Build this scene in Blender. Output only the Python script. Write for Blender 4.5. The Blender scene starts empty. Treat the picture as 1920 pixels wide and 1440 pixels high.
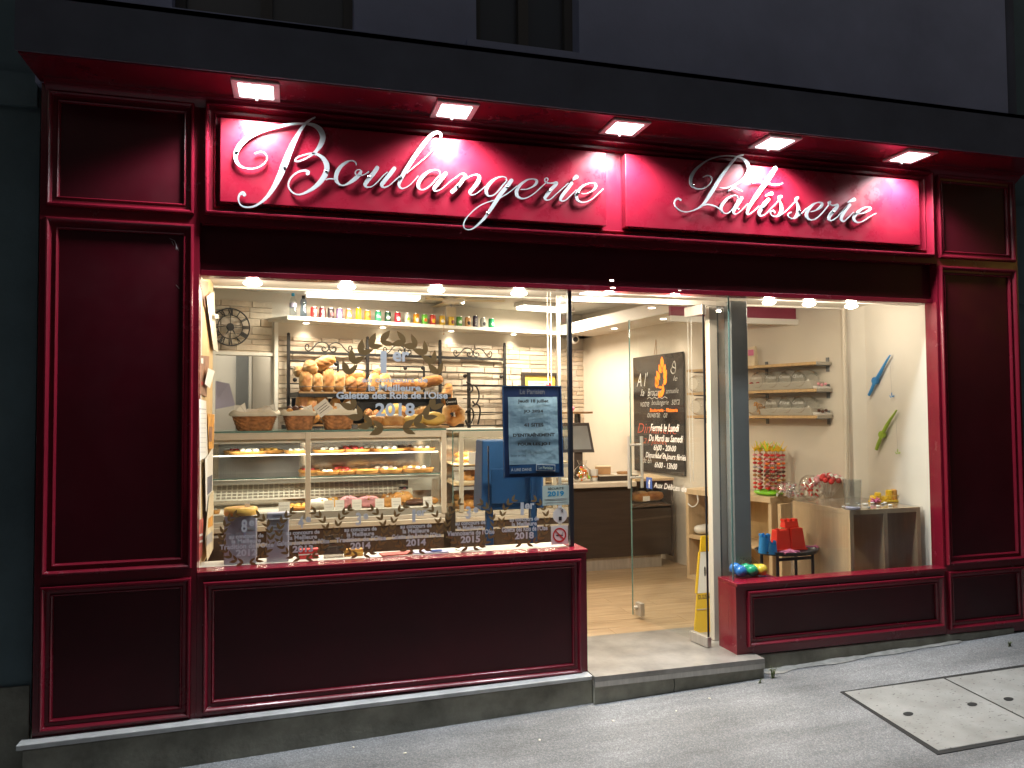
import bpy, math, random
from mathutils import Vector, Matrix
random.seed(7)
S = bpy.context.scene
COL = S.collection
R = math.radians

# ------------------------------------------------------------------ camera, sky, exposure
cam = bpy.data.objects.new('camera', bpy.data.cameras.new('camera'))
COL.objects.link(cam)
S.camera = cam
CAM = Vector((0.0, -4.12, 1.5))
def _axes(yaw, pitch, roll):
    cy, sy, cp, sp = math.cos(yaw), math.sin(yaw), math.cos(pitch), math.sin(pitch)
    f = Vector((sy * cp, cy * cp, sp)); r0 = Vector((cy, -sy, 0)); u0 = r0.cross(f)
    c, s = math.cos(roll), math.sin(roll)
    return r0 * c + u0 * s, u0 * c - r0 * s, f
CR, CU, CF = _axes(R(15.83057), R(2.09061), R(-0.42782))
cam.matrix_world = Matrix(((CR.x, CU.x, -CF.x, CAM.x), (CR.y, CU.y, -CF.y, CAM.y), (CR.z, CU.z, -CF.z, CAM.z), (0, 0, 0, 1)))
cam.data.sensor_width = 36
FOC = 1442.0
cam.data.lens = FOC / 1920 * 36
cam.data.clip_start = 0.05
cam.data.clip_end = 400

W = bpy.data.worlds.new('World'); S.world = W; W.use_nodes = True
nt = W.node_tree; nt.nodes.clear()
wo = nt.nodes.new('ShaderNodeOutputWorld'); bg = nt.nodes.new('ShaderNodeBackground'); sky = nt.nodes.new('ShaderNodeTexSky')
sky.sky_type = 'NISHITA'; sky.sun_disc = False
sky.sun_elevation = R(7.0); sky.sun_rotation = R(200)
sky.ozone_density = 1.2; sky.dust_density = 2.5
bg.inputs['Strength'].default_value = 0.045
hs = nt.nodes.new('ShaderNodeHueSaturation'); hs.inputs['Saturation'].default_value = .55
nt.links.new(sky.outputs[0], hs.inputs['Color']); nt.links.new(hs.outputs[0], bg.inputs[0]); nt.links.new(bg.outputs[0], wo.inputs[0])

S.view_settings.view_transform = 'Standard'
S.view_settings.look = 'None'
S.view_settings.exposure = 0.0
S.view_settings.gamma = 1.0
S.view_settings.use_curve_mapping = False
S.render.engine = 'CYCLES'
cy = S.cycles
cy.use_denoising = True; cy.use_adaptive_sampling = True; cy.adaptive_threshold = .006
cy.max_bounces = 8; cy.diffuse_bounces = 4; cy.glossy_bounces = 4; cy.transmission_bounces = 6; cy.transparent_max_bounces = 24
cy.sample_clamp_indirect = 4.0
cy.caustics_reflective = False; cy.caustics_refractive = False
cy.blur_glossy = 0.5

SIGN_W = 158.0      # sign flood lamps
SPOT_W = 12.0       # window down-lights
TUBE_W = 55.0      # ceiling tubes

# ------------------------------------------------------------------ measuring helpers: a photo point on a plane at its real distance
def ray(px, py): return CF + CR * ((px - 960) / FOC) - CU * ((py - 720) / FOC)
def at_y(px, py, y):
    d = ray(px, py); return CAM + d * ((y - CAM.y) / d.y)
def at_z(px, py, z):
    d = ray(px, py); return CAM + d * ((z - CAM.z) / d.z)
def at_x(px, py, x):
    d = ray(px, py); return CAM + d * ((x - CAM.x) / d.x)
def at_pl(px, py, p, ang):
    d = ray(px, py); n = Vector((-math.sin(ang), math.cos(ang), 0)); q = Vector((p[0], p[1], 0)) - CAM
    q.z = 0; dd = Vector((d.x, d.y, 0))
    return CAM + d * (q.dot(n) / dd.dot(n))
def ground_z(x, y): return -0.172 + 0.035 * x + 0.012 * y
def at_ground(px, py):
    d = ray(px, py); n = Vector((-0.035, -0.012, 1)); p0 = Vector((0, 0, -0.172))
    return CAM + d * ((p0 - CAM).dot(n) / d.dot(n))
def mpp(p): return (Vector(p) - CAM).dot(CF) / FOC      # metres per photo pixel there

# ------------------------------------------------------------------ materials
def sub(n, name): return n.inputs[name]
def mat(name, rgb, rough=0.5, metal=0.0, noise=None, bump=None, spec=None, coat=0.0, emit=None, alpha=None, scale3=None, hue2=None, trans=0.0, rnoise=None):
    m = bpy.data.materials.new(name); m.use_nodes = True
    t = m.node_tree; b = t.nodes['Principled BSDF']
    b.inputs['Base Color'].default_value = (*rgb, 1); b.inputs['Roughness'].default_value = rough; b.inputs['Metallic'].default_value = metal
    if spec is not None: b.inputs['Specular IOR Level'].default_value = spec
    if coat: b.inputs['Coat Weight'].default_value = coat; b.inputs['Coat Roughness'].default_value = 0.1
    if trans: b.inputs['Transmission Weight'].default_value = trans
    if emit: b.inputs['Emission Color'].default_value = (*emit[0], 1); b.inputs['Emission Strength'].default_value = emit[1]
    if alpha is not None: b.inputs['Alpha'].default_value = alpha
    tc = t.nodes.new('ShaderNodeTexCoord'); co = tc.outputs['Object']
    if scale3:
        mp = t.nodes.new('ShaderNodeMapping'); mp.inputs['Scale'].default_value = scale3
        t.links.new(co, mp.inputs[0]); co = mp.outputs[0]
    if noise:
        sc, amt = noise[0], noise[1]
        n = t.nodes.new('ShaderNodeTexNoise'); n.inputs['Scale'].default_value = sc; n.inputs['Detail'].default_value = 6; n.inputs['Roughness'].default_value = 0.62
        t.links.new(co, n.inputs[0])
        mr = t.nodes.new('ShaderNodeMapRange'); mr.inputs[1].default_value = 0.3; mr.inputs[2].default_value = 0.7
        t.links.new(n.outputs[0], mr.inputs[0])
        mx = t.nodes.new('ShaderNodeMix'); mx.data_type = 'RGBA'
        lo = hue2 if hue2 else [c * (1 - amt) for c in rgb]
        hi = [min(1, c * (1 + amt * 0.6)) for c in rgb]
        mx.inputs[6].default_value = (*lo, 1); mx.inputs[7].default_value = (*hi, 1)
        t.links.new(mr.outputs[0], mx.inputs[0]); t.links.new(mx.outputs[2], b.inputs['Base Color'])
    if rnoise:
        n = t.nodes.new('ShaderNodeTexNoise'); n.inputs['Scale'].default_value = rnoise[0]; n.inputs['Detail'].default_value = 9; n.inputs['Roughness'].default_value = .7
        t.links.new(co, n.inputs[0]); mr = t.nodes.new('ShaderNodeMapRange'); mr.inputs[1].default_value = .38; mr.inputs[2].default_value = .68
        mr.inputs[3].default_value = rough - rnoise[1]; mr.inputs[4].default_value = rough + rnoise[1]; t.links.new(n.outputs[0], mr.inputs[0]); t.links.new(mr.outputs[0], b.inputs['Roughness'])
    if bump:
        n = t.nodes.new('ShaderNodeTexNoise'); n.inputs['Scale'].default_value = bump[0]; n.inputs['Detail'].default_value = 5
        t.links.new(co, n.inputs[0])
        bp = t.nodes.new('ShaderNodeBump'); bp.inputs['Strength'].default_value = bump[1]; bp.inputs['Distance'].default_value = bump[2] if len(bump) > 2 else 0.01
        t.links.new(n.outputs[0], bp.inputs['Height']); t.links.new(bp.outputs[0], b.inputs['Normal'])
    return m
def glass_mat(name, tint=(1, 1, 1), refl=1.0, ior=1.5, rough=0.0, dust=0.0):
    m = bpy.data.materials.new(name); m.use_nodes = True; t = m.node_tree; t.nodes.clear()
    o = t.nodes.new('ShaderNodeOutputMaterial'); mix = t.nodes.new('ShaderNodeMixShader')
    tr = t.nodes.new('ShaderNodeBsdfTransparent'); tr.inputs[0].default_value = (*tint, 1)
    gl = t.nodes.new('ShaderNodeBsdfGlossy'); gl.inputs['Roughness'].default_value = rough
    fr = t.nodes.new('ShaderNodeFresnel'); fr.inputs[0].default_value = ior
    ge = t.nodes.new('ShaderNodeNewGeometry'); inv = t.nodes.new('ShaderNodeMath'); inv.operation = 'SUBTRACT'; inv.inputs[0].default_value = 1
    t.links.new(ge.outputs['Backfacing'], inv.inputs[1])
    mu = t.nodes.new('ShaderNodeMath'); mu.operation = 'MULTIPLY'; t.links.new(fr.outputs[0], mu.inputs[0]); t.links.new(inv.outputs[0], mu.inputs[1])
    m2 = t.nodes.new('ShaderNodeMath'); m2.operation = 'MULTIPLY'; m2.inputs[1].default_value = refl; t.links.new(mu.outputs[0], m2.inputs[0])
    t.links.new(m2.outputs[0], mix.inputs[0]); t.links.new(tr.outputs[0], mix.inputs[1]); t.links.new(gl.outputs[0], mix.inputs[2])
    out = mix.outputs[0]
    if dust:
        di = t.nodes.new('ShaderNodeBsdfDiffuse'); di.inputs[0].default_value = (.8, .8, .8, 1)
        nz = t.nodes.new('ShaderNodeTexNoise'); nz.inputs['Scale'].default_value = 2.2; nz.inputs['Detail'].default_value = 8
        tc = t.nodes.new('ShaderNodeTexCoord'); t.links.new(tc.outputs['Object'], nz.inputs[0])
        mr = t.nodes.new('ShaderNodeMapRange'); mr.inputs[1].default_value = .35; mr.inputs[2].default_value = .8; mr.inputs[4].default_value = dust
        t.links.new(nz.outputs[0], mr.inputs[0])
        mm = t.nodes.new('ShaderNodeMixShader'); t.links.new(mr.outputs[0], mm.inputs[0]); t.links.new(out, mm.inputs[1]); t.links.new(di.outputs[0], mm.inputs[2]); out = mm.outputs[0]
    t.links.new(out, o.inputs[0])
    return m

K = {}
K['lacquer'] = mat('burgundy_lacquer', (0.165, 0.007, 0.019), 0.25, noise=(3, .16), bump=(160, .012, .001), spec=.55, rnoise=(5, .04))
K['board'] = mat('crimson_board', (0.200, 0.007, 0.020), 0.34, noise=(4, .08), bump=(160, .012, .001), spec=.34, rnoise=(7, .10))
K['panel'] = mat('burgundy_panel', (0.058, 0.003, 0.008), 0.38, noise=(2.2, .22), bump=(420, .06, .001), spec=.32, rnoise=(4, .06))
K['silver'] = mat('silver_paint', (0.36, 0.38, 0.395), 0.38, metal=.25, noise=(20, .08))
K['screw'] = mat('screw_steel', (0.55, 0.55, 0.57), 0.25, metal=1)
K['lampframe'] = mat('lamp_frame', (0.75, 0.66, 0.66), 0.4)
K['lampglow'] = mat('lamp_glow', (1, 1, 1), 0.4, emit=((1.0, .98, .96), 7.0))
K['bulbglow'] = mat('bulb_glow', (1, .95, .85), 0.4, emit=((1.0, .90, .70), 9.0))
K['tubeglow'] = mat('tube_glow', (1, 1, 1), 0.4, emit=((1.0, .93, .80), 5.0))
K['spotglow'] = mat('spot_glow', (1, 1, 1), 0.4, emit=((1.0, .88, .68), 10.0))
K['chrome'] = mat('chrome', (0.66, 0.64, 0.60), 0.30, metal=.6)
K['steel'] = mat('brushed_steel', (0.50, 0.48, 0.45), 0.36, metal=.6, noise=(40, .15), scale3=(1, 1, .1))
K['alu'] = mat('grey_aluminium', (0.20, 0.212, 0.22), 0.4, metal=.35, noise=(6, .1))
K['whitepaint'] = mat('white_paint', (0.60, 0.56, 0.49), 0.45, noise=(5, .06))
K['blackmetal'] = mat('black_metal', (0.018, 0.02, 0.026), 0.35)
K['concrete'] = mat('concrete', (0.34, 0.33, 0.27), 0.85, noise=(3.5, .55), bump=(45, .35, .01))
K['slab'] = mat('slab_concrete', (0.25, 0.245, 0.225), 0.85, noise=(7, .14), bump=(70, .3, .006))
def fleck_mat():
    m = mat('slab_flecked', (0.25, 0.245, 0.225), 0.85, bump=(70, .3, .006)); t = m.node_tree; b = t.nodes['Principled BSDF']; tc = t.nodes['Texture Coordinate']
    mp = t.nodes.new('ShaderNodeMapping'); mp.inputs['Scale'].default_value = (1, 2.2, 1); mp.inputs['Rotation'].default_value = (0, 0, .4); t.links.new(tc.outputs['Object'], mp.inputs[0])
    n = t.nodes.new('ShaderNodeTexNoise'); n.inputs['Scale'].default_value = 42; n.inputs['Detail'].default_value = 3; t.links.new(mp.outputs[0], n.inputs[0])
    cr = t.nodes.new('ShaderNodeValToRGB'); e = cr.color_ramp.elements; e[0].position = .29; e[0].color = (.10, .10, .10, 1); e[1].position = .36; e[1].color = (1, 1, 1, 1); t.links.new(n.outputs[0], cr.inputs[0])
    n2 = t.nodes.new('ShaderNodeTexNoise'); n2.inputs['Scale'].default_value = 5; n2.inputs['Detail'].default_value = 7; t.links.new(tc.outputs['Object'], n2.inputs[0])
    c2 = t.nodes.new('ShaderNodeValToRGB'); e = c2.color_ramp.elements; e[0].position = .3; e[0].color = (.20, .20, .19, 1); e[1].position = .7; e[1].color = (.29, .292, .285, 1); t.links.new(n2.outputs[0], c2.inputs[0])
    mx = t.nodes.new('ShaderNodeMix'); mx.data_type = 'RGBA'; mx.blend_type = 'MULTIPLY'; mx.inputs[0].default_value = .8; t.links.new(c2.outputs[0], mx.inputs[6]); t.links.new(cr.outputs[0], mx.inputs[7]); t.links.new(mx.outputs[2], b.inputs['Base Color'])
    return m
K['fleck'] = fleck_mat()
K['ledge'] = mat('ledge_metal', (0.62, 0.63, 0.63), 0.42, metal=.3, noise=(6, .25))
K['tread'] = mat('worn_tread', (0.34, 0.325, 0.305), 0.30, metal=.35, noise=(4, .4), bump=(30, .1, .004))
K['mortar'] = mat('mortar', (0.24, 0.235, 0.22), 0.9, noise=(20, .3), bump=(40, .5, .01))
K['upperwall'] = mat('upper_render', (0.42, 0.445, 0.62), 0.9, noise=(1.2, .2), bump=(90, .2, .005))
K['teal'] = mat('neighbour_render', (0.14, 0.20, 0.22), 0.9, noise=(1.1, .35), bump=(60, .3, .006))
K['slate'] = mat('cornice_cover', (0.13, 0.135, 0.175), 0.75, noise=(3, .2))
K['darkwin'] = mat('dark_window', (0.07, 0.075, 0.09), 0.3)
K['shutter'] = mat('shutter', (0.12, 0.11, 0.10), .7)
K['opp'] = mat('opposite_render', (0.22, 0.2, 0.18), 0.9, noise=(.8, .2))
K['cream'] = mat('cream_wall', (0.66, 0.60, 0.51), 0.75, noise=(1.6, .07), bump=(35, .12, .006))
K['toywall'] = mat('pale_wall', (0.73, 0.70, 0.64), 0.75, noise=(2.2, .06), bump=(25, .15, .006))
K['ceil'] = mat('ceiling_white', (0.72, 0.69, 0.63), 0.7, noise=(1, .04))
K['trim'] = mat('white_trim', (0.76, 0.73, 0.67), 0.5)
K['counter'] = mat('dark_laminate', (0.040, 0.028, 0.022), 0.42, noise=(2, .3), scale3=(1, 1, 14))
K['case_base'] = mat('brown_laminate', (0.075, 0.047, 0.032), 0.4, noise=(2, .3), scale3=(14, 1, 1))
K['ctop'] = mat('cream_worktop', (0.66, 0.60, 0.50), 0.35, noise=(8, .06))
K['beech'] = mat('beech', (0.55, 0.36, 0.17), 0.45, noise=(3, .18), scale3=(14, 14, 1))
K['beechL'] = mat('pale_beech', (0.62, 0.46, 0.28), 0.5, noise=(3, .14), scale3=(12, 12, 1))
K['greyend'] = mat('grey_board_end', (0.42, 0.39, 0.33), 0.6)
K['pine'] = mat('yellow_board', (0.62, 0.44, 0.22), 0.55, noise=(3, .16), scale3=(10, 10, 1))
K['glass'] = glass_mat('pane_glass', (.97, .985, .98), 0.85, dust=.012)
K['glassin'] = glass_mat('case_glass', (.985, .995, .99), 0.8)
K['jar'] = glass_mat('jar_glass', (.91, .92, .91), 2.4, rough=.04, dust=.11)
K['edgeglass'] = mat('glass_edge', (.20, .36, .33), .1, trans=.3)
K['plastic'] = glass_mat('plastic_sheet', (.84, .82, .80), 1.3, rough=.12, dust=.16)
K['pet'] = glass_mat('bottle_plastic', (.62, .74, .88), 2.0, rough=.05)
K['petclear'] = glass_mat('clear_bottle', (.86, .90, .92), 2.0, rough=.05)
K['iron'] = mat('wrought_iron', (0.025, 0.023, 0.023), 0.45, metal=.4, bump=(60, .2, .004))
K['clock'] = mat('clock_iron', (0.03, 0.03, 0.032), 0.55)
K['crust'] = mat('bread_crust', (0.52, 0.25, 0.07), 0.6, noise=(9, .45), bump=(30, .5, .01))
K['crustd'] = mat('dark_crust', (0.33, 0.13, 0.035), 0.55, noise=(9, .5), bump=(30, .5, .01))
K['flour'] = mat('floured_crust', (0.70, 0.52, 0.30), 0.8, noise=(14, .35), bump=(40, .4, .008))
K['brioche'] = mat('yellow_bread', (0.62, 0.40, 0.10), 0.5, noise=(7, .3), bump=(25, .3, .01))
def bread_mat(name, face, side, dark):
    m = bpy.data.materials.new(name); m.use_nodes = True; t = m.node_tree; b = t.nodes['Principled BSDF']; b.inputs['Roughness'].default_value = .62
    tc = t.nodes.new('ShaderNodeTexCoord'); sp = t.nodes.new('ShaderNodeSeparateXYZ'); t.links.new(tc.outputs['Generated'], sp.inputs[0])
    n = t.nodes.new('ShaderNodeTexNoise'); n.inputs['Scale'].default_value = 24; n.inputs['Detail'].default_value = 7; n.inputs['Roughness'].default_value = .7; t.links.new(tc.outputs['Object'], n.inputs[0])
    ax = t.nodes.new('ShaderNodeMath'); ax.operation = 'SUBTRACT'; t.links.new(sp.outputs[0], ax.inputs[0]); ax.inputs[1].default_value = .5
    ab = t.nodes.new('ShaderNodeMath'); ab.operation = 'ABSOLUTE'; t.links.new(ax.outputs[0], ab.inputs[0])
    ad = t.nodes.new('ShaderNodeMath'); ad.operation = 'MULTIPLY_ADD'; t.links.new(n.outputs[0], ad.inputs[0]); ad.inputs[1].default_value = .45; t.links.new(ab.outputs[0], ad.inputs[2])
    mr = t.nodes.new('ShaderNodeMapRange'); mr.inputs[1].default_value = .48; mr.inputs[2].default_value = .66; t.links.new(ad.outputs[0], mr.inputs[0])
    n2 = t.nodes.new('ShaderNodeTexNoise'); n2.inputs['Scale'].default_value = 11; n2.inputs['Detail'].default_value = 4; t.links.new(tc.outputs['Object'], n2.inputs[0])
    m0 = t.nodes.new('ShaderNodeMapRange'); m0.inputs[1].default_value = .38; m0.inputs[2].default_value = .66; t.links.new(n2.outputs[0], m0.inputs[0])
    x0 = t.nodes.new('ShaderNodeMix'); x0.data_type = 'RGBA'; x0.inputs[6].default_value = (*face, 1); x0.inputs[7].default_value = (*dark, 1); t.links.new(m0.outputs[0], x0.inputs[0])
    x1 = t.nodes.new('ShaderNodeMix'); x1.data_type = 'RGBA'; t.links.new(mr.outputs[0], x1.inputs[0]); t.links.new(x0.outputs[2], x1.inputs[6]); x1.inputs[7].default_value = (*side, 1)
    t.links.new(x1.outputs[2], b.inputs['Base Color'])
    bp = t.nodes.new('ShaderNodeBump'); bp.inputs['Strength'].default_value = .6; bp.inputs['Distance'].default_value = .012; t.links.new(n.outputs[0], bp.inputs['Height']); t.links.new(bp.outputs[0], b.inputs['Normal'])
    return m
K['crust'] = bread_mat('golden_loaf', (.50, .23, .055), (.60, .40, .19), (.30, .105, .022))
K['crustd'] = bread_mat('dark_loaf', (.42, .17, .04), (.46, .25, .09), (.22, .075, .018))
K['flour'] = bread_mat('floured_loaf', (.54, .28, .085), (.68, .53, .34), (.36, .15, .04))
K['wicker'] = mat('wicker', (0.44, 0.18, 0.06), 0.55, noise=(25, .6), bump=(80, .3, .004))
K['cloth'] = mat('liner_cloth', (0.74, 0.69, 0.58), 0.8, noise=(12, .1))
K['paper'] = mat('white_paper', (0.76, 0.74, 0.70), 0.7)
K['papery'] = mat('cream_paper', (0.70, 0.60, 0.42), 0.7, noise=(8, .15))
K['paperb'] = mat('printed_brown', (0.30, 0.15, 0.09), 0.6, noise=(22, .6))
K['paperr'] = mat('printed_red', (0.55, 0.10, 0.08), 0.6, noise=(26, .5))
K['papero'] = mat('printed_orange', (0.70, 0.34, 0.06), 0.6, noise=(22, .5))
K['lilac'] = mat('lilac_paper', (0.47, 0.45, 0.62), 0.7)
K['lilacbox'] = mat('lilac_plastic', (0.50, 0.47, 0.53), 0.45, noise=(2.5, .12))
K['bluemetal'] = mat('blue_metal', (0.012, 0.062, 0.175), 0.4, noise=(4, .15))
K['bluedeep'] = mat('poster_blue', (0.006, 0.022, 0.085), 0.4)
K['bluepaper'] = mat('poster_paper', (0.19, 0.30, 0.40), 0.6, noise=(9, .12), bump=(8, .5, .02))
K['ink'] = mat('black_ink', (0.012, 0.012, 0.014), 0.6)
K['decal'] = mat('pale_vinyl', (0.62, 0.64, 0.68), 0.6)
K['leaf'] = mat('gold_vinyl', (0.20, 0.12, 0.042), 0.55)
K['white'] = mat('white_plastic', (0.78, 0.77, 0.74), 0.4)
K['red'] = mat('red_plastic', (0.68, 0.035, 0.02), 0.35)
K['redmatte'] = mat('red_print', (0.55, 0.03, 0.03), 0.55)
K['bluetoy'] = mat('blue_plastic', (0.03, 0.24, 0.60), 0.35)
K['pink'] = mat('pink_plastic', (0.62, 0.16, 0.30), 0.45)
K['green'] = mat('green_plastic', (0.30, 0.46, 0.04), 0.4)
K['lime'] = mat('lime_foil', (0.22, 0.62, 0.03), 0.35)
K['yellow'] = mat('yellow_plastic', (0.75, 0.48, 0.02), 0.4)
K['ballblue'] = mat('blue_ball', (0.03, 0.15, 0.45), 0.25)
K['ballgreen'] = mat('green_ball', (0.02, 0.30, 0.16), 0.25)
K['ballyellow'] = mat('yellow_ball', (0.60, 0.45, 0.05), 0.25)
K['orange'] = mat('orange_vinyl', (0.80, 0.17, 0.012), 0.5)
K['fbblue'] = mat('blue_vinyl', (0.05, 0.10, 0.33), 0.5)
K['chalkboard'] = mat('blackboard', (0.022, 0.018, 0.018), 0.12)
K['chalk'] = mat('chalk_white', (0.62, 0.60, 0.56), 0.9)
K['chalkred'] = mat('chalk_red', (0.50, 0.10, 0.06), 0.9)
K['burg'] = mat('burgundy_band', (0.26, 0.035, 0.07), 0.5)
K['gold'] = mat('yellow_card', (0.70, 0.48, 0.10), 0.5)
K['sticker'] = mat('pale_green_sticker', (0.50, 0.60, 0.55), 0.5)
K['cyan'] = mat('cyan_print', (0.02, 0.28, 0.52), 0.5)
K['tart'] = mat('tart_shell', (0.55, 0.27, 0.07), 0.6, noise=(16, .4), bump=(60, .4, .004))
K['custard'] = mat('custard', (0.80, 0.46, 0.10), 0.35, noise=(10, .35))
K['meringue'] = mat('meringue', (0.80, 0.76, 0.68), 0.5, noise=(12, .12), bump=(25, .4, .01))
K['choc'] = mat('chocolate', (0.085, 0.03, 0.015), 0.4, noise=(12, .4), bump=(50, .5, .006))
K['rose'] = mat('pink_icing', (0.72, 0.33, 0.37), 0.4, noise=(12, .25), bump=(40, .4, .006))
K['fruit'] = mat('red_fruit', (0.45, 0.05, 0.05), 0.25, noise=(30, .6))
K['pastry'] = mat('glazed_pastry', (0.66, 0.33, 0.09), 0.35, noise=(14, .5), bump=(40, .5, .008))
K['rib'] = mat('ribbed_panel', (0.42, 0.41, 0.41), 0.35, noise=(2, .1))
K['mirror'] = mat('tinted_mirror', (0.72, 0.67, 0.60), 0.14, metal=.75)
K['innerwhite'] = mat('case_white', (0.70, 0.66, 0.58), 0.4)
K['casegrey'] = mat('case_grey', (0.48, 0.47, 0.43), 0.4, metal=.2)
K['slot'] = mat('slot_dark', (0.30, 0.265, 0.22), 0.7)
K['led'] = mat('red_led', (0.3, 0, 0), .4, emit=((1, .05, .1), 1.2))
K['grass'] = mat('weed_green', (0.09, 0.11, 0.045), 0.8)
K['wrap'] = glass_mat('cellophane', (.95, .95, .95), 3.5, rough=.08)
K['wood'] = mat('box_wood', (0.42, 0.24, 0.11), 0.6, noise=(6, .3))
K['rubber'] = mat('black_rubber', (0.012, 0.012, 0.012), .8)
K['grey'] = mat('grey_plastic', (0.25, 0.25, 0.25), .5)

def stone_mat(i, rgb): return mat('stone_cladding_%d' % i, rgb, 0.85, noise=(7, .22), bump=(22, .55, .012))
STONE = [stone_mat(i, c) for i, c in enumerate([(0.56, 0.47, 0.37), (0.50, 0.40, 0.30), (0.62, 0.54, 0.44), (0.45, 0.36, 0.28), (0.58, 0.50, 0.42)])]

def plank_mat():
    m = bpy.data.materials.new('oak_vinyl'); m.use_nodes = True; t = m.node_tree; b = t.nodes['Principled BSDF']
    tc = t.nodes.new('ShaderNodeTexCoord'); mp = t.nodes.new('ShaderNodeMapping'); mp.inputs['Scale'].default_value = (1.2, 14, 1)
    oi = t.nodes.new('ShaderNodeObjectInfo'); ad = t.nodes.new('ShaderNodeVectorMath'); ad.operation = 'ADD'
    cm = t.nodes.new('ShaderNodeCombineXYZ'); ml = t.nodes.new('ShaderNodeMath'); ml.operation = 'MULTIPLY'; ml.inputs[1].default_value = 30
    t.links.new(oi.outputs['Random'], ml.inputs[0]); t.links.new(ml.outputs[0], cm.inputs[0]); t.links.new(ml.outputs[0], cm.inputs[1])
    t.links.new(tc.outputs['Object'], mp.inputs[0]); t.links.new(mp.outputs[0], ad.inputs[0]); t.links.new(cm.outputs[0], ad.inputs[1])
    n = t.nodes.new('ShaderNodeTexNoise'); n.inputs['Scale'].default_value = 2.4; n.inputs['Detail'].default_value = 7; n.inputs['Distortion'].default_value = .8
    t.links.new(ad.outputs[0], n.inputs[0])
    cr = t.nodes.new('ShaderNodeValToRGB'); cr.color_ramp.elements[0].position = .3; cr.color_ramp.elements[0].color = (.27, .185, .105, 1)
    cr.color_ramp.elements[1].position = .7; cr.color_ramp.elements[1].color = (.42, .305, .185, 1)
    t.links.new(n.outputs[0], cr.inputs[0]); t.links.new(cr.outputs[0], b.inputs['Base Color'])
    b.inputs['Roughness'].default_value = .42
    return m
K['oak'] = plank_mat()

def asphalt_mat():
    m = bpy.data.materials.new('pavement_asphalt'); m.use_nodes = True; t = m.node_tree; b = t.nodes['Principled BSDF']
    tc = t.nodes.new('ShaderNodeTexCoord')
    v = t.nodes.new('ShaderNodeTexVoronoi'); v.inputs['Scale'].default_value = 190; t.links.new(tc.outputs['Object'], v.inputs[0])
    v2 = t.nodes.new('ShaderNodeTexNoise'); v2.inputs['Scale'].default_value = 1.7; v2.inputs['Detail'].default_value = 6; t.links.new(tc.outputs['Object'], v2.inputs[0])
    cr = t.nodes.new('ShaderNodeValToRGB'); e = cr.color_ramp.elements
    e[0].position = .15; e[0].color = (.135, .140, .148, 1); e[1].position = .97; e[1].color = (.29, .293, .30, 1)
    q = e.new(.6); q.color = (.19, .195, .204, 1)
    t.links.new(v.outputs['Color'], cr.inputs[0])
    mr = t.nodes.new('ShaderNodeMapRange'); mr.inputs[1].default_value = .3; mr.inputs[2].default_value = .72; mr.inputs[3].default_value = .72; mr.inputs[4].default_value = 1.25
    t.links.new(v2.outputs[0], mr.inputs[0])
    mx = t.nodes.new('ShaderNodeMix'); mx.data_type = 'RGBA'; mx.blend_type = 'MULTIPLY'; mx.inputs[0].default_value = 1
    t.links.new(cr.outputs[0], mx.inputs[6]); t.links.new(mr.outputs[0], mx.inputs[7]); t.links.new(mx.outputs[2], b.inputs['Base Color'])
    b.inputs['Roughness'].default_value = .8
    mp = t.nodes.new('ShaderNodeMapping'); mp.inputs['Scale'].default_value = (.55, 2.6, 1); mp.inputs['Rotation'].default_value = (0, 0, -.05); t.links.new(tc.outputs['Object'], mp.inputs[0])
    n3 = t.nodes.new('ShaderNodeTexNoise'); n3.inputs['Scale'].default_value = 1.4; n3.inputs['Detail'].default_value = 8; n3.inputs['Roughness'].default_value = .62; t.links.new(mp.outputs[0], n3.inputs[0])
    m3 = t.nodes.new('ShaderNodeMapRange'); m3.inputs[1].default_value = .36; m3.inputs[2].default_value = .62; m3.inputs[3].default_value = .66; m3.inputs[4].default_value = 1.12; t.links.new(n3.outputs[0], m3.inputs[0])
    mx2 = t.nodes.new('ShaderNodeMix'); mx2.data_type = 'RGBA'; mx2.blend_type = 'MULTIPLY'; mx2.inputs[0].default_value = 1; t.links.new(mx.outputs[2], mx2.inputs[6]); t.links.new(m3.outputs[0], mx2.inputs[7]); t.links.new(mx2.outputs[2], b.inputs['Base Color'])
    bp = t.nodes.new('ShaderNodeBump'); bp.inputs['Strength'].default_value = .9; bp.inputs['Distance'].default_value = .008
    n2 = t.nodes.new('ShaderNodeTexNoise'); n2.inputs['Scale'].default_value = 60; n2.inputs['Detail'].default_value = 6; t.links.new(tc.outputs['Object'], n2.inputs[0])
    t.links.new(n2.outputs[0], bp.inputs['Height']); t.links.new(bp.outputs[0], b.inputs['Normal'])
    return m
K['asphalt'] = asphalt_mat()

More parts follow.
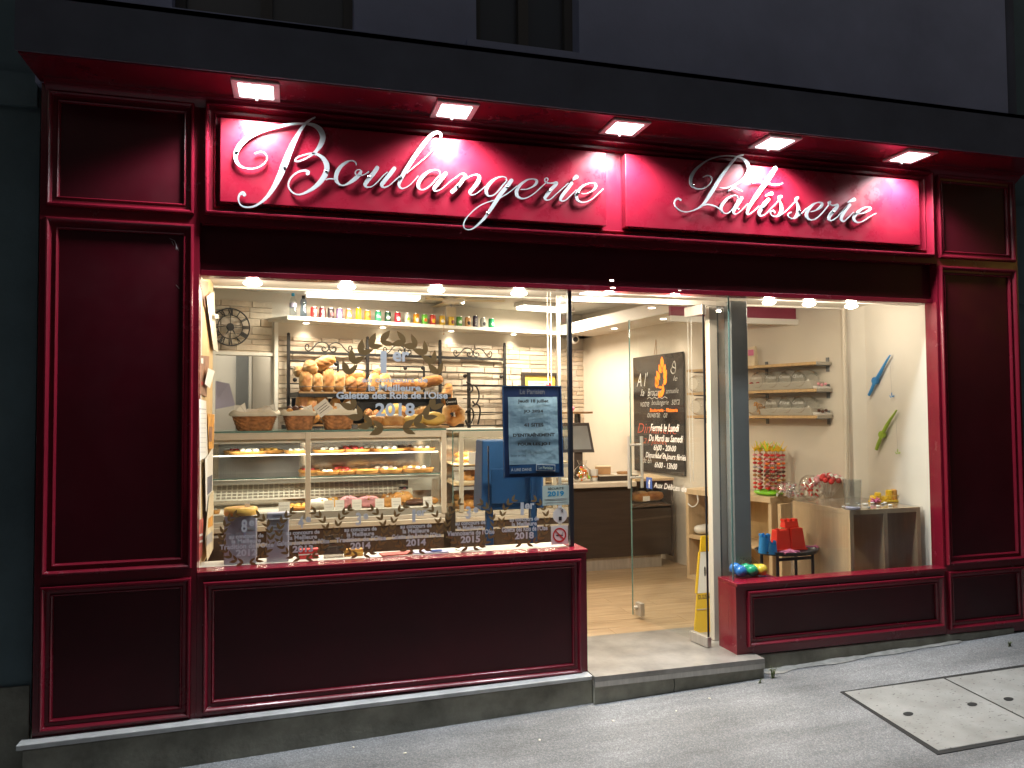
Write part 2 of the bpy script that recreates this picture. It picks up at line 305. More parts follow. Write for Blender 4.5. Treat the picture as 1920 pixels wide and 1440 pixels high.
# ------------------------------------------------------------------ mesh helpers
class MB:
    def __init__(s): s.v = []; s.f = []; s.mi = []; s.cur = 0
    def add(s, vs, fs, M=None):
        o = len(s.v)
        s.v += [tuple(M @ Vector(p)) if M else tuple(p) for p in vs]
        s.f += [tuple(i + o for i in f) for f in fs]; s.mi += [s.cur] * len(fs)
        return s
    def box(s, x0, x1, y0, y1, z0, z1, M=None):
        vs = [(x, y, z) for z in (z0, z1) for y in (y0, y1) for x in (x0, x1)]
        return s.add(vs, [(0, 2, 3, 1), (4, 5, 7, 6), (0, 1, 5, 4), (2, 6, 7, 3), (0, 4, 6, 2), (1, 3, 7, 5)], M)
    def hexa(s, pts, M=None):      # 8 points: bottom 4 ccw, top 4 ccw
        return s.add(pts, [(3, 2, 1, 0), (4, 5, 6, 7), (0, 1, 5, 4), (1, 2, 6, 5), (2, 3, 7, 6), (3, 0, 4, 7)], M)
    def prism(s, poly, d0, d1, M=None):   # polygon in x,z extruded along y
        n = len(poly)
        vs = [(p[0], d0, p[1]) for p in poly] + [(p[0], d1, p[1]) for p in poly]
        fs = [tuple(range(n)), tuple(range(2 * n - 1, n - 1, -1))] + [(i, i + n, (i + 1) % n + n, (i + 1) % n) for i in range(n)]
        return s.add(vs, fs, M)
    def lathe(s, prof, n=24, M=None, cap=True, a0=0, sq=None):
        vs = []; k = len(prof)
        for i in range(n):
            a = a0 + 2 * math.pi * i / n
            for r, z in prof: vs.append((r * math.cos(a), r * math.sin(a), z))
        fs = [(i * k + j, ((i + 1) % n) * k + j, ((i + 1) % n) * k + j + 1, i * k + j + 1) for i in range(n) for j in range(k - 1)]
        if cap:
            fs.append(tuple(i * k for i in range(n))[::-1]); fs.append(tuple(i * k + k - 1 for i in range(n)))
        return s.add(vs, fs, M)
    def tube(s, pts, r, n=8, M=None, closed=False):
        pts = [Vector(p) for p in pts]; m = len(pts); rr = r if isinstance(r, (list, tuple)) else [r] * m
        vs = []; ref = None
        for i, p in enumerate(pts):
            if closed: t = pts[(i + 1) % m] - pts[i - 1]
            else: t = pts[min(i + 1, m - 1)] - pts[max(i - 1, 0)]
            t.normalize()
            if ref is None:
                ref = Vector((0, 0, 1)) if abs(t.z) < .9 else Vector((1, 0, 0))
            a = (ref - t * ref.dot(t)); a.normalize(); b = t.cross(a); ref = a
            for j in range(n):
                q = 2 * math.pi * j / n
                vs.append(tuple(p + (a * math.cos(q) + b * math.sin(q)) * rr[i]))
        fs = []
        for i in range(m if closed else m - 1):
            i2 = (i + 1) % m
            for j in range(n): fs.append((i * n + j, i * n + (j + 1) % n, i2 * n + (j + 1) % n, i2 * n + j))
        if not closed: fs += [tuple(range(n))[::-1], tuple(range((m - 1) * n, m * n))]
        return s.add(vs, fs, M)
    def ball(s, c, rx, ry=None, rz=None, n=14, k=9, M=None, fn=None):
        ry = ry or rx; rz = rz or rx; vs = [(c[0], c[1], c[2] - rz)]
        for j in range(1, k):
            f = math.pi * j / k
            for i in range(n):
                a = 2 * math.pi * i / n; d = (math.sin(f) * math.cos(a), math.sin(f) * math.sin(a), -math.cos(f)); q = fn(d) if fn else 1
                vs.append((c[0] + rx * d[0] * q, c[1] + ry * d[1] * q, c[2] + rz * d[2] * q))
        vs.append((c[0], c[1], c[2] + rz)); L = len(vs) - 1
        fs = [(0, 1 + (i + 1) % n, 1 + i) for i in range(n)]
        for j in range(k - 2):
            for i in range(n): fs.append((1 + j * n + i, 1 + j * n + (i + 1) % n, 1 + (j + 1) * n + (i + 1) % n, 1 + (j + 1) * n + i))
        fs += [(1 + (k - 2) * n + i, 1 + (k - 2) * n + (i + 1) % n, L) for i in range(n)]
        return s.add(vs, fs, M)
    def ribbon(s, pts, y0, y1, fine=7):    # calligraphic stroke: (x, z, width) centre line, extruded y0..y1
        P = catmull(pts, fine); n = len(P)
        def nrm(i):
            a = P[max(i - 1, 0)]; b = P[min(i + 1, n - 1)]; dx, dz = b[0] - a[0], b[1] - a[1]; L = math.hypot(dx, dz) or 1
            return -dz / L, dx / L
        Lp, Rp = [], []
        def cap(i, sg):
            nx, nz = nrm(i); tx, tz = nz * sg, -nx * sg; w = P[i][2] / 2; out = []
            for q in (.97, .75, .4):
                ww = w * math.sqrt(1 - q * q); out.append((P[i][0] + tx * w * q, P[i][1] + tz * w * q, nx * ww, nz * ww))
            return out if sg < 0 else out[::-1]
        seq = cap(0, -1) + [(P[i][0], P[i][1], nrm(i)[0] * P[i][2] / 2, nrm(i)[1] * P[i][2] / 2) for i in range(n)] + cap(n - 1, 1)
        vs = []
        for x, z, dx, dz in seq: vs += [(x + dx, y0, z + dz), (x - dx, y0, z - dz), (x + dx, y1, z + dz), (x - dx, y1, z - dz)]
        fs = []
        for i in range(len(seq) - 1):
            a, b = 4 * i, 4 * i + 4
            fs += [(a, a + 1, b + 1, b), (a + 2, b + 2, b + 3, a + 3), (a, b, b + 2, a + 2), (a + 1, a + 3, b + 3, b + 1)]
        e = 4 * (len(seq) - 1)
        fs += [(0, 2, 3, 1), (e, e + 1, e + 3, e + 2)]
        return s.add(vs, fs)
    def mesh(s, name, mats, smooth=None):
        me = bpy.data.meshes.new(name); me.from_pydata(s.v, [], s.f)
        for m in (mats if isinstance(mats, (list, tuple)) else [mats]): me.materials.append(m)
        if any(s.mi): me.polygons.foreach_set('material_index', s.mi)
        if smooth is not None:
            me.polygons.foreach_set('use_smooth', [True] * len(me.polygons))
            try: me.set_sharp_from_angle(angle=R(smooth))
            except Exception: pass
        me.update()
        return me
def catmull(pts, fine):
    P = [Vector(p) for p in pts]; out = []
    for i in range(len(P) - 1):
        a, b, c, d = P[max(i - 1, 0)], P[i], P[i + 1], P[min(i + 2, len(P) - 1)]
        for k in range(fine):
            t = k / fine
            out.append(0.5 * ((2 * b) + (c - a) * t + (2 * a - 5 * b + 4 * c - d) * t * t + (3 * b - a - 3 * c + d) * t ** 3))
    out.append(P[-1])
    return out
def put(name, me, parent=None, loc=None, rot=None, bevel=0):
    o = bpy.data.objects.new(name, me); COL.objects.link(o)
    if parent: o.parent = parent
    if loc is not None: o.location = loc
    if rot is not None: o.rotation_euler = rot
    if bevel:
        b = o.modifiers.new('bevel', 'BEVEL'); b.width = bevel; b.segments = 2; b.limit_method = 'ANGLE'; b.angle_limit = R(40)
    return o
def obj(name, mb, mats, parent=None, smooth=None, loc=None, rot=None, bevel=0):
    return put(name, mb.mesh(name, mats, smooth), parent, loc, rot, bevel)
def tag(o, label=None, cat=None, group=None, kind=None):
    if label: o['label'] = label
    if cat: o['category'] = cat
    if group: o['group'] = group
    if kind: o['kind'] = kind
    return o
def thing(name, label, cat, loc=(0, 0, 0), rz=0, group=None):
    o = bpy.data.objects.new(name, None); COL.objects.link(o); o.empty_display_size = .05
    o.location = loc; o.rotation_euler = (0, 0, rz)
    return tag(o, label, cat, group)
def struct(name, mb, m, smooth=None): return tag(obj(name, mb, m, None, smooth), kind='structure')
def copy_tree(o, parent=None):
    c = o.copy(); COL.objects.link(c)
    if parent: c.parent = parent
    for ch in list(o.children): copy_tree(ch, c)
    return c
BOX = lambda x0, x1, y0, y1, z0, z1: MB().box(x0, x1, y0, y1, z0, z1)
UP = Matrix.Rotation(R(90), 4, 'X')            # lay text flat in x,z facing -y
def text_mesh(s, width, height, ext=.0006, shear=0, bold=0, align='C'):
    c = bpy.data.curves.new('t', 'FONT'); c.body = s; c.size = 1; c.extrude = 0; c.shear = shear; c.offset = bold; c.resolution_u = 3
    o = bpy.data.objects.new('t', c); COL.objects.link(o); bpy.context.view_layer.update()
    me = bpy.data.meshes.new_from_object(o.evaluated_get(bpy.context.evaluated_depsgraph_get()))
    bpy.data.objects.remove(o); bpy.data.curves.remove(c)
    xs = [v.co.x for v in me.vertices]; ys = [v.co.y for v in me.vertices]
    if not xs: return me
    x0, x1, y0, y1 = min(xs), max(xs), min(ys), max(ys)
    sx = width / (x1 - x0); sy = height / (y1 - y0)
    vs = [((v.co.x - (x0 + x1) / 2) * sx, 0, (v.co.y - (y0 + y1) / 2) * sy) for v in me.vertices]
    fs = [tuple(p.vertices) for p in me.polygons]
    bpy.data.meshes.remove(me); me = bpy.data.meshes.new('lettering'); me.from_pydata(vs, [], fs); me.update()
    return me
def text(name, s, m, parent, c, width, height, rot=None, shear=0, bold=0):
    me = text_mesh(s, width, height, shear=shear, bold=bold); me.materials.append(m)
    return put(name, me, parent, c, rot)
def point_light(name, loc, power, col, radius=.03, spot=None, blend=.5, parent=None, rot=None):
    d = bpy.data.lights.new(name, 'SPOT' if spot else 'POINT'); d.energy = power; d.color = col; d.shadow_soft_size = radius
    if spot: d.spot_size = R(spot); d.spot_blend = blend
    o = bpy.data.objects.new(name, d); COL.objects.link(o); o.location = loc
    if parent: o.parent = parent
    if rot: o.rotation_euler = rot
    return o
WARM = (1.0, .83, .64)
COOL = (.92, .97, 1.0)

# ================================================================== SETTING: ground
def sheet(name, x0, x1, y0, y1, dz, m, nx=2, ny=2):
    b = MB(); vs = []
    for j in range(ny + 1):
        for i in range(nx + 1):
            x = x0 + (x1 - x0) * i / nx; y = y0 + (y1 - y0) * j / ny; vs.append((x, y, ground_z(x, y) + dz))
    w = nx + 1
    b.add(vs, [(j * w + i, j * w + i + 1, (j + 1) * w + i + 1, (j + 1) * w + i) for j in range(ny) for i in range(nx)])
    return struct(name, b, m)
sheet('pavement', -40, 40, -5.2, .4, 0, K['asphalt'])
sheet('road', -120, 120, -9, -5.2, -.12, K['asphalt'])
sheet('ground', -200, 200, -200, 200, -.45, K['concrete'])
kb = MB(); 
for i in range(20):
    x0 = -40 + 4 * i; x1 = x0 + 3.985
    kb.hexa([(x0, -5.35, ground_z(x0, -5.35) - .16), (x1, -5.35, ground_z(x1, -5.35) - .16), (x1, -5.2, ground_z(x1, -5.2) - .16), (x0, -5.2, ground_z(x0, -5.2) - .16),
             (x0, -5.35, ground_z(x0, -5.35) + .004), (x1, -5.35, ground_z(x1, -5.35) + .004), (x1, -5.2, ground_z(x1, -5.2) + .004), (x0, -5.2, ground_z(x0, -5.2) + .004)])
struct('kerb', kb, K['slab'])

# mortar strip where the asphalt meets the plinth on the right
mb = MB(); rnd = random.Random(3); pts = []
for i in range(25):
    x = 2.70 + 1.5 * i / 24
    pts.append((x, -.02 + .0 * i, 0)); 
vs = []
for i, p in enumerate(pts):
    w = .02 + .02 * math.sin(i * .9) + rnd.uniform(0, .02); 
    if i in (0, 24): w = .01
    y1 = .035; y0 = -.03 - w * (1 - i / 30)
    vs += [(p[0], y0, ground_z(p[0], y0) + .004), (p[0], (y0 + y1) / 2, ground_z(p[0], y1) + .014 + rnd.uniform(0, .006)), (p[0], y1, ground_z(p[0], y1) + .012)]
fs = []
for i in range(24):
    a = 3 * i
    fs += [(a, a + 3, a + 4, a + 1), (a + 1, a + 4, a + 5, a + 2)]
mb.add(vs, fs); struct('mortar_strip', mb, K['mortar'], 60)

# two concrete duct covers with lifting holes
def cover(pxs, holes, label):
    P = [at_ground(*p) for p in pxs]; c = sum(P, Vector()) / 4
    t = thing('duct_cover', label, 'concrete cover', (c.x, c.y, ground_z(c.x, c.y)), 0, 'concrete covers in the pavement')
    b = MB(); b.hexa([(p.x - c.x, p.y - c.y, p.z - c.z - .05) for p in P] + [(p.x - c.x, p.y - c.y, p.z - c.z + .006) for p in P])
    obj('cover_slab', b, K['fleck'], t, bevel=.004)
    for h in holes:
        q = at_ground(*h) - c
        hb = MB(); hb.lathe([(.032, 0), (.034, .0015), (.026, .0022), (.0, .0022)], 14, Matrix.Translation((q.x, q.y, q.z + .0062)) @ Matrix.Rotation(R(20), 4, 'Z') @ Matrix.Diagonal((1, .62, 1, 1)), cap=False)
        obj('lifting_hole', hb, K['rubber'], t)
A = [(1583, 1299), (1760, 1409), (1967, 1373), (1769, 1273.5)]
B = [(1773, 1273), (1971, 1372.5), (2160, 1340), (1962, 1246)]
cover(A, [(1703, 1341), (1823, 1323)], 'pale concrete duct cover with two lifting holes, the one nearer the doorstep')
cover(B, [(1891, 1313)], 'pale concrete duct cover at the right, cut off by the edge of the photo')
# dark joint round the covers
P = [at_ground(*p) for p in [(1575, 1298), (1758, 1416), (2170, 1342), (1962, 1241)]]
jb = MB().hexa([(p.x, p.y, p.z - .02) for p in P] + [(p.x, p.y, p.z + .0035) for p in P]); struct('cover_frame', jb, K['rubber'])

# weeds at the foot of the wall
def weed(px, py, n, h, label):
    c = at_ground(px, py); t = MB(); r = random.Random(px)
    for i in range(n):
        a = r.uniform(0, 6.28); L = h * r.uniform(.5, 1.2); dx, dy = math.cos(a) * L * .7, math.sin(a) * L * .3
        t.tube([(r.uniform(-.01, .01), 0, 0), (dx * .45, dy * .45, L * .7), (dx, dy, L * r.uniform(.5, .9))], [.0022, .0016, .0004], 4)
    tag(obj('weed', t, K['grass'], None, loc=c), label, 'weed', 'weeds along the plinth')
weed(1449, 1272, 16, .075, 'wispy green weed growing beside the right end of the doorstep')
weed(1893, 1212, 20, .035, 'low dry weed under the right end of the shopfront')
weed(1425, 1281, 7, .03, 'tiny weed tuft in the crack under the doorstep corner')
def crack(pts, w=.0035):
    q = [at_ground(*p) for p in pts]; r = random.Random(int(pts[0][0])); o = []
    for i in range(len(q) - 1):
        for k in range(6):
            p = q[i].lerp(q[i + 1], k / 6); p.x += r.uniform(-.008, .008); p.y += r.uniform(-.012, .012); p.z = ground_z(p.x, p.y) + .001; o.append(tuple(p))
    n = len(o); struct('pavement_crack', MB().tube(o, [w * (.3 + .7 * math.sin(math.pi * (i + .5) / n)) for i in range(n)], 4, Matrix.Diagonal((1, 1, 1, 1))), K['rubber'])
# bits of litter
for i, (px, py) in enumerate([(1012, 1388), (663, 1402), (760, 1413), (1268, 1334), (1893, 1276), (1330, 1310), (1150, 1352)]):
    c = at_ground(px, py); b = MB(); r = random.Random(i); b.box(-.006 * r.uniform(.6, 1.5), .006, -.004, .004 * r.uniform(.6, 1.4), 0, .003)
    tag(obj('litter', b, K['cloth'], None, loc=(c.x, c.y, c.z + .001), rot=(0, 0, r.uniform(0, 3))), 'small pale scrap of litter lying on the asphalt', 'litter', 'scraps of litter on the asphalt')

# ================================================================== neighbours, upper building, far side of the street
nb = thing('neighbour_building', 'dark blue-grey rendered house left of the bakery', 'building', (-3.2, .3, -.2))
obj('wall', BOX(-3, 2.00, -.22, 1, -.5, 9), K['teal'], nb)
obj('plinth_band', BOX(-3, 1.995, -.235, -.221, -.5, .42), K['concrete'], nb)
obj('cornice_band', BOX(-3, 1.995, -.25, -.221, 3.2, 3.36), K['teal'], nb)
nb2 = thing('neighbour_building', 'dark house right of the bakery, almost black at night', 'building', (7, .3, 0))
obj('wall', BOX(-2.12, 4, -.12, 1, -.5, 9), K['teal'], nb2)
obj('wall_panel', BOX(-2.10, -1.8, -.15, -.121, 2.25, 2.95), K['teal'], nb2)
op = thing('opposite_building', 'dark row of houses on the far side of the street', 'building', (0, -12, -.3))
obj('wall', BOX(-30, 30, -1, 2.4, -.3, 7.5), K['opp'], op)
for i in range(9):
    obj('window', BOX(-18 + 4.2 * i, -16.9 + 4.2 * i, 2.401, 2.43, 3.6, 5.2), K['darkwin'], op)

sl = thing('street_lamp', 'yellow street lamp across the street, seen only as a glow in the right pilaster', 'street lamp', (13.6, -8.1, .2))
obj('pole', MB().tube([(0, 0, 0), (0, 0, 3.5)], [.07, .05], 10), K['slate'], sl, 50)
obj('lantern', MB().ball((0, 0, 3.72), .17, .17, .2, 14, 9), mat('lamp_amber', (1, .7, .2), .4, emit=((1, .58, .12), 30)), sl, 60)
obj('cap', MB().lathe([(.2, 3.9), (.06, 4.05), (0, 4.06)], 14, None, cap=False), K['slate'], sl, 40)
ub = thing('apartment_building', 'grey rendered upper storey with dark windows above the bakery', 'building', (1.8, .05, 3.1))
ob = MB(); 
wz = at_y(960, 0, -.0).z
W0, W1 = at_y(893, 60, -.0).x - 1.8, at_y(1086, 60, -.0).x - 1.8
V0, V1 = at_y(322, 20, -.0).x - 1.8, at_y(664, 20, -.0).x - 1.8
U1 = at_y(190, 30, 0).x - 1.8
zs = at_y(990, 92, 0).z - 3.1; zv = at_y(500, 42, 0).z - 3.1
X0, X1 = -3.0, 2.96
ob.box(X0, X1, -.05, .5, .0, min(zs, zv))
lo = min(zs, zv)
for a, b_ in ((X0, V0), (V1, W0), (W1, X1)): ob.box(a, b_, -.05, .5, lo, 4.5)
ob.box(V0, V1, -.05, .5, lo, zv) if zv > lo + .01 else None
ob.box(W0, W1, -.05, .5, lo, zs) if zs > lo + .01 else None
obj('wall', ob, K['upperwall'], ub)
for a, b_, z0 in ((W0, W1, zs), (V0, V1, zv)):
    w = obj('window', BOX(a, b_, .10, .14, z0, 4.5), K['darkwin'], ub)
    fb = MB(); fb.box(a, a + .05, .06, .1, z0, 4.5); fb.box(b_ - .05, b_, .06, .1, z0, 4.5); fb.box(a, b_, .06, .1, z0, z0 + .06); fb.box((a + b_) / 2 - .03, (a + b_) / 2 + .03, .055, .1, z0, 4.5)
    obj('frame', fb, K['shutter'], w)
    obj('sill', BOX(a - .06, b_ + .06, -.09, .1, z0 - .05, z0 - .002), K['upperwall'], w)
obj('downpipe', MB().tube([(X1 + .045, -.02, 0), (X1 + .045, -.02, 4.5)], .045, 10), K['slate'], ub, 50)

# ================================================================== SHOPFRONT
SF = thing('shopfront', 'burgundy lacquered bakery shopfront with moulded panels and wide lit windows', 'shopfront', (0, 0, 0))
PROF = [(0, 0.0), (.001, .012), (.006, .021), (.013, .022), (.019, .016), (.022, .006), (.026, .001), (.040, -.001), (.043, .004), (.047, .006), (.051, .003), (.054, -.006), (.056, -.016)]
def moulding(x0, x1, z0, z1, y=0, parent=None, prof=PROF):
    b = MB(); k = len(prof); vs = []
    for cx, cz, sx, sz in ((x0, z0, 1, 1), (x1, z0, -1, 1), (x1, z1, -1, -1), (x0, z1, 1, -1)):
        for d, h in prof: vs.append((cx + sx * d, y - h, cz + sz * d))
    b.add(vs, [(c * k + j, ((c + 1) % 4) * k + j, ((c + 1) % 4) * k + j + 1, c * k + j + 1) for c in range(4) for j in range(k - 1)])
    return obj('moulding', b, K['lacquer'], parent or SF, 35)
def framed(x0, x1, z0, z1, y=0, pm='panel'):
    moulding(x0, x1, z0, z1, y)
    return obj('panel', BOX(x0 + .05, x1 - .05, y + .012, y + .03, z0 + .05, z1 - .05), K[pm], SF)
ZT = 3.07; ZB = 2.503
XL0, XL1 = -1.172, -.460
XR0, XR1 = 4.108, 4.80
def frame_mesh(name, rects, y0=0, y1=.09):
    b = MB()
    for r in rects: b.box(r[0], r[1], y0, y1, r[2], r[3])
    return obj(name, b, K['lacquer'], SF)
# left pilaster
a, b_ = -1.146, -.484
LOWZ, MIDB, MIDT, TALLT = .018, .698, .742, 2.452
frame_mesh('pilaster', [(XL0, a, -.03, 3.10), (b_, XL1, -.03, 3.10), (a, b_, -.03, LOWZ), (a, b_, MIDB, MIDT), (a, b_, TALLT, ZB), (a, b_, ZT, 3.10), (a, b_, LOWZ, MIDB), (a, b_, MIDT, TALLT), (a, b_, ZB, ZT)][:6])
obj('pilaster_core', BOX(a - .01, b_ + .01, .032, .09, -.03, 3.10), K['lacquer'], SF)
framed(a, b_, ZB, ZT); framed(a, b_, MIDT, TALLT); framed(a, b_, LOWZ, MIDB)
# right pilaster
a, b_ = 4.124, 4.772
zt = [at_y(1779, 1061, 0).z, at_y(1784, 1180, 0).z]
RB0, RB1, RT0 = .055, .435, .475
frame_mesh('pilaster', [(XR0, a, .0, 3.10), (b_, XR1, .0, 3.10), (a, b_, .0, RB0), (a, b_, RB1, RT0), (a, b_, TALLT, ZB), (a, b_, ZT, 3.10)])
obj('pilaster_core', BOX(a - .01, b_ + .01, .032, .09, .0, 3.10), K['lacquer'], SF)
framed(a, b_, ZB, ZT); framed(a, b_, RT0, TALLT); framed(a, b_, RB0, RB1)
# return of the right pilaster into the window (the bright red reveal)
obj('window_reveal', BOX(XR0 - .006, XR0 - .001, .002, .10, .46, 2.21), K['lacquer'], SF)
# sign fascia: frame, ground board, rail, recessed header
SX0, SX1 = -.436, 4.062
moulding(SX0, SX1, ZB, ZT, prof=[(d, h * 2.15 if h > 0 else h) for d, h in PROF])
frame_mesh('sign_frame', [(XL1 + .001, SX0, ZB - .038, 3.10), (SX1, XR0 - .001, ZB - .038, 3.10), (SX0, SX1, ZB - .038, ZB), (SX0, SX1, ZT, 3.10)])
obj('ground_board', BOX(SX0 + .05, SX1 - .05, .012, .03, ZB + .05, ZT - .05), K['lacquer'], SF)
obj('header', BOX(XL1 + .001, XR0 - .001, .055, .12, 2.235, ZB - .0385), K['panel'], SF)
obj('header_lip', BOX(XL1 + .001, XR0 - .001, .040, .12, 2.205, 2.234), K['lacquer'], SF, bevel=.003)
obj('wall_core', BOX(XL1 + .001, XR0 - .001, .122, .17, 2.206, 3.3), K['ceil'], SF)
# cornice: soffit box with cove
cb = MB()
CX0, CX1 = -1.18, 4.83
cb.box(CX0, CX1, -.31, .02, 3.105, 3.36)
obj('cornice', cb, K['lacquer'], SF, bevel=.004)
obj('cornice_cover', BOX(CX0 - .01, CX1 + .01, -.322, -.312, 3.112, 3.385), K['slate'], SF)
obj('cornice_top', BOX(CX0 - .01, CX1 + .01, -.322, .0, 3.361, 3.385), K['slate'], SF)
cv = MB(); prof = [(-.07, 3.104), (-.066, 3.096), (-.05, 3.092), (-.046, 3.084), (-.03, 3.076), (-.022, 3.066), (-.010, 3.060), (-.002, 3.052), (.004, 3.052), (.004, 3.104)]
vs = [(x, y, z) for x in (CX0 + .03, CX1 - .03) for y, z in prof]; n = len(prof)
cv.add(vs, [(i, i + 1, n + i + 1, n + i) for i in range(n - 1)] + [tuple(range(n))[::-1], tuple(range(n, 2 * n))])
obj('cornice_moulding', cv, K['lacquer'], SF, 30)
# scuffs left on the paint of the left pilaster
for k, pts in enumerate([[(318, 447), (327, 451), (331, 462), (335, 470)], [(322, 452), (326, 460)], [(331, 458), (330, 468)], [(330, 534), (336, 541)], [(392, 292), (396, 300)]]):
    b = MB(); q = [at_y(x, y, .0115 if k < 4 else .0) for x, y in pts]; b.tube([tuple(p) for p in q], .0011, 4); obj('scuff', b, K['rib'], SF)
# stall risers
def riser(x0, x1, z0, z1, px0, px1, pz0, pz1, depth):
    b = MB()
    for r in ((x0, px0, z0, z1), (px1, x1, z0, z1), (px0, px1, z0, pz0), (px0, px1, pz1, z1)): b.box(r[0], r[1], 0, .045, r[2], r[3])
    b.box(x0, x1, .046, depth, z0, z1)
    obj('stall_riser', b, K['lacquer'], SF)
    framed(px0, px1, pz0, pz1)
    s = MB().box(x0 - .002, x1 + .004, -.016, depth + .002, z1 + .001, z1 + .022)
    obj('sill', s, K['lacquer'], SF, bevel=.004)
SZL, SZR = .700, .440
riser(XL1 + .001, 1.600, -.02, SZL, -.432, 1.566, .030, .672, .185)
riser(2.556, XR0 - .002, .03, SZR, 2.628, 4.086, .078, .412, .086)
obj('riser_return', BOX(2.556, 2.89, .0875, .20, .03, SZR + .001), K['lacquer'], SF)
obj('sill', BOX(2.554, 2.892, .0885, .202, SZR + .0015, SZR + .022), K['lacquer'], SF, bevel=.003)
# plinth
pb = MB()
def slant(x0, x1, y0, y1, zb, zt0, zt1):
    pb.hexa([(x0, y0, zb), (x1, y0, zb), (x1, y1, zb), (x0, y1, zb), (x0, y0, zt0), (x1, y0, zt1), (x1, y1, zt1), (x0, y1, zt0)])
slant(-1.19, 1.60, -.074, .2, -.6, -.028, .012)
obj('plinth', pb, K['concrete'], SF, bevel=.006)
pb = MB(); slant(-1.215, 1.598, -.078, .0, -.026, -.002, .034)
pb.v = [(x, y, z) if z > -.02 else (x, y, (-.027 if x < 0 else .012)) for x, y, z in pb.v]
obj('ledge', pb, K['ledge'], SF, bevel=.004)
pb = MB(); slant(2.69, 4.66, -.012, .2, -.5, .026, .026)
obj('plinth', pb, K['concrete'], SF, bevel=.006)

# doorstep
st = MB(); st.box(1.602, 2.675, -.105, .62, .008, .036)
struct('doorstep', st, K['tread'])
r0 = at_y(1427, 1232, -.1).x
st = MB(); st.box(1.602, 2.672, -.098, .2, -.6, -.022); struct('doorstep_base', st, K['concrete'])
st = MB(); st.box(1.602, 2.675, -.105, .0, -.021, .0075); struct('doorstep_edge', st, K['steel'])
cr = MB(); x = at_y(1264, 1275, -.1).x
cr.tube([(x, -.0985, -.025), (x + .004, -.0985, -.06), (x - .002, -.0985, -.09), (x + .008, -.0985, -.13)], .0022, 4); struct('doorstep_crack', cr, K['rubber'])

# ================================================================== SIGN LETTERING (traced strokes: x, y, width)
def px6(o, sc, pts): return [(o[0] + p[0] / sc, o[1] + p[1] / sc, p[2] / sc) for p in pts]
YL0, YL1 = -.070, -.061
def letter(parent, strokes, i0=0):
    b = MB(); base = parent.location
    for k, s in enumerate(strokes):
        pts = []
        for x, y, w in s:
            p = at_y(x, y, YL0); pts.append((p.x - base.x, p.z - base.z, max(w * .9, 1.7) * mpp(p)))
        e = (k + i0) * .0007
        b.ribbon(pts, YL0 - e - base.y, YL1 - e - base.y)
    return obj('letter', b, K['silver'], parent, 40)
def sign_board(pxa, pxb, label):
    x0, z1 = at_y(*pxa, -.05).x, at_y(*pxa, -.05).z; x1, z0 = at_y(*pxb, -.05).x, at_y(*pxb, -.05).z
    t = thing('shop_sign', label, 'sign', ((x0 + x1) / 2, 0, (z0 + z1) / 2), 0, 'lettered boards on the fascia')
    c = t.location
    obj('board', BOX(x0 - c.x, x1 - c.x, -.05, .008, z0 - c.z, z1 - c.z), K['board'], t, bevel=.004)
    return t
bl = sign_board((413, 220), (1138, 424), 'raised red sign board with silver script letters reading Boulangerie')
ps = sign_board((1172, 288), (1726, 460), 'raised red sign board with silver script letters reading Pâtisserie')
z1 = (430, 200), 6; z2 = (620, 230), 8; z3 = (780, 280), 9; z4 = (920, 300), 8.727; z5 = (1250, 280), 9; z6 = (1400, 290), 7.68
L = lambda z, *ss: [px6(z[0], z[1], s) for s in ss]
letter(bl, L(z1,
 [(290,525,18),(345,508,20),(400,525,18),(423,575,16),(400,630,16),(340,675,16),(250,698,18),(160,685,24),(95,640,40),(70,570,50),(85,490,56),(150,400,60),(250,325,50),(400,262,40),(560,222,36),(700,195,30),(800,188,24),(880,190,26),(960,210,46),(1025,262,64),(1052,340,66),(1030,420,58),(985,490,40),(920,545,24),(840,592,20),(770,615,18),(738,605,16),(765,572,18),(830,545,18),(920,525,20),(1000,540,34),(1065,590,50),(1097,660,64),(1085,745,64),(1035,830,58),(960,905,46),(880,955,32),(790,988,20),(720,970,18),(672,915,18),(668,850,18),(710,780,18),(780,732,22),(840,718,26),(885,730,38),(880,752,44)],
 [(965,118,10),(910,145,18),(850,195,30),(790,280,40),(730,390,58),(680,500,70),(625,640,80),(570,770,70),(510,890,56),(440,995,44),(370,1065,32),(290,1115,22),(210,1132,20),(140,1115,18),(105,1060,18),(110,1000,26),(150,967,38),(168,990,44)],
 [(1090,820,14),(1130,810,16),(1185,815,14)]))
letter(bl, L(z2, [(385,630,16),(370,590,22),(320,568,20),(240,590,34),(150,660,56),(95,750,66),(80,840,66),(110,905,44),(170,940,20),(250,920,34),(340,860,60),(420,790,60),(455,735,40),(435,705,14),(395,710,14),(370,745,14),(390,780,14),(450,790,12),(510,775,14),(570,735,12)]))
letter(bl, L(z2, [(700,675,66),(640,760,68),(565,850,66),(520,920,60),(545,965,30),(620,955,14),(700,890,12),(780,800,12),(850,740,12)], [(955,685,64),(890,770,66),(810,870,66),(768,930,60),(800,970,28),(880,940,14),(960,870,12),(1030,805,12)]))
letter(bl, L(z2, [(1145,755,14),(1250,665,14),(1400,540,16),(1530,410,18),(1620,290,24),(1655,200,36),(1630,148,44),(1570,150,56),(1480,215,66),(1380,340,70),(1270,490,70),(1160,660,70),(1080,790,66),(1030,900,52),(1035,965,36),(1090,985,20),(1180,940,14),(1260,860,12),(1310,800,12)]))
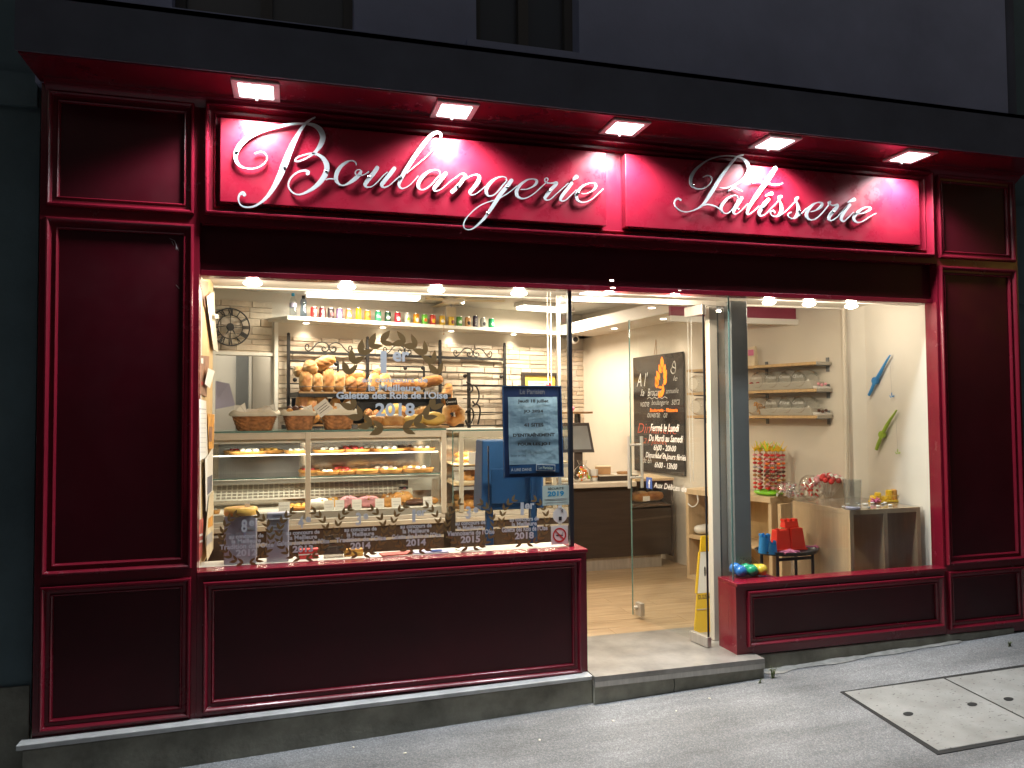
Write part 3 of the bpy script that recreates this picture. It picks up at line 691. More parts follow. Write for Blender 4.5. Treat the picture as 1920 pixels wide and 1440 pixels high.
letter(bl, L(z3, [(415,430,20),(390,365,22),(320,345,22),(220,370,40),(120,450,66),(50,550,70),(40,630,60),(90,680,26),(170,660,24),(260,590,26),(340,500,26),(410,420,22)], [(498,410,72),(430,500,74),(350,600,72),(305,660,60),(330,700,30),(410,680,16),(500,610,14),(590,530,14),(680,470,16)]))
letter(bl, L(z3, [(590,530,14),(680,470,16),(750,415,22),(810,420,50),(835,450,62),(790,520,70),(700,630,72),(610,715,74)], [(740,590,16),(850,490,22),(950,440,24),(1030,430,40),(1070,470,66),(1040,560,74),(970,650,72),(915,720,64),(930,765,30),(1000,755,16),(1080,700,14),(1160,630,14)]))
letter(bl, L(z3, [(1535,520,20),(1510,470,20),(1440,460,22),(1350,490,40),(1260,560,66),(1195,650,70),(1190,730,60),(1230,785,30),(1310,770,24),(1390,700,26),(1470,600,26),(1530,530,22)], [(1612,525,72),(1540,620,74),(1440,740,74),(1360,860,72),(1270,1000,66),(1180,1130,52),(1080,1240,40),(970,1330,26),(890,1355,18),(825,1335,18),(805,1270,16),(840,1180,18),(920,1080,20),(1040,975,20),(1170,905,18),(1310,860,14)], [(1420,820,14),(1520,760,14),(1620,690,14),(1700,620,14)]))
letter(bl, L(z4, [(500,480,14),(590,475,16),(680,440,24),(745,385,44),(755,335,40),(700,310,20),(610,320,26),(520,375,44),(450,450,60),(425,530,62),(450,600,48),(520,630,24),(610,610,14),(720,540,12),(820,450,12),(910,370,12)]))
letter(bl, L(z4, [(910,370,12),(940,320,14),(925,290,14),(895,300,14),(890,340,16),(930,375,22),(1010,375,20),(1080,370,50),(1060,410,62),(990,480,64),(930,560,62),(895,620,46),(920,655,24),(985,635,12),(1080,550,12),(1180,460,12),(1270,380,12)]))
letter(bl, L(z4, [(1328,378,56),(1260,470,60),(1180,570,60),(1145,640,54),(1175,670,26),(1240,645,12),(1330,560,12),(1400,490,12)], [(1350,320,30),(1380,290,60),(1405,275,76)]))
letter(bl, L(z4, [(1490,550,14),(1570,545,16),(1660,505,24),(1715,450,44),(1720,400,40),(1660,378,20),(1580,390,26),(1490,440,44),(1425,520,58),(1405,600,60),(1430,660,44),(1500,690,22),(1590,675,14),(1690,615,14),(1780,530,16),(1840,475,14)]))
letter(ps, L(z5, [(625,465,12),(680,440,16),(740,450,16),(770,495,14),(745,565,14),(680,630,16),(590,665,20),(500,660,26),(430,610,44),(410,530,56),(430,440,60),(490,345,50),(580,260,36),(700,180,24),(850,125,18),(1000,105,16),(1150,115,20),(1270,150,40),(1350,220,70),(1390,310,76),(1370,400,66),(1300,490,50),(1200,570,36),(1100,620,22),(1000,650,16),(900,645,12)],
 [(1290,95,30),(1200,120,34),(1120,200,44),(1020,320,56),(920,460,66),(820,620,76),(730,770,70),(650,890,50),(590,955,40),(500,1010,24),(400,1045,18),(300,1055,16),(200,1015,18),(140,940,18),(145,870,24),(190,830,36),(235,852,44)], [(600,950,24),(680,930,26),(760,940,30),(840,970,24),(900,1010,24),(960,1065,20)]))
letter(ps, L(z5, [(1205,820,18),(1180,780,20),(1120,780,22),(1040,820,40),(960,900,60),(920,980,60),(940,1050,44),(990,1080,20),(1060,1060,18),(1130,980,20),(1190,870,20),(1205,820,18)], [(1268,822,66),(1210,910,70),(1150,1000,66),(1130,1060,54),(1165,1090,28),(1230,1060,14),(1310,980,14),(1370,920,14)], [(1040,705,8),(1100,665,26),(1140,640,36),(1190,665,36),(1280,710,8)]))
letter(ps, L(z6, [(418,190,66),(340,310,72),(250,440,72),(150,580,70),(70,700,60),(20,790,56),(10,850,40),(50,850,20),(120,800,12),(180,740,12)], [(80,405,20),(160,390,28),(270,405,26),(380,430,24),(460,430,24),(520,412,14)]))
letter(ps, L(z6, [(318,642,54),(260,710,60),(205,790,56),(180,850,50),(210,880,28),(280,850,12),(360,770,12),(440,690,12)], [(280,590,24),(320,570,40),(360,558,64)]))
letter(ps, L(z6, [(440,690,12),(480,640,12),(510,600,12),(490,585,12),(465,610,14),(470,650,24),(500,720,50),(505,800,56),(470,870,40),(410,890,20),(360,870,16),(345,830,16),(385,805,30),(405,830,30)], [(470,880,14),(560,820,12),(640,740,12),(710,670,12)]))
letter(ps, L(z6, [(710,670,12),(745,630,12),(750,605,12),(725,610,12),(710,640,14),(725,690,30),(750,760,52),(745,840,56),(710,900,40),(650,915,18),(605,890,16),(605,850,16),(640,830,24)], [(720,900,14),(800,840,12),(870,770,12)]))
letter(ps, L(z6, [(930,820,12),(1000,800,20),(1070,750,40),(1090,705,40),(1040,685,18),(970,710,30),(900,780,52),(865,850,56),(880,910,44),(930,940,22),(1010,915,12),(1100,830,12),(1190,720,12)]))
letter(ps, L(z6, [(1190,720,12),(1215,680,14),(1190,675,20),(1190,710,18),(1240,730,18),(1310,725,46),(1290,770,56),(1230,840,56),(1190,910,46),(1215,950,22),(1290,910,12),(1380,820,12),(1450,740,12)]))
letter(ps, L(z6, [(1488,722,50),(1430,790,54),(1380,870,54),(1365,930,46),(1400,960,22),(1460,910,12),(1540,830,12)], [(1465,685,20),(1510,660,40),(1550,645,62)]))
letter(ps, L(z6, [(1600,850,12),(1680,840,18),(1760,800,36),(1785,770,40),(1750,755,20),(1680,770,30),(1590,840,50),(1545,900,54),(1560,950,44),(1610,975,20),(1690,950,14),(1780,890,16),(1865,845,14)]))
for t, lst in ((bl, [(444,285),(533,314),(611,321),(692,331),(753,333),(858,348),(950,350),(914,400),(1030,357),(1084,362)]), (ps, [(1299,347),(1383,393),(1431,389),(1498,396),(1562,398),(1605,399)])):
    for x, y in lst:
        p = at_y(x, y, YL0); c = t.location
        sb = MB().lathe([(.0075, 0), (.0075, .004), (.004, .007), (0, .0075)], 10, Matrix.Translation((p.x - c.x, YL0 - .001, p.z - c.z)) @ Matrix.Rotation(R(90), 4, 'X'), cap=False)
        obj('screw', sb, K['screw'], t, 40)

# flood lamps sunk in the soffit
order = ['leftmost', 'second', 'middle', 'fourth', 'rightmost']
where = ['above the capital B', 'above the letter l', 'above the gap between the two sign boards', 'above the tall letter t', 'at the far right end']
for i, (px, py) in enumerate([(481, 175), (849, 212), (1164, 245), (1443, 273), (1697, 297)]):
    p = at_z(px, py, 3.10); p.y = -.175
    q = at_z(px, py, 3.10)
    t = thing('flood_lamp', 'white framed square flood lamp in the soffit, ' + where[i], 'lamp', (q.x, -.175, 3.104), 0, 'flood lamps lighting the sign')
    f = MB(); h = .112; d = .080
    for r in ((-h, h, -h, -d), (-h, h, d, h), (-h, -d, -d, d), (d, h, -d, d)): f.box(r[0], r[1], r[2], r[3], -.012, .0)
    obj('lamp_frame', f, K['lampframe'], t, bevel=.003)
    obj('lamp_glass', BOX(-d, d, -d, d, -.015, -.001), K['lampglow'], t, bevel=.003)
    obj('clip', BOX(-.006, .006, d - .012, d + .01, -.030, -.0125), K['screw'], t)
    point_light('flood_light', (0, 0, -.045), SIGN_W, COOL, .10, 142, .38, t)

# ================================================================== WINDOWS AND DOOR FRAMES
YG = .088
GT = 2.204
def pane(name, x0, x1, y0, y1, z0, z1, m='glass', parent=SF): return obj(name, BOX(x0, x1, y0, y1, z0, z1), K[m], parent)
pane('window_pane', XL1 + .002, 1.532, YG, YG + .008, .723, GT)
obj('corner_post', BOX(1.534, 1.558, YG - .006, YG + .024, .723, GT), K['blackmetal'], SF, bevel=.002)
pane('window_pane', 1.541, 1.549, YG + .026, .262, .723, GT)
obj('door_post', BOX(1.530, 1.549, .264, .285, .037, GT), K['whitepaint'], SF, bevel=.003)
YR = .072
pane('window_pane', 2.590, XR0 - .008, YR, YR + .008, .463, GT)
pane('window_pane', 2.578, 2.586, YR, .205, .463, GT)
obj('glass_edge', BOX(2.578, 2.588, YR - .003, YR - .0005, .463, GT), K['edgeglass'], SF)
gx0, gx1 = at_y(1371, 800, .235).x, at_y(1405, 800, .215).x
obj('mullion_post', BOX(gx0, gx1, .215, .30, .463, GT), K['alu'], SF, bevel=.004)
wx0, wx1, wx2 = at_y(1332, 800, .30).x, at_y(1346, 800, .30).x, at_y(1369, 800, .30).x
obj('door_post', BOX(wx0 - .004, wx1 - .002, .285, .34, .037, GT), K['whitepaint'], SF, bevel=.003)
obj('door_seal', BOX(wx1 - .001, wx1 + .016, .30, .34, .037, GT), K['alu'], SF)
obj('door_post', BOX(wx1 + .018, wx2 + .02, .31, .36, .037, GT), K['whitepaint'], SF, bevel=.003)
obj('door_track', BOX(1.566, wx2, .27, .34, GT - .03, GT + .002), K['whitepaint'], SF)

# glass door, hinged on the right and standing open into the shop
ZF = .033
H0 = at_z(1328, 1212, ZF + .010); F0 = at_z(1187, 1153, ZF + .010)
dv = Vector((F0.x - H0.x, F0.y - H0.y, 0)); DW = dv.length; dang = math.atan2(dv.y, dv.x)   # local +x from hinge to free edge
door = thing('glass_door', 'frameless glass door standing open inwards with white opening hours on it', 'door', (H0.x, H0.y, ZF), dang)
DH = 2.13
obj('door_pane', BOX(0, DW, -.005, .005, .012, DH), K['glass'], door)
obj('glass_edge', BOX(-.006, -.0005, -.006, .006, .012, DH), K['blackmetal'], door)
obj('glass_edge', BOX(DW + .0005, DW + .003, -.005, .005, .012, DH), K['edgeglass'], door)
obj('patch_fitting', BOX(-.012, .165, -.016, .016, .006, .068), K['steel'], door, bevel=.003)
obj('patch_fitting', BOX(-.012, .165, -.016, .016, DH - .06, DH + .004), K['steel'], door, bevel=.003)
DINV = Matrix.Rotation(-dang, 4, 'Z') @ Matrix.Translation((-H0.x, -H0.y, -ZF))
def on_door(px, py, off=0): return DINV @ at_pl(px, py, (H0.x, H0.y), dang)
q = on_door(1200, 1142)
lk = obj('lock_plate', BOX(q.x - .035, q.x + .035, -.016, .016, q.z - .045, q.z + .045), K['steel'], door, bevel=.003)
kb = MB().lathe([(.014, 0), (.014, .018), (.010, .024), (0, .024)], 14, Matrix.Translation((q.x + .012, .016, q.z + .01)) @ Matrix.Rotation(R(-90), 4, 'X'), cap=False); obj('lock_knob', kb, K['chrome'], lk, 40)
# pull handles, one each side
qt, qb = on_door(1186, 818), on_door(1186, 914)
for sgn, nm in ((1, 'outer'), (-1, 'inner')):
    hb = MB(); y = .055 * sgn; xh = DW - .055
    hb.tube([(xh, y, qb.z), (xh, y, qt.z)], .0115, 12)
    for z in (qb.z + .075, qt.z - .06): hb.tube([(xh, .005 * sgn, z), (xh, y, z)], .009, 10)
    obj('pull_handle', hb, K['chrome'], door, 40)
FACE = .0062                                  # outer face of the door (towards the street)
sgnf = 1 if (Matrix.Rotation(dang, 3, 'Z') @ Vector((0, 1, 0))).y < 0 else -1
def door_text(s, px, py, wpx, hpx, m='chalk', **k):
    c = on_door(px, py); a = on_door(px - wpx / 2, py); b = on_door(px + wpx / 2, py); t_ = on_door(px, py - hpx / 2); u_ = on_door(px, py + hpx / 2)
    return text('lettering', s, K[m], door, ((a.x + b.x) / 2, FACE * sgnf, c.z), abs(a.x - b.x), abs(t_.z - u_.z), rot=(0, 0, R(180)) if sgnf > 0 else None, **k)
for s, px, py, w, h in [('Fermé le Lundi', 1248, 802, 54, 14), ('Du Mardi au Samedi', 1250, 822, 64, 13), ('6h00 - 20h00', 1248, 840, 42, 11), ('Dimanche et Jours fériés', 1250, 857, 76, 14), ('6h00 - 13h00', 1250, 873, 42, 11), ('Aux Délices de Marseille'[:14], 1258, 913, 62, 11)]:
    door_text(s, px, py, w, h, shear=.28, bold=.012)
door_text('Boulangerie - Pâtisserie', 1246, 770, 52, 9, 'orange', shear=.15, bold=.02)
a_, b2 = on_door(1213, 905), on_door(1224, 905); t_, u_ = on_door(1218, 895), on_door(1218, 916)
obj('badge', BOX(min(a_.x, b2.x), max(a_.x, b2.x), FACE * sgnf - .0004, FACE * sgnf, u_.z, t_.z), K['fbblue'], door)
cbd = on_door(1219, 906)
text('lettering', 'f', K['white'], door, (cbd.x, (FACE + .001) * sgnf, cbd.z - .004), .020, .058, rot=(0, 0, R(180)) if sgnf > 0 else None, bold=.05)
# orange wheat ear decal
def leaf2(b, c, ang, Ln, w, y, n=6):
    pts = []
    for i in range(n + 1):
        t = i / n; pts.append((t * Ln, w / 2 * math.sin(math.pi * t ** .8)))
    poly = pts + [(p[0], -p[1]) for p in pts[-2:0:-1]]
    ca, sa = math.cos(ang), math.sin(ang)
    b.prism([(c[0] + x * ca - z * sa, c[1] + x * sa + z * ca) for x, z in poly], y - .0004, y)
wb = MB(); yy = FACE * sgnf
for (px, py, ang, Lp) in [(1243, 690, 92, 20), (1241, 700, 112, 17), (1245, 700, 68, 17), (1238, 712, 118, 18), (1246, 711, 62, 18), (1236, 722, 122, 18), (1246, 722, 58, 16), (1233, 728, 100, 16)]:
    c = on_door(px, py); p1 = on_door(px, py - Lp); Ln = (p1.z - c.z)
    aa = R(ang) if sgnf < 0 else R(180 - ang)
    leaf2(wb, (c.x, c.z), aa, Ln * 1.1, Ln * .58, yy)
c = on_door(1240, 730)
for k, (dx, dz, w, h) in enumerate([(-.028, .0, .028, .075), (-.012, -.03, .03, .05), (.012, -.035, .03, .05), (.0, .015, .05, .018)]):
    leaf2(wb, (c.x + dx, c.z + dz - h / 2), R(90), h, w, yy - .0005 * (k + 1) * (1 if sgnf < 0 else -1))
obj('wheat_decal', wb, K['orange'], door)

# ================================================================== SHOP INTERIOR
# right-hand walls follow the old building: toy wall, angled shelf wall, side wall
WA, WBp, WC, WD_ = Vector((3.33, 4.60)), Vector((3.62, 2.20)), Vector((4.07, .84)), Vector((4.11, .68))
BW0, BANG = (0.0, 3.60), R(15.5)           # stone back wall line
BU = Vector((math.cos(BANG), math.sin(BANG), 0)); BN = Vector((math.sin(BANG), -math.cos(BANG), 0))   # along, towards the street
def on_back(px, py, d=0): return at_pl(px, py, (BW0[0] + BN.x * d, BW0[1] + BN.y * d), BANG)
def back_uv(p): return (Vector((p.x - BW0[0], p.y - BW0[1], 0)).dot(BU), p.z)
def bpt(u, d, z): return Vector((BW0[0] + BU.x * u + BN.x * d, BW0[1] + BU.y * u + BN.y * d, z))
CZM, CZL = 2.66, 2.275
# floor: sub-floor and planks
fl = MB().box(-2.2, 4.3, .3, 7.2, -.2, .026); F = struct('shop_floor', fl, K['wood'])
pm = {}
def plank(x0, x1, y0, y1):
    key = (round(x1 - x0, 3), round(y1 - y0, 3))
    if key not in pm: pm[key] = BOX(0, key[0] - .002, 0, key[1] - .002, 0, .008).mesh('plank', K['oak'])
    put('plank', pm[key], F, (x0, y0, .0255), bevel=0)
rp = random.Random(5)
for j in range(17):
    y0 = .45 + .16 * j; x = 1.45 - rp.choice((0, .3, .6, .9))
    while x < 4.05:
        if x + 1.2 > 1.3 and not (x > 3.6 and y0 > 2): plank(x, x + 1.2, y0, y0 + .16)
        x += 1.2
def wall_seg(name, a, b, z0, z1, m, t=.06, side=1):
    d = (b - a).normalized(); n = Vector((-d.y, d.x)) * t * side
    q = [(a.x, a.y), (b.x, b.y), (b.x + n.x, b.y + n.y), (a.x + n.x, a.y + n.y)]
    if side < 0: q = q[::-1]
    o = MB().hexa([(x, y, z0) for x, y in q] + [(x, y, z1) for x, y in q]); return struct(name, o, m)
wall_seg('side_wall', WA, WBp, .03, 2.9, K['cream'], side=1)
wall_seg('shelf_wall', WBp, WC, .03, 2.9, K['cream'], side=1)
wall_seg('side_wall', WC, WD_, .03, 2.9, K['toywall'], side=1)
wall_seg('toy_wall', WD_, Vector((4.112, .10)), .03, 2.9, K['toywall'], side=1)
struct('left_wall', BOX(-1.9, -1.84, .1, 3.3, .03, 2.9), K['cream'])
struct('front_wall', BOX(-1.9, -.462, .10, .16, .03, 2.9), K['cream'])
struct('low_ceiling', BOX(-1.9, 4.2, .171, .80, CZL, CZL + .10), K['ceil'])
struct('ceiling_step', BOX(-1.9, 4.2, .801, .83, CZL - .012, CZM), K['trim'])
struct('main_ceiling', BOX(-1.9, 4.4, .831, 6.8, CZM, CZM + .1), K['ceil'])
# trim on the angled corner (pipe boxing)
struct('pipe_boxing', MB().tube([(4.02, .80, .03), (4.02, .80, CZL)], .016, 10), K['cream'], 50)
# side panel at the left end of the window with the notices
struct('side_partition', BOX(-.50, -.468, .10, .78, .70, CZL), K['pine'])
# white deck behind the left window, and its sill board
struct('display_deck', BOX(-.467, 1.52, .098, .26, .69, .7235), K['innerwhite'])

# stone-clad back wall with a doorway at the left
u_d0 = back_uv(on_back(403, 669))[0]; u_d1, z_d = back_uv(on_back(511, 668))
u_end = 3.55
def bbox(b, u0, u1, d0, d1, z0, z1):
    p = [bpt(u0, d1, 0), bpt(u1, d1, 0), bpt(u1, d0, 0), bpt(u0, d0, 0)]
    b.hexa([(q.x, q.y, z0) for q in p] + [(q.x, q.y, z1) for q in p]); return b
b = MB(); bbox(b, -2.0, u_d0, -.08, 0, .03, CZM); bbox(b, u_d0, u_d1, -.08, 0, z_d, CZM); bbox(b, u_d1, u_end, -.08, 0, .03, CZM)
BWL = struct('back_wall', b, K['cream'])
ZS0 = 1.36                                   # the cladding is built where it can be seen
zsL = back_uv(on_back(440, 561))[1]; u_s, z_sh = back_uv(on_back(515, 614))
sm = {}
rs = random.Random(11); n_st = 0
def stone(u0, u1, z0, z1):
    global n_st
    w = round(u1 - u0, 2); h = round(z1 - z0, 3); dpt = rs.choice((.008, .011, .014, .018)); mi = rs.choice((0, 0, 0, 1, 2, 2, 3, 4)); key = (w, h, dpt, mi)
    if key not in sm:
        bb = MB(); e = .003
        bb.hexa([(0, 0, 0), (0, 0, 0), (0, 0, 0), (0, 0, 0), (0, 0, 0), (0, 0, 0), (0, 0, 0), (0, 0, 0)]) if False else None
        W_, H_ = w - .003, h - .003
        fr = [(e, -dpt, e), (W_ - e, -dpt * rs.uniform(.7, 1), e), (W_ - e, -dpt * rs.uniform(.75, 1.1), H_ - e), (e, -dpt * rs.uniform(.75, 1.1), H_ - e)]
        bk = [(0, 0, 0), (W_, 0, 0), (W_, 0, H_), (0, 0, H_)]
        bb.add(fr + bk, [(0, 1, 2, 3), (4, 5, 1, 0), (5, 6, 2, 1), (6, 7, 3, 2), (7, 4, 0, 3)])
        sm[key] = bb.mesh('stone', STONE[mi])
    p = bpt(u0, .0005, z0); put('stone', sm[key], BWL, p, (0, 0, BANG)); n_st += 1
z = ZS0; row = 0
while z < 2.56:
    h = rs.choice((.045, .05, .06, .06, .075)); ztop = z + h
    if z < z_d - .02 and ztop > z_d: ztop = z_d; h = ztop - z
    spans = []
    if z >= z_d - .001:
        if ztop < zsL + .02: spans.append((-1.10, u_s - .02))
    elif z < z_d: spans.append((u_d1 + .02, u_s - .005))
    if ztop < z_sh - .01: spans.append((u_s + .03, 3.5))
    for s0, s1 in spans:
        u = s0
        while u < s1 - .02:
            w = rs.choice((.14, .18, .22, .28, .34, .42)) if s1 - s0 > .3 else s1 - s0
            if u + w > s1 - .08: w = s1 - u
            stone(u, u + w, z, ztop); u += w
    z = ztop; row += 1
print('stones', n_st)
b = MB(); bbox(b, u_s - .012, u_s + .022, .0, .045, .9, z_sh + .05); struct('corner_trim', b, K['trim'])
b = MB(); bbox(b, u_d0 - .05, u_d0, .0, .03, .03, z_d + .03); bbox(b, u_d1, u_d1 + .022, .0, .03, .03, z_d + .03); bbox(b, u_d0, u_d1, .0, .03, z_d, z_d + .03); struct('doorway_frame', b, K['trim'])
# room seen through the doorway
b = MB(); bbox(b, -2.2, .6, -1.9, -1.84, .03, CZM); struct('rear_room_wall', b, K['ceil'])
b = MB(); bbox(b, .0, .05, -1.84, -.09, .03, CZM); struct('rear_room_wall', b, K['cream'])
rr = thing('rear_door', 'grey door with a dark glazed leaf at the back of the passage', 'door', bpt(-.55, -1.80, .03), BANG)
ua = back_uv(on_back(443, 700, -1.78))[0] + .55; ub_ = back_uv(on_back(471, 700, -1.78))[0] + .55; uc = back_uv(on_back(507, 700, -1.78))[0] + .55
obj('door_leaf', BOX(ua, ub_ - .01, -.03, -.001, 0, 2.2), K['alu'], rr); obj('glazed_leaf', BOX(ub_, uc, -.05, -.002, 0, 2.15), K['darkwin'], rr)
obj('door_frame', BOX(ub_ - .035, ub_ - .005, -.07, -.001, 0, 2.2), K['trim'], rr); obj('handle', BOX(ub_ + .01, ub_ + .03, -.09, -.051, 1.0, 1.10), K['chrome'], rr)
a_, c_ = back_uv(on_back(385, 716, -1.1)), back_uv(on_back(421, 778, -1.1))
t = thing('wall_cabinet', 'small grey cabinet on the passage wall behind the notices', 'cabinet', bpt(a_[0], -1.7, c_[1]), BANG)
obj('body', BOX(0, c_[0] - a_[0], -.1, .1, 0, a_[1] - c_[1]), K['rib'], t); obj('door', BOX(.01, c_[0] - a_[0] - .01, -.108, -.101, .01, a_[1] - c_[1] - .01), K['alu'], t)
pl = MB(); w = .24
pl.hexa([(0, 0, 0), (w, .0, .05), (w, .003, .05), (0, .003, 0), (-.02, -.02, .30), (w * .75, -.03, .26), (w * .75, -.027, .26), (-.02, -.017, .30)])
tag(obj('notice', pl, K['lilac'], None, loc=bpt(back_uv(on_back(390, 770, -.4))[0], -.35, on_back(390, 770, -.4).z), rot=(0, 0, BANG)), 'crumpled lilac paper hanging in the passage left of the grey cabinet', 'notice')

pp = bpt(-.45, -.95, CZM)  # unseen lamp, added to brighten the enclosed passage
t = thing('passage_fill_lamp', 'added round ceiling lamp, out of view, brightening the passage behind the doorway', 'ceiling light', pp)
obj('diffuser', MB().lathe([(.14, 0), (.15, -.03), (.11, -.06), (0, -.07)], 24, None, cap=False), K['bulbglow'], t, 40); point_light('passage_fill_light', (0, 0, -.12), 22, (1, .9, .76), .1, parent=t)
# shelf with the cans, running along the back wall and returning along the side wall
SHZ = on_back(590, 597, .20).z
us0 = back_uv(on_back(539, 594, .28))[0]
t = thing('wall_shelf', 'long white shelf with small spotlights carrying bottles and drink cans', 'shelf', bpt(us0, 0, SHZ - .035), BANG)
SHU = us0
obj('shelf_board', MB().hexa([(0, -.28, 0), (3.5 - us0, -.28, 0), (3.5 - us0, 0, 0), (-.12, 0, 0), (0, -.28, .035), (3.5 - us0, -.28, .035), (3.5 - us0, 0, .035), (-.12, 0, .035)]), K['trim'], t, bevel=.003)
SHELF = t
for i, (px, py) in enumerate([(574, 606), (718, 614), (846, 621), (963, 627)]):
    p = at_z(px, py, SHZ - .036); u, _ = back_uv(p); dd = (Vector((p.x - BW0[0], p.y - BW0[1], 0))).dot(BN); dd = max(.06, min(.2, dd))
    lb = MB().lathe([(.028, 0), (.028, -.004), (.018, -.006), (0, -.003)], 16, Matrix.Translation((u - us0, -dd, -.0005)), cap=False)
    o = obj('spotlight', lb, K['spotglow'], t, 40)
    point_light('spot_light', (u - us0, -dd, -.02), SPOT_W * .55, WARM, .03, 120, 1.0, t)
rs_ = thing('bulkhead', 'white boxed soffit with small recessed spots along the side wall', 'bulkhead', (WBp.x, WBp.y, SHZ - .035))
d = (WA - WBp).normalized(); n = Vector((-d.y, d.x))
Q = lambda s, o, z: (d.x * s + n.x * o, d.y * s + n.y * o, z)
ln = (WA - WBp).length
obj('soffit', MB().hexa([Q(-.15, 0.0, 0), Q(ln, .0, 0), Q(ln, .42, 0), Q(-.15, .42, 0), Q(-.15, 0, .12), Q(ln, 0, .12), Q(ln, .42, .12), Q(-.15, .42, .12)]), K['trim'], rs_)
for px, py in [(1152, 616), (1244, 598), (1222, 577)]:
    p = at_z(px, py, SHZ - .036); lp = (p.x - WBp.x, p.y - WBp.y, -.001)
    obj('spotlight', MB().lathe([(.03, 0), (.03, -.004), (.018, -.006), (0, -.003)], 16, Matrix.Translation(lp), cap=False), K['spotglow'], rs_, 40)
    point_light('spot_light', (lp[0], lp[1], -.03), SPOT_W * .9, WARM, .03, 110, 1.0, rs_)
# burgundy pelmet with white lower edge
pa, pb2 = at_y(1257, 571, 1.25), at_y(1257, 592, 1.25); pc = at_y(1590, 600, 1.25)
t = thing('pelmet', 'burgundy band with white lower edge hanging from the ceiling at the right', 'pelmet', (pa.x, 1.25, pb2.z))
x1 = 3.93 - pa.x
obj('band', BOX(0, x1, 0, .03, 0, CZM - pb2.z - .001), K['burg'], t)
obj('lower_edge', BOX(-.01, x1 + .01, -.02, .05, -.045, -.0005), K['trim'], t)

# ceiling tubes
def tube_lamp(pa, pb_, z, label, w=.09):
    a, b_ = at_z(*pa, z), at_z(*pb_, z); dv = b_ - a; L_ = math.hypot(dv.x, dv.y)
    t = thing('ceiling_tube', label, 'ceiling light', (a.x, a.y, z), math.atan2(dv.y, dv.x), 'fluorescent ceiling lights')
    obj('diffuser', BOX(0, L_, -w, w, -.03, 0), K['tubeglow'], t, bevel=.01); obj('end_cap', BOX(L_ + .001, L_ + .05, -w, w, -.032, .01), K['white'], t); obj('housing', BOX(-.02, L_ + .02, -w - .01, w + .01, .001, .04), K['white'], t)
    la = bpy.data.lights.new('tube_light', 'AREA'); la.shape = 'RECTANGLE'; la.size = L_; la.size_y = 2 * w; la.energy = TUBE_W; la.color = (1, .86, .66)
    o = bpy.data.objects.new('tube_light', la); COL.objects.link(o); o.parent = t; o.location = (L_ / 2, 0, -.045)
tube_lamp((575, 549), (785, 557), 2.615, 'long fluorescent ceiling light above the row of cans')
tube_lamp((975, 574), (1062, 580), 2.615, 'short stretch of fluorescent light seen beside the blind cords')
tube_lamp((1092, 541), (1122, 543), 2.23, 'small square ceiling light just inside the door top', .05)

# window down-lights: glass disc under a bright bulb
names = ['above the wall clock', 'above the drink cans, second from the left', 'third from the left over the big wreath', 'above the blue poster, fourth from the left']
def downlight(px, py, z, label, group, big=1, pw=1.0):
    p = at_z(px, py, z); t = thing('downlight', label, 'ceiling lamp', (p.x, p.y, CZL), 0, group)
    h = CZL - z
    obj('socket', MB().lathe([(.036 * big, 0), (.036 * big, -.008), (.028 * big, -.014), (.022, -h + .012), (.0, -h + .012)], 18, None, cap=False), K['bulbglow'], t, 40)
    obj('glass_disc', MB().lathe([(.0, -h + .011), (.044 * big, -h + .008), (.052 * big, -h), (.046 * big, -h - .008), (.022 * big, -h - .016), (0, -h - .018)], 22, None, cap=False), K['bulbglow'], t, 40)
    point_light('down_light', (0, 0, -h - .045), SPOT_W * .9 * pw, WARM, .03, parent=t)
for (px, py), nm in zip([(474, 531), (650, 538), (818, 544), (973, 550)], names):
    downlight(px, py, 2.225, 'glowing glass disc down-light in the left window ' + nm, 'down-lights over the left window')
for (px, py), nm in zip([(1143, 542), (1267, 547)], ['left one of the pair over the doorway', 'right one of the pair over the doorway']):
    downlight(px, py, 2.225, 'bright round down-light, ' + nm, 'down-lights over the doorway', 1.0)
for (px, py), nm in zip([(1442, 567), (1517, 570), (1596, 574)], ['left one of three', 'middle one of three', 'right one of three beside the pale wall']):
    downlight(px, py, 2.205, 'glowing disc down-light in the right window, ' + nm, 'down-lights over the right window', .85, .5)

# ================================================================== WALL CLOCK, RACK, DIPLOMA, CAMERA
c = on_back(432, 613, .05); rad = abs(back_uv(on_back(466, 613, .05))[0] - back_uv(c)[0]) * 1.06
t = thing('wall_clock', 'round black iron wall clock with roman numerals on the stone wall', 'clock', c, BANG)
T = lambda r, n=48: [(r * math.cos(2 * math.pi * i / n), 0, r * math.sin(2 * math.pi * i / n)) for i in range(n)]
obj('outer_ring', MB().tube(T(rad), .0065, 6, closed=True), K['clock'], t, 60)
obj('inner_ring', MB().tube(T(rad * .64), .004, 6, closed=True), K['clock'], t, 60)
sp = MB()
for k in range(4):
    a = k * math.pi / 2; sp.tube([(0, 0, 0), (rad * .64 * math.cos(a), 0, rad * .64 * math.sin(a))], .003, 5)
obj('spokes', sp, K['clock'], t)
obj('hub', MB().lathe([(0, -.008), (rad * .19, -.008), (rad * .21, 0), (rad * .19, .008), (0, .008)], 18, Matrix.Rotation(R(90), 4, 'X'), cap=False), K['clock'], t, 40)
obj('hand', MB().prism([(-.006, .0), (-.036, -rad * .30), (-.05, -rad * .46), (-.024, -rad * .32), (.004, 0)], -.016, -.012), K['clock'], t)
obj('hand', MB().prism([(-.004, .0), (.024, -rad * .30), (.042, -rad * .44), (.034, -rad * .26), (.006, 0)], -.022, -.018), K['clock'], t)
NUM = ['XII', 'I', 'II', 'III', 'IIII', 'V', 'VI', 'VII', 'VIII', 'IX', 'X', 'XI']
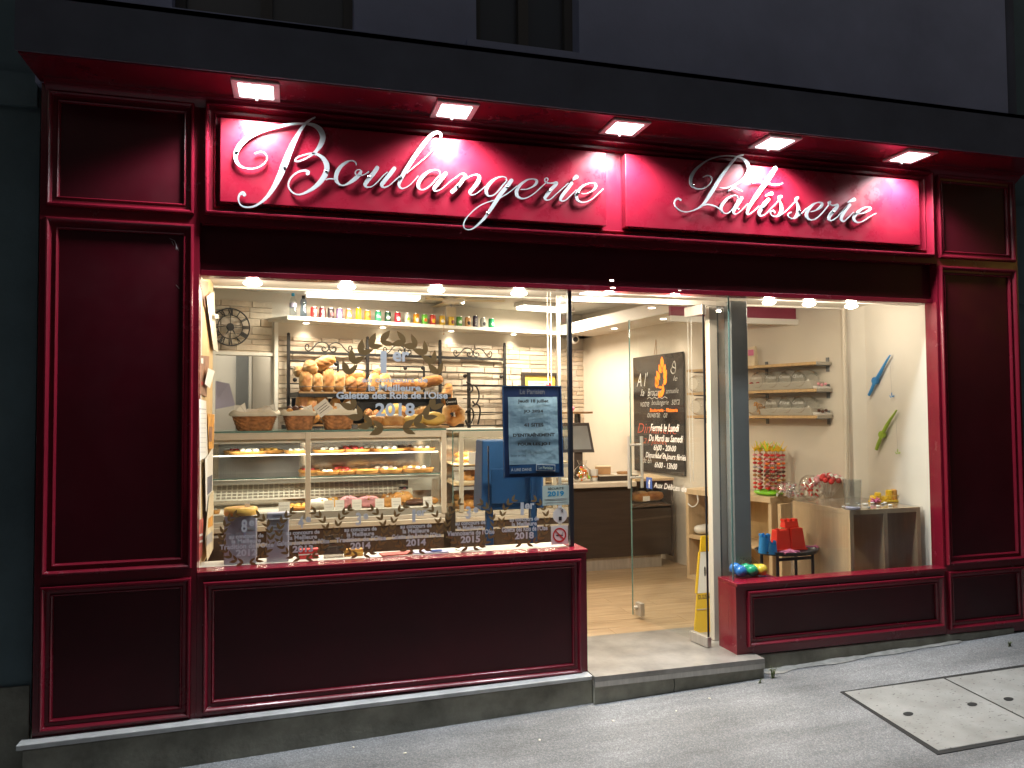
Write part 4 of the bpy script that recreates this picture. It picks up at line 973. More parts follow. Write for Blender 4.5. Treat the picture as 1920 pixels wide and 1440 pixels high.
for k, s in enumerate(NUM):
    b = MB(); a = -2 * math.pi * k / 12
    M = Matrix.Rotation(-a, 4, 'Y'); r0, r1 = rad * .66, rad * .97
    wch = {'I': .012, 'V': .024, 'X': .026}; tot = sum(wch[ch] for ch in s) * rad / .2; x = -tot / 2; th = .0042
    for ch in s:
        w = wch[ch] * rad / .2
        if ch == 'I': b.box(x + w / 2 - th, x + w / 2 + th, -.004, .004, r0, r1, M)
        if ch == 'V':
            b.tube([M @ Vector((x, 0, r1)), M @ Vector((x + w / 2, 0, r0))], th, 4); b.tube([M @ Vector((x + w, 0, r1)), M @ Vector((x + w / 2, 0, r0))], th * .6, 4)
        if ch == 'X':
            b.tube([M @ Vector((x, 0, r1)), M @ Vector((x + w, 0, r0))], th, 4); b.tube([M @ Vector((x + w, 0, r1)), M @ Vector((x, 0, r0))], th * .6, 4)
        x += w
    obj('numeral', b, K['clock'], t)

# wrought-iron bread rack fixed to the stone wall
RD = .06
us = [back_uv(on_back(px, 650, RD))[0] for px in (541, 689, 825, 946)]
zt = [on_back(541, 631, RD).z, on_back(689, 636, RD).z, on_back(825, 641, RD).z, on_back(946, 646, RD).z]
z_bar = on_back(545, 660.5, RD).z
rk = thing('bread_rack', 'black wrought-iron bread rack with scrolls fixed to the stone wall', 'bread rack', bpt(us[0], RD, 1.40), BANG)
ru = lambda px, py, d=RD: (back_uv(on_back(px, py, d))[0] - us[0], -(d - RD), on_back(px, py, d).z - 1.40)
zmx = sum(zt) / 4 - 1.40
for u in us:
    pb = MB().box(u - us[0] - .014, u - us[0] + .014, -.012, .012, -.25, zmx); pb.ball((u - us[0], 0, zmx + .012), .017, n=10, k=6)
    obj('post', pb, K['iron'], rk, 40)
zb = z_bar - 1.40
obj('top_bar', BOX(0, us[3] - us[0], -.014, .010, zb - .014, zb + .014), K['iron'], rk)
def spiral(cx, cz, r, a0, a1, n=22, shrink=.25):
    return [(cx + r * (1 - (1 - shrink) * i / n) * math.cos(a0 + (a1 - a0) * i / n), 0, cz + r * (1 - (1 - shrink) * i / n) * math.sin(a0 + (a1 - a0) * i / n)) for i in range(n + 1)]
def scroll(uc, w, z0, hh=.095):
    b = MB(); k = w / 2
    path = [(.14, .34), (.21, .50), (.29, .42), (.29, .14), (.17, .03), (.06, .14), (.012, .45), (.07, .80), (.28, 1.0), (.50, .85), (.65, .45), (.80, .10), (.91, .05), (1.0, .28), (.98, .62), (.90, .70), (.85, .50), (.88, .30)]
    for s in (1, -1):
        b.tube([(uc + q.x, 0, z0 + q.z) for q in catmull([(s * x * k, 0, z * hh) for x, z in path], 4)], .0058, 6)
    return b
for i in range(3):
    uc = (us[i] + us[i + 1]) / 2 - us[0]
    obj('scroll', scroll(uc, .47, zb + .016), K['iron'], rk, 50)
for py in (682, 690):
    pass
for k, zz in enumerate([.155, .30]):
    obj('back_bar', MB().tube([(0, 0, zb - zz), (us[3] - us[0], 0, zb - zz)], .006, 6), K['iron'], rk, 50)
# right bay: open ladder of bars with S scrolls
for dz in (.22, .37, .52, .665, .80):
    a_, b2 = ru(868, 700)[0], us[3] - us[0]
    obj('bar', MB().tube([(a_, 0, zb - dz - .07), (b2, 0, zb - dz - .07)], .006, 6), K['iron'], rk, 50)
obj('upright', BOX(ru(872, 700)[0] - .014, ru(872, 700)[0] + .014, -.10, -.07, zb - 1.0, ru(872, 702)[2] + .02), K['iron'], rk)
obj('upright', BOX(ru(938, 700)[0] - .010, ru(938, 700)[0] + .010, -.10, -.07, zb - 1.0, ru(938, 704)[2]), K['iron'], rk)
for pxs in ([(875, 716), (884, 722), (886, 732), (880, 735), (877, 728), (888, 722), (896, 730), (898, 745), (892, 758), (886, 752)], [(886, 762), (894, 758), (900, 766), (899, 782), (896, 796)], [(874, 772), (884, 766), (888, 778), (884, 792), (876, 796), (873, 788)]):
    q = catmull([ru(x, y, RD + .12) for x, y in pxs], 4); obj('scroll', MB().tube([tuple(p) for p in q], .010, 6), K['iron'], rk, 50)
for px, py in ((568, 700), (553, 712), (630, 682), (760, 690), (793, 690), (872, 705), (940, 706)):
    u = ru(px, py, RD + .04); obj('finial', MB().ball(u, .022, n=10, k=7), K['iron'], rk, 50)
for px0, py0, px1, py1 in ((543, 676, 634, 679), (712, 686, 795, 690)):
    a_, b2 = ru(px0, py0, RD + .05), ru(px1, py1, RD + .05); obj('guard_rail', MB().tube([a_, (b2[0], b2[1], a_[2])], .008, 6), K['iron'], rk, 50)
    obj('guard_rail', MB().tube([(a_[0], a_[1], a_[2] - .06), (b2[0], b2[1], a_[2] - .06)], .005, 6), K['iron'], rk, 50)
    obj('guard_post', MB().tube([(b2[0], b2[1], a_[2]), (b2[0], b2[1], a_[2] - .30)], .012, 6), K['iron'], rk, 50)
# two shelves: rusty dark trays with a thin retaining wire
RS = RD + .34
zs1 = on_back(575, 735, RS).z - 1.40
def rack_shelf(pxa, pxb, z, dep=.30):
    a_, b2 = ru(pxa, 735, RS)[0], ru(pxb, 745, RS)[0]
    obj('shelf', BOX(a_, b2, -RS + RD, -.02, z - .045, z), K['iron'], rk, bevel=.003)
    obj('shelf_edge', BOX(a_, b2, -RS + RD - .008, -RS + RD - .001, z - .012, z + .004), K['wood'], rk)
    obj('wire', MB().tube([(a_, -RS + RD - .004, z + .05), (b2, -RS + RD - .004, z + .05)], .0035, 5), K['iron'], rk)
rack_shelf(560, 846, zs1)
zs2 = 1.395 - 1.40
rack_shelf(545, 870, zs2)
obj('tray_back', BOX(ru(545, 735)[0], ru(846, 735)[0], -.05, -.03, zs2, zs1 - .05), K['blackmetal'], rk)

# ------------------------------------------------------------------ bread
def loaf_mesh(seed, Ln, Wd, H, m, slash=2, **_):
    r = random.Random(seed); b = MB(); n, k = 28, 26
    f1, f2 = r.uniform(0, 6), r.uniform(0, 6); tilt = r.uniform(.35, .7)
    def fn(d):
        q = 1 + .035 * math.sin(3 * d[0] + f1) + .03 * math.sin(5 * d[2] + f2) + .02 * math.sin(11 * d[2] + 7 * d[0] + f1)
        ex = max(abs(d[0]), abs(d[1]) * .9, abs(d[2])); q *= (1 / ex) ** .16
        if slash and d[1] < .35:
            w = min(1, (.35 - d[1]) * 2)
            for s in range(slash):
                z0 = -.62 + 1.24 * (s + .5) / slash; e = d[2] - z0 - tilt * d[0]
                q *= 1 + w * (-.10 * math.exp(-(e / .07) ** 2) + .075 * math.exp(-((e - .16) / .10) ** 2))
        return q
    b.ball((0, 0, 0), Wd / 2 * .94, H / 2 * .94, Ln / 2 * .94, n, k, fn=fn)
    return b.mesh('loaf', K[m], 180)
LM = {'a': loaf_mesh(1, .205, .118, .10, 'crust', 2), 'b': loaf_mesh(2, .19, .108, .10, 'flour', 1), 'c': loaf_mesh(3, .215, .115, .10, 'crust', 3),
      'd': loaf_mesh(4, .155, .115, .11, 'crustd', 1), 'e': loaf_mesh(5, .30, .13, .11, 'crustd', 4), 'f': loaf_mesh(6, .26, .15, .11, 'flour', 5),
      'g': loaf_mesh(7, .20, .12, .10, 'brioche', 0), 'h': loaf_mesh(8, .27, .16, .13, 'crust', 1), 'r': loaf_mesh(9, .14, .14, .12, 'flour', 1)}
def loaf(kind, px, py, d, roll, label, yaw=0, lean=-12, sc=1, group='loaves on the bread rack'):
    p = on_back(px, py, d)
    o = put('bread_loaf', LM[kind], None, p); o.rotation_mode = 'ZYX'; o.rotation_euler = (R(lean), R(roll), BANG + R(yaw)); o.scale = (sc * 1.16,) * 3
    return tag(o, label, 'bread', group)
D1 = RD + .26
loaf('a', 573, 715, D1, 2, 'leftmost of the upright golden loaves on the upper rack shelf')
loaf('b', 594, 717, D1, -3, 'short pale upright loaf, second from the left on the upper shelf', sc=.95)
loaf('a', 615, 714, D1, 1, 'tallest upright loaf, third on the upper rack shelf', sc=1.08)
loaf('b', 635, 716, D1, 4, 'floury upright loaf, fourth on the upper rack shelf')
loaf('r', 582, 690, D1 - .02, 0, 'round floury loaf lying on top of the upright loaves at the left', sc=.95)
loaf('c', 606, 681, D1 - .03, 64, 'long golden loaf lying across the top of the stack')
loaf('r', 561, 697, D1 - .05, 0, 'small round loaf half hidden at the left end of the upper shelf', sc=.7)
loaf('c', 601, 699, D1 - .09, 80, 'loaf tucked behind the upright loaves under the long one', sc=.8)
loaf('d', 658, 722, D1, 0, 'brown tin loaf behind the laurel leaves on the upper shelf', sc=1.0)
loaf('d', 676, 723, D1, 4, 'second brown tin loaf right of the laurel leaves', sc=1.02)
loaf('f', 667, 706, D1 - .06, 85, 'loaf laid flat on the two brown tin loaves', sc=.7)
loaf('f', 701, 717, D1, 10, 'striped floury loaf, left one of the two behind the numeral', sc=.72)
loaf('f', 723, 717, D1, -10, 'striped floury loaf, right one of the two behind the numeral', sc=.72)
loaf('d', 712, 700, D1 - .07, 80, 'crusty loaf lying behind the two striped ones', sc=.9)
loaf('e', 757, 722, D1, 86, 'long dark crusty loaf lying on the upper shelf', sc=.8)
loaf('h', 781, 722, D1 + .01, 80, 'smooth golden loaf at the right of the long dark one', sc=.72)
loaf('e', 808, 715, D1 - .04, 80, 'dark split loaf near the right end of the upper shelf', sc=.8)
loaf('c', 838, 740, D1, 10, 'golden loaf standing at the right end of the rack above the ring bread')
loaf('e', 568, 762, D1 + .02, 4, 'big dark loaf standing on the lower shelf at the left', sc=1.0)
loaf('h', 583, 768, D1 + .03, -14, 'big smooth loaf leaning against the dark one on the lower shelf', sc=.9)
loaf('h', 601, 765, D1, -4, 'broad loaf behind the diamond-shaped price card', sc=.95)
loaf('c', 628, 768, D1, 3, 'upright loaf behind the right basket paper')
loaf('c', 650, 770, D1, 6, 'rounded loaf at the right above the basket paper', sc=.95)
loaf('d', 690, 778, D1 + .05, 0, 'brown bun standing left of the pile of yellow breads', sc=.75)
loaf('d', 704, 780, D1 + .05, 6, 'brown bun beside the year on the big wreath', sc=.75)
loaf('g', 733, 772, D1 + .05, 60, 'pale yellow loaf on top of the pile', sc=1.05)
loaf('r', 752, 775, D1 + .03, 40, 'floury round loaf behind the yellow breads', sc=1.0)
loaf('f', 786, 775, D1 + .02, 70, 'flat floury loaf in the pile behind the numeral 8', sc=.8)
# pile on the wooden board lying on the display case
CY = 2.30; CT = at_y(580, 808, CY).z
def on_case(px, py, y): return at_y(px, py, y)
bd = at_y(705, 800, CY + .30); be = at_y(836, 800, CY + .30)
tag(obj('bread_board', BOX(bd.x, be.x, CY + .14, CY + .5, CT + .008, CT + .026), K['wood'], bevel=.004), 'wooden board on the display case under the yellow breads', 'board')
def loaf2(kind, px, dy, z, roll, label, sc=1, yaw=0):
    p = at_y(px, 790, CY + dy); o = put('bread_loaf', LM[kind], None, (p.x, CY + dy, CT + z)); o.rotation_mode = 'ZYX'; o.rotation_euler = (0, R(roll), R(yaw)); o.scale = (sc,) * 3
    tag(o, label, 'bread', 'breads on the board over the display case')
loaf2('c', 703, .27, .075, 88, 'brown loaf at the left end of the board on the display case', .9)
loaf2('f', 738, .24, .07, 92, 'long floury loaf in the middle of the board', .85)
loaf2('g', 776, .24, .075, 88, 'yellow loaf right of the long floury one on the board', .95)
loaf2('g', 812, .25, .085, 90, 'domed yellow bread at the right end of the board', 1.15)
# ring bread
p = at_y(850, 778, CY + .34)
rb = MB(); pts = [(.068 * math.cos(2 * math.pi * i / 28), .015 * math.sin(4 * math.pi * i / 28), .066 * math.sin(2 * math.pi * i / 28)) for i in range(28)]
rb.tube(pts, [.042 + .006 * math.sin(i * 1.3) for i in range(28)], 12, closed=True)
o = tag(obj('ring_bread', rb, K['crust'], None, 70, loc=(p.x, CY + .34, CT + .125), rot=(R(-14), 0, R(6))), 'ring-shaped loaf with a dark hole standing beside its black price card', 'bread')
def card(px, py, y, w, h, m, label, lines=0, rot=0, lean=-14, yaw=0, group=None, ink='ink', name='price_card', txt=None, z=None):
    p = at_y(px, py, y)
    if z is not None: p.z = z
    t = thing(name, label, 'price card' if name == 'price_card' else name.split('_')[-1], p, yaw, group)
    t.rotation_euler = (R(lean), R(rot), yaw)
    obj('sheet', BOX(-w / 2, w / 2, 0, .0015, -h / 2, h / 2), K[m], t)
    for i in range(lines):
        zz = h * (.28 - .56 * (i + .5) / lines); ww = w * (.32 if i % 2 else .38)
        obj('print_line', BOX(-ww, ww, -.0007, -.0002, zz - h * .02, zz + h * .02), K[ink], t)
    if txt: text('lettering', txt, K[ink], t, (0, -.001, 0), w * .8, h * .32, shear=.2)
    return t
card(846, 753, CY + .22, .105, .066, 'chalkboard', 'small black price card reading Couronne above the ring bread', txt='Couronne', ink='chalk', rot=-5)

# baskets on the case top
def basket(px, wpx, label, seed):
    p = at_y(px, 808, CY + .12); z0 = CT + .008; w = wpx * mpp(p)
    t = thing('bread_basket', label, 'basket', (p.x, CY + .15, z0), 0, 'wicker baskets on the display case')
    b = MB(); n = 72; rows = 9; H = 33 * mpp(p); vs = []
    sq = lambda a, rx, ry: (rx * math.copysign(abs(math.cos(a)) ** .55, math.cos(a)), ry * math.copysign(abs(math.sin(a)) ** .55, math.sin(a)))
    for j in range(rows * 2 + 1):
        f = j / (rows * 2); rx = w * (.36 + .14 * f); ry = w * (.22 + .07 * f)
        for i in range(n):
            a = 2 * math.pi * i / n; x, y = sq(a, rx, ry)
            bump = 1 + (.032 * math.sin(a * 13 + (math.pi if (j // 2) % 2 else 0)) + (.016 if j % 2 else -.018))
            vs.append((x * bump, y * bump, H * f))
    fs = [(j * n + i, j * n + (i + 1) % n, (j + 1) * n + (i + 1) % n, (j + 1) * n + i) for j in range(rows * 2) for i in range(n)]
    fs.append(tuple(range(n))[::-1])
    b.add(vs, fs); obj('weave', b, K['wicker'], t, 60)
    r = random.Random(seed); b = MB(); vs = []; m = 40
    for j, (f, zz) in enumerate([(.52, H * .80), (.545, H * .90), (.535, H * 1.02), (.50, H * 1.10), (.46, H * 1.0), (.42, H * .8)]):
        for i in range(m):
            a = 2 * math.pi * i / m; x, y = sq(a, w * f, w * f * .6); q = 1 + .015 * math.sin(a * 9 + j) + r.uniform(-.006, .006)
            vs.append((x * q, y * q, zz + (.010 * math.sin(a * 5 + seed) if j > 1 else 0)))
    b.add(vs, [(j * m + i, j * m + (i + 1) % m, (j + 1) * m + (i + 1) % m, (j + 1) * m + i) for j in range(5) for i in range(m)])
    obj('liner', b, K['cloth'], t, 60)
    obj('filling', MB().lathe([(w * .42, H * .8), (w * .30, H * .98), (0, H * 1.02)], 20, Matrix.Diagonal((1, .6, 1, 1)), cap=False), K['crust'], t, 60)
    return t, w, H
def paper_corner(t, x, y, z, w, h, yaw, label='paper'):
    b = MB(); b.add([(-w / 2, 0, 0), (w / 2, 0, 0), (w * .38, .02, h), (w * .05, .012, h * .75), (-w * .4, .03, h * .8), (-w / 2, .003, 0), (w / 2, .003, 0), (w * .38, .023, h), (w * .05, .015, h * .75), (-w * .4, .033, h * .8)],
          [(0, 1, 2, 3, 4), (9, 8, 7, 6, 5), (0, 5, 6, 1), (1, 6, 7, 2), (2, 7, 8, 3), (3, 8, 9, 4), (4, 9, 5, 0)])
    obj('paper_liner', b, K['paper'], t, loc=(x, y, z), rot=(0, 0, yaw))
t, w, H = basket(477, 84, 'largest wicker basket, leftmost on the display case, with white paper corners', 1)
paper_corner(t, -w * .30, -.03, H * .95, .10, .09, .2); paper_corner(t, w * .30, -.02, H * .95, .12, .085, -.2); paper_corner(t, 0, .05, H * .95, .16, .05, 0)
t, w, H = basket(561, 62, 'middle wicker basket with dark chocolate pastries on the display case', 2)
paper_corner(t, w * .2, -.03, H * .95, .12, .07, .1)
for i in range(9): obj('pastry', MB().ball((-w * .28 + (i % 3) * .045, -.03 + (i // 3) * .03, H * 1.08 + .02 * (i % 2)), .027, .024, .022, 9, 6), K['choc' if i % 2 else 'pastry'], t, 60)
t, w, H = basket(634, 66, 'right wicker basket holding sugared pastries and a folded paper', 3)
paper_corner(t, w * .12, -.03, H * .95, .16, .10, -.1)
for i in range(9): obj('pastry', MB().ball((-w * .32 + (i % 3) * .035, -.03 + (i // 3) * .03, H * 1.08 + .018 * (i % 2)), .022, .02, .02, 9, 6), K['pastry'], t, 60)
card(606, 765, CY + .02, .125, .105, 'paper', 'white price card turned on its corner between two baskets', 3, rot=-38, lean=-6)
card(594, 807, CY + .02, .05, .03, 'chalkboard', 'tiny black card between the middle and right baskets', 0, ink='chalk')
card(665, 800, CY + .02, .05, .04, 'chalkboard', 'tiny black card right of the right basket', 2, ink='chalk')

# ------------------------------------------------------------------ bottles and cans on the shelf
def on_shelf(px, d=.18): p = on_back(px, 590, d); u, _ = back_uv(p); return bpt(u, d, SHZ + .0005)
def bottle(px, prof, m, capm, label, band=None):
    p = on_shelf(px); t = thing('water_bottle', label, 'bottle', p, BANG, 'water bottles on the shelf')
    obj('body', MB().lathe(prof, 18, None), K[m], t, 40)
    zt_ = prof[-1][1]; obj('cap', MB().lathe([(.016, zt_ - .012), (.016, zt_ + .014), (.012, zt_ + .016), (0, zt_ + .016)], 14, None, cap=False), K[capm], t, 40)
    if band: obj('label', MB().lathe([(.0335, .095), (.0335, .135)], 18, None, cap=False), K[band], t)
bottle(549.5, [(.028, 0), (.032, .01), (.033, .06), (.033, .14), (.031, .16), (.016, .195), (.012, .205), (.012, .215)], 'petclear', 'cyan', 'clear water bottle with turquoise cap, first on the can shelf', 'lilac')
bottle(569, [(.029, 0), (.032, .02), (.030, .09), (.024, .115), (.031, .14), (.030, .165), (.014, .19), (.012, .198)], 'pet', 'ink', 'blue waisted water bottle with dark cap, second on the shelf')
def can_mat(n, c, c2): return mat('can_' + n, c, .35, metal=.25)
CANS = [(588.5, 'red', (.60, .03, .03), 'white', 0, 'red cola can right after the blue water bottle'), (604.5, 'maroon', (.10, .012, .02), 'white', 0, 'dark maroon cola can, second in the row'),
 (620.5, 'black', (.03, .02, .025), 'maroon', 0, 'black can with a red peak, third in the row'), (636.5, 'violet', (.16, .10, .22), 'white', 0, 'violet and white can, fourth in the row'),
 (654, 'peach', (.62, .22, .08), 'white', 0, 'peach-coloured can left of the tall yellow can'), (672, 'yellow', (.72, .50, .02), 'ink', 1, 'tall slim yellow can with dark upright lettering'),
 (689, 'orange', (.75, .22, .03), 'ink', 0, 'orange soda can right of the tall yellow one'), (709, 'green', (.03, .25, .13), 'white', 0, 'dark green can right of the orange soda'),
 (727, 'bottlegreen', (.02, .06, .035), 'white', 0, 'blackish green can with a white peak'), (745.5, 'crimson', (.45, .02, .04), 'white', 0, 'crimson can in the middle of the row'),
 (764, 'white', (.55, .58, .52), 'green', 0, 'white can with green leaves'), (780.5, 'amber', (.72, .30, .02), 'white', 0, 'amber can left of the bright green can'),
 (796, 'brightgreen', (.16, .50, .06), 'orange', 0, 'bright green can with an orange dot'), (811.5, 'scarlet', (.55, .06, .04), 'yellow', 0, 'scarlet can with yellow print behind the hanging card cord'),
 (829, 'gold', (.66, .42, .03), 'white', 0, 'golden yellow can left of the hanging card'), (846, 'lemon', (.72, .46, .05), 'maroon', 0, 'lemon yellow can just under the hanging card'),
 (861, 'leaf', (.10, .30, .07), 'white', 0, 'green can with a black and white square'), (877, 'apricot', (.66, .36, .16), 'ink', 0, 'pale apricot can, fourth from the right end'),
 (891, 'navy', (.03, .02, .05), 'white', 1, 'tall slim dark can with upright white letters'), (905.5, 'grey', (.45, .47, .45), 'ink', 0, 'grey and black can, second from the right end'),
 (921, 'mint', (.03, .40, .16), 'white', 0, 'mint green can at the right end of the row')]
K['maroon'] = mat('maroon_print', (.20, .03, .04), .5)
def wrap_text(s, w, h, r, upright=True):
    me = text_mesh(s, w if not upright else w, h, bold=.02)
    for v in me.vertices:
        x, z = v.co.x, v.co.z
        if upright: x, z = -z, x
        a = x / r; v.co = Vector((r * math.sin(a), -r * math.cos(a), z))
    return me
WORDS = {0: 'Coca-Cola', 1: 'Coca-Cola', 6: 'Fanta', 5: 'Schweppes', 18: 'ORANGINA', 7: '7up'}
for i, (px, n, c, c2, tall, lab) in enumerate(CANS):
    p = on_shelf(px); r, h = (.0275, .132) if tall else (.032, .112)
    t = thing('drink_can', lab, 'can', p, BANG + R(random.Random(i).uniform(-12, 12)), 'drink cans in a row on the shelf')
    obj('can_body', MB().lathe([(r * .78, 0), (r, .008), (r, h - .014), (r * .82, h - .003)], 20, None), can_mat(n, c, c2), t, 50)
    obj('can_lid', MB().lathe([(r * .83, h - .004), (r * .83, h), (r * .76, h - .002), (0, h - .003)], 16, None, cap=False), K['screw'], t, 40)
    if i in WORDS:
        up = i not in (6, 7)
        me = wrap_text(WORDS[i], h * .62 if up else r * 1.5, .026 if up else .03, r + .0012, up); me.materials.append(K[c2])
        put('lettering', me, t, (0, 0, h * .48))
    else:
        b = MB(); q = []
        for a in range(-3, 4): q.append((a * .22, h * (.62 - .05 * abs(a))))
        vs = [((r + .001) * math.sin(a), -(r + .001) * math.cos(a), zz) for a, zz in q] + [((r + .001) * math.sin(a * .6), -(r + .001) * math.cos(a * .6), h * (.22 if i % 2 else .30)) for a, zz in q]
        b.add(vs, [(k, k + 1, k + 8, k + 7) for k in range(6)]); obj('emblem', b, K[c2], t)
# hanging card and its ceiling fixture, with the pull cord
p = at_y(846, 585, 2.75); wv = mpp(p)
t = thing('hanging_card', 'small cream card hanging from the ceiling in front of the cans', 'sign', p)
obj('card', BOX(-.045, .045, -.002, .002, -.043, .043), K['papery'], t); obj('cord', MB().tube([(0, 0, .043), (0, 0, .055)], .003, 5), K['grey'], t)
obj('clip', MB().ball((0, 0, .062), .016, .01, .008, 8, 5), K['grey'], t)
p = at_z(850, 567, CZM - .05)
t = thing('ceiling_fan', 'flat cream ceiling fan with thin blades behind the hanging card', 'fan', (p.x, p.y, CZM))
obj('motor', MB().lathe([(.10, 0), (.12, -.03), (.10, -.055), (0, -.06)], 22, None, cap=False), K['trim'], t, 40)
for a in (R(-8), R(195), R(100), R(285)): obj('blade', MB().box(.11, .52, -.045, .045, -.035, -.028, Matrix.Rotation(a, 4, 'Z')), K['papery'], t)
obj('lamp', MB().ball((.09, -.03, -.05), .018), K['spotglow'], t)
p0, p1 = at_y(832, 582, 2.8), at_y(831, 626, 2.8)
tag(obj('pull_cord', MB().tube([(0, 0, .0), (0, 0, -(p0.z - p1.z))], .0022, 5).ball((0, 0, -(p0.z - p1.z)), .008, n=8, k=5), K['wood'], loc=p0), 'thin brown pull cord hanging in front of the can shelf', 'cord')

# diploma, camera dome, blind cords
a_, b2 = on_back(978, 698, .03), on_back(1045, 698, .03); lowz = on_back(1000, 740, .03).z
wd = abs(back_uv(b2)[0] - back_uv(a_)[0]); hd = a_.z - lowz
t = thing('framed_diploma', 'dark framed yellow diploma on the stone wall behind the blue poster', 'picture', bpt(back_uv(a_)[0] + wd / 2, .032, lowz + hd / 2), BANG)
f = MB(); e = .035
for r in ((-wd / 2, wd / 2, -hd / 2, -hd / 2 + e), (-wd / 2, wd / 2, hd / 2 - e, hd / 2), (-wd / 2, -wd / 2 + e, -hd / 2 + e, hd / 2 - e), (wd / 2 - e, wd / 2, -hd / 2 + e, hd / 2 - e)): f.box(r[0], r[1], -.02, .02, r[2], r[3])
obj('frame', f, K['counter'], t); obj('mount', BOX(-wd / 2 + e, wd / 2 - e, -.003, .01, -hd / 2 + e, hd / 2 - e), K['gold'], t)
obj('certificate', BOX(-wd * .33, wd * .33, -.006, -.0035, -hd * .5 + e, hd * .12), K['paper'], t); obj('seal', MB().lathe([(0, 0), (.035, 0), (.035, .003), (0, .003)], 16, Matrix.Translation((wd * .24, -.0065, -.02)) @ Matrix.Rotation(R(90), 4, 'X'), cap=False), K['redmatte'], t)
text('lettering', 'Artisan Boulanger', K['ink'], t, (-.02, -.0075, .0), wd * .3, .022, shear=.2)
q = at_y(1077, 636, 4.2)
t = thing('security_camera', 'round white security camera with a black lens in the far corner', 'camera', q, R(10))
obj('housing', MB().ball((0, 0, 0), .055, .05, .055, 16, 10), K['white'], t, 60); obj('lens', MB().ball((-.006, -.035, -.004), .032, .022, .032, 12, 8), K['ink'], t, 60); obj('bracket', BOX(-.012, .012, 0, .22, .01, .05), K['white'], t)
def cords(px, top, bot, y, label, beads=True):
    for k, dx in enumerate((0, 6)):
        a_, b2 = at_y(px + dx, top, y), at_y(px + dx, bot, y)
        o = MB()
        if k and beads:
            n = int((a_.z - b2.z) / .012)
            o.tube([(0, 0, 0), (0, 0, b2.z - a_.z)], .0012, 4)
            for i in range(n): o.box(-.0026, .0026, -.0026, .0026, -.012 * i - .004, -.012 * i + .001)
        else: o.tube([(0, 0, 0), (0, 0, b2.z - a_.z)], .0024, 5)
        tag(obj('blind_cord', o, K['white'], loc=a_), label + (', the beaded one' if k and beads else ', the plain one'), 'cord', 'blind cords')
cords(1026, 543, 722, .42, 'thin white blind cord hanging near the left window corner post')
cords(1289, 570, 905, .75, 'thin white blind cord hanging behind the glass door')

# ================================================================== GLASS DISPLAY CASE (left) AND BREAD CASE (right)
xa, xc = -1.50, at_y(832, 850, CY).x; xm = at_y(577.5, 850, CY).x
zr = CT; zrb = at_y(580, 823, CY).z
dc = thing('display_case', 'refrigerated glass pastry case with cream posts and brown base', 'display case', ((xa + xc) / 2, CY, ZF)); cx = (xa + xc) / 2
def cb_(name, x0, x1, y0, y1, z0, z1, m, par=None, bevel=0, c0=None):
    par = par or dc; c0 = par.location
    return obj(name, BOX(x0 - c0.x, x1 - c0.x, y0 - c0.y, y1 - c0.y, z0 - c0.z, z1 - c0.z), K[m], par, bevel=bevel)
z_d1 = at_y(650, 989, CY).z     # top of the brown base
zdk = at_y(650, 957, CY).z
cb_('base_panel', xa, xm, CY + .02, CY + .75, ZF, z_d1, 'case_base'); cb_('base_panel', xm + .004, xc, CY + .02, CY + .75, ZF, z_d1, 'case_base')
zst = at_y(700, 1012, CY).z
cb_('base_strip', xa, xc, CY + .010, CY + .019, zst - .008, zst + .012, 'ctop'); cb_('kick_plate', xa, xc, CY + .03, CY + .74, .0345, .12, 'steel') if False else None
cb_('trim', xa, xc + .01, CY - .01, CY + .75, z_d1 + .001, z_d1 + .043, 'ctop', bevel=.006); cb_('trim', xa, xc + .01, CY + .0, CY + .75, z_d1 + .044, z_d1 + .082, 'innerwhite', bevel=.004)
cb_('deck_front', xa, xc, CY + .012, CY + .04, z_d1 + .083, zdk, 'casegrey')
cb_('deck', xa, xc, CY + .041, CY + .60, zdk - .03, zdk - .004, 'innerwhite')
cb_('back_panel', xa, xc, CY + .62, CY + .65, zdk, zrb, 'mirror')
# perforated air grille and the ledge over it
zg0, zg1 = at_y(500, 936, CY + .45).z, at_y(500, 906, CY + .52).z
gr = MB().hexa([(xa - cx, .42, zg0 - ZF), (xc - cx - .2, .42, zg0 - ZF), (xc - cx - .2, .60, zg0 - ZF), (xa - cx, .60, zg0 - ZF), (xa - cx, .54, zg1 - ZF), (xc - cx - .2, .54, zg1 - ZF), (xc - cx - .2, .60, zg1 - ZF), (xa - cx, .60, zg1 - ZF)])
obj('air_grille', gr, K['innerwhite'], dc)
sl = MB(); x = -.62
while x < xc - .28:
    for row, f in enumerate((.12, .30, .48, .66, .80, .92)):
        y = .42 + .12 * f - .0012; z = zg0 + (zg1 - zg0) * f - ZF
        for q in (0, 1):
            sl.box(x - cx + .024 * 0, x - cx + .030, y - .003, y + .004, z + q * .009, z + q * .009 + .0045)
    x += .042
o = obj('vent_slots', sl, K['slot'], dc); o['kind'] = 'stuff'
cb_('inner_ledge', xa, xc - .24, CY + .42, CY + .60, zg1 + .001, zg1 + .026, 'trim', bevel=.004)
cb_('control_box', xc - .235, xc - .02, CY + .47, CY + .60, zg0 + .03, zg1 + .03, 'casegrey')
p = at_y(757, 916, CY + .46); cb_('display', p.x - .04, p.x + .04, CY + .462, CY + .469, p.z - .017, p.z + .017, 'ink')
obj('digits', text_mesh('3.5', .03, .018), None, dc) if False else text('digits', '-3', K['led'], dc, (p.x + .003 - cx, .460, p.z - ZF), .024, .016)
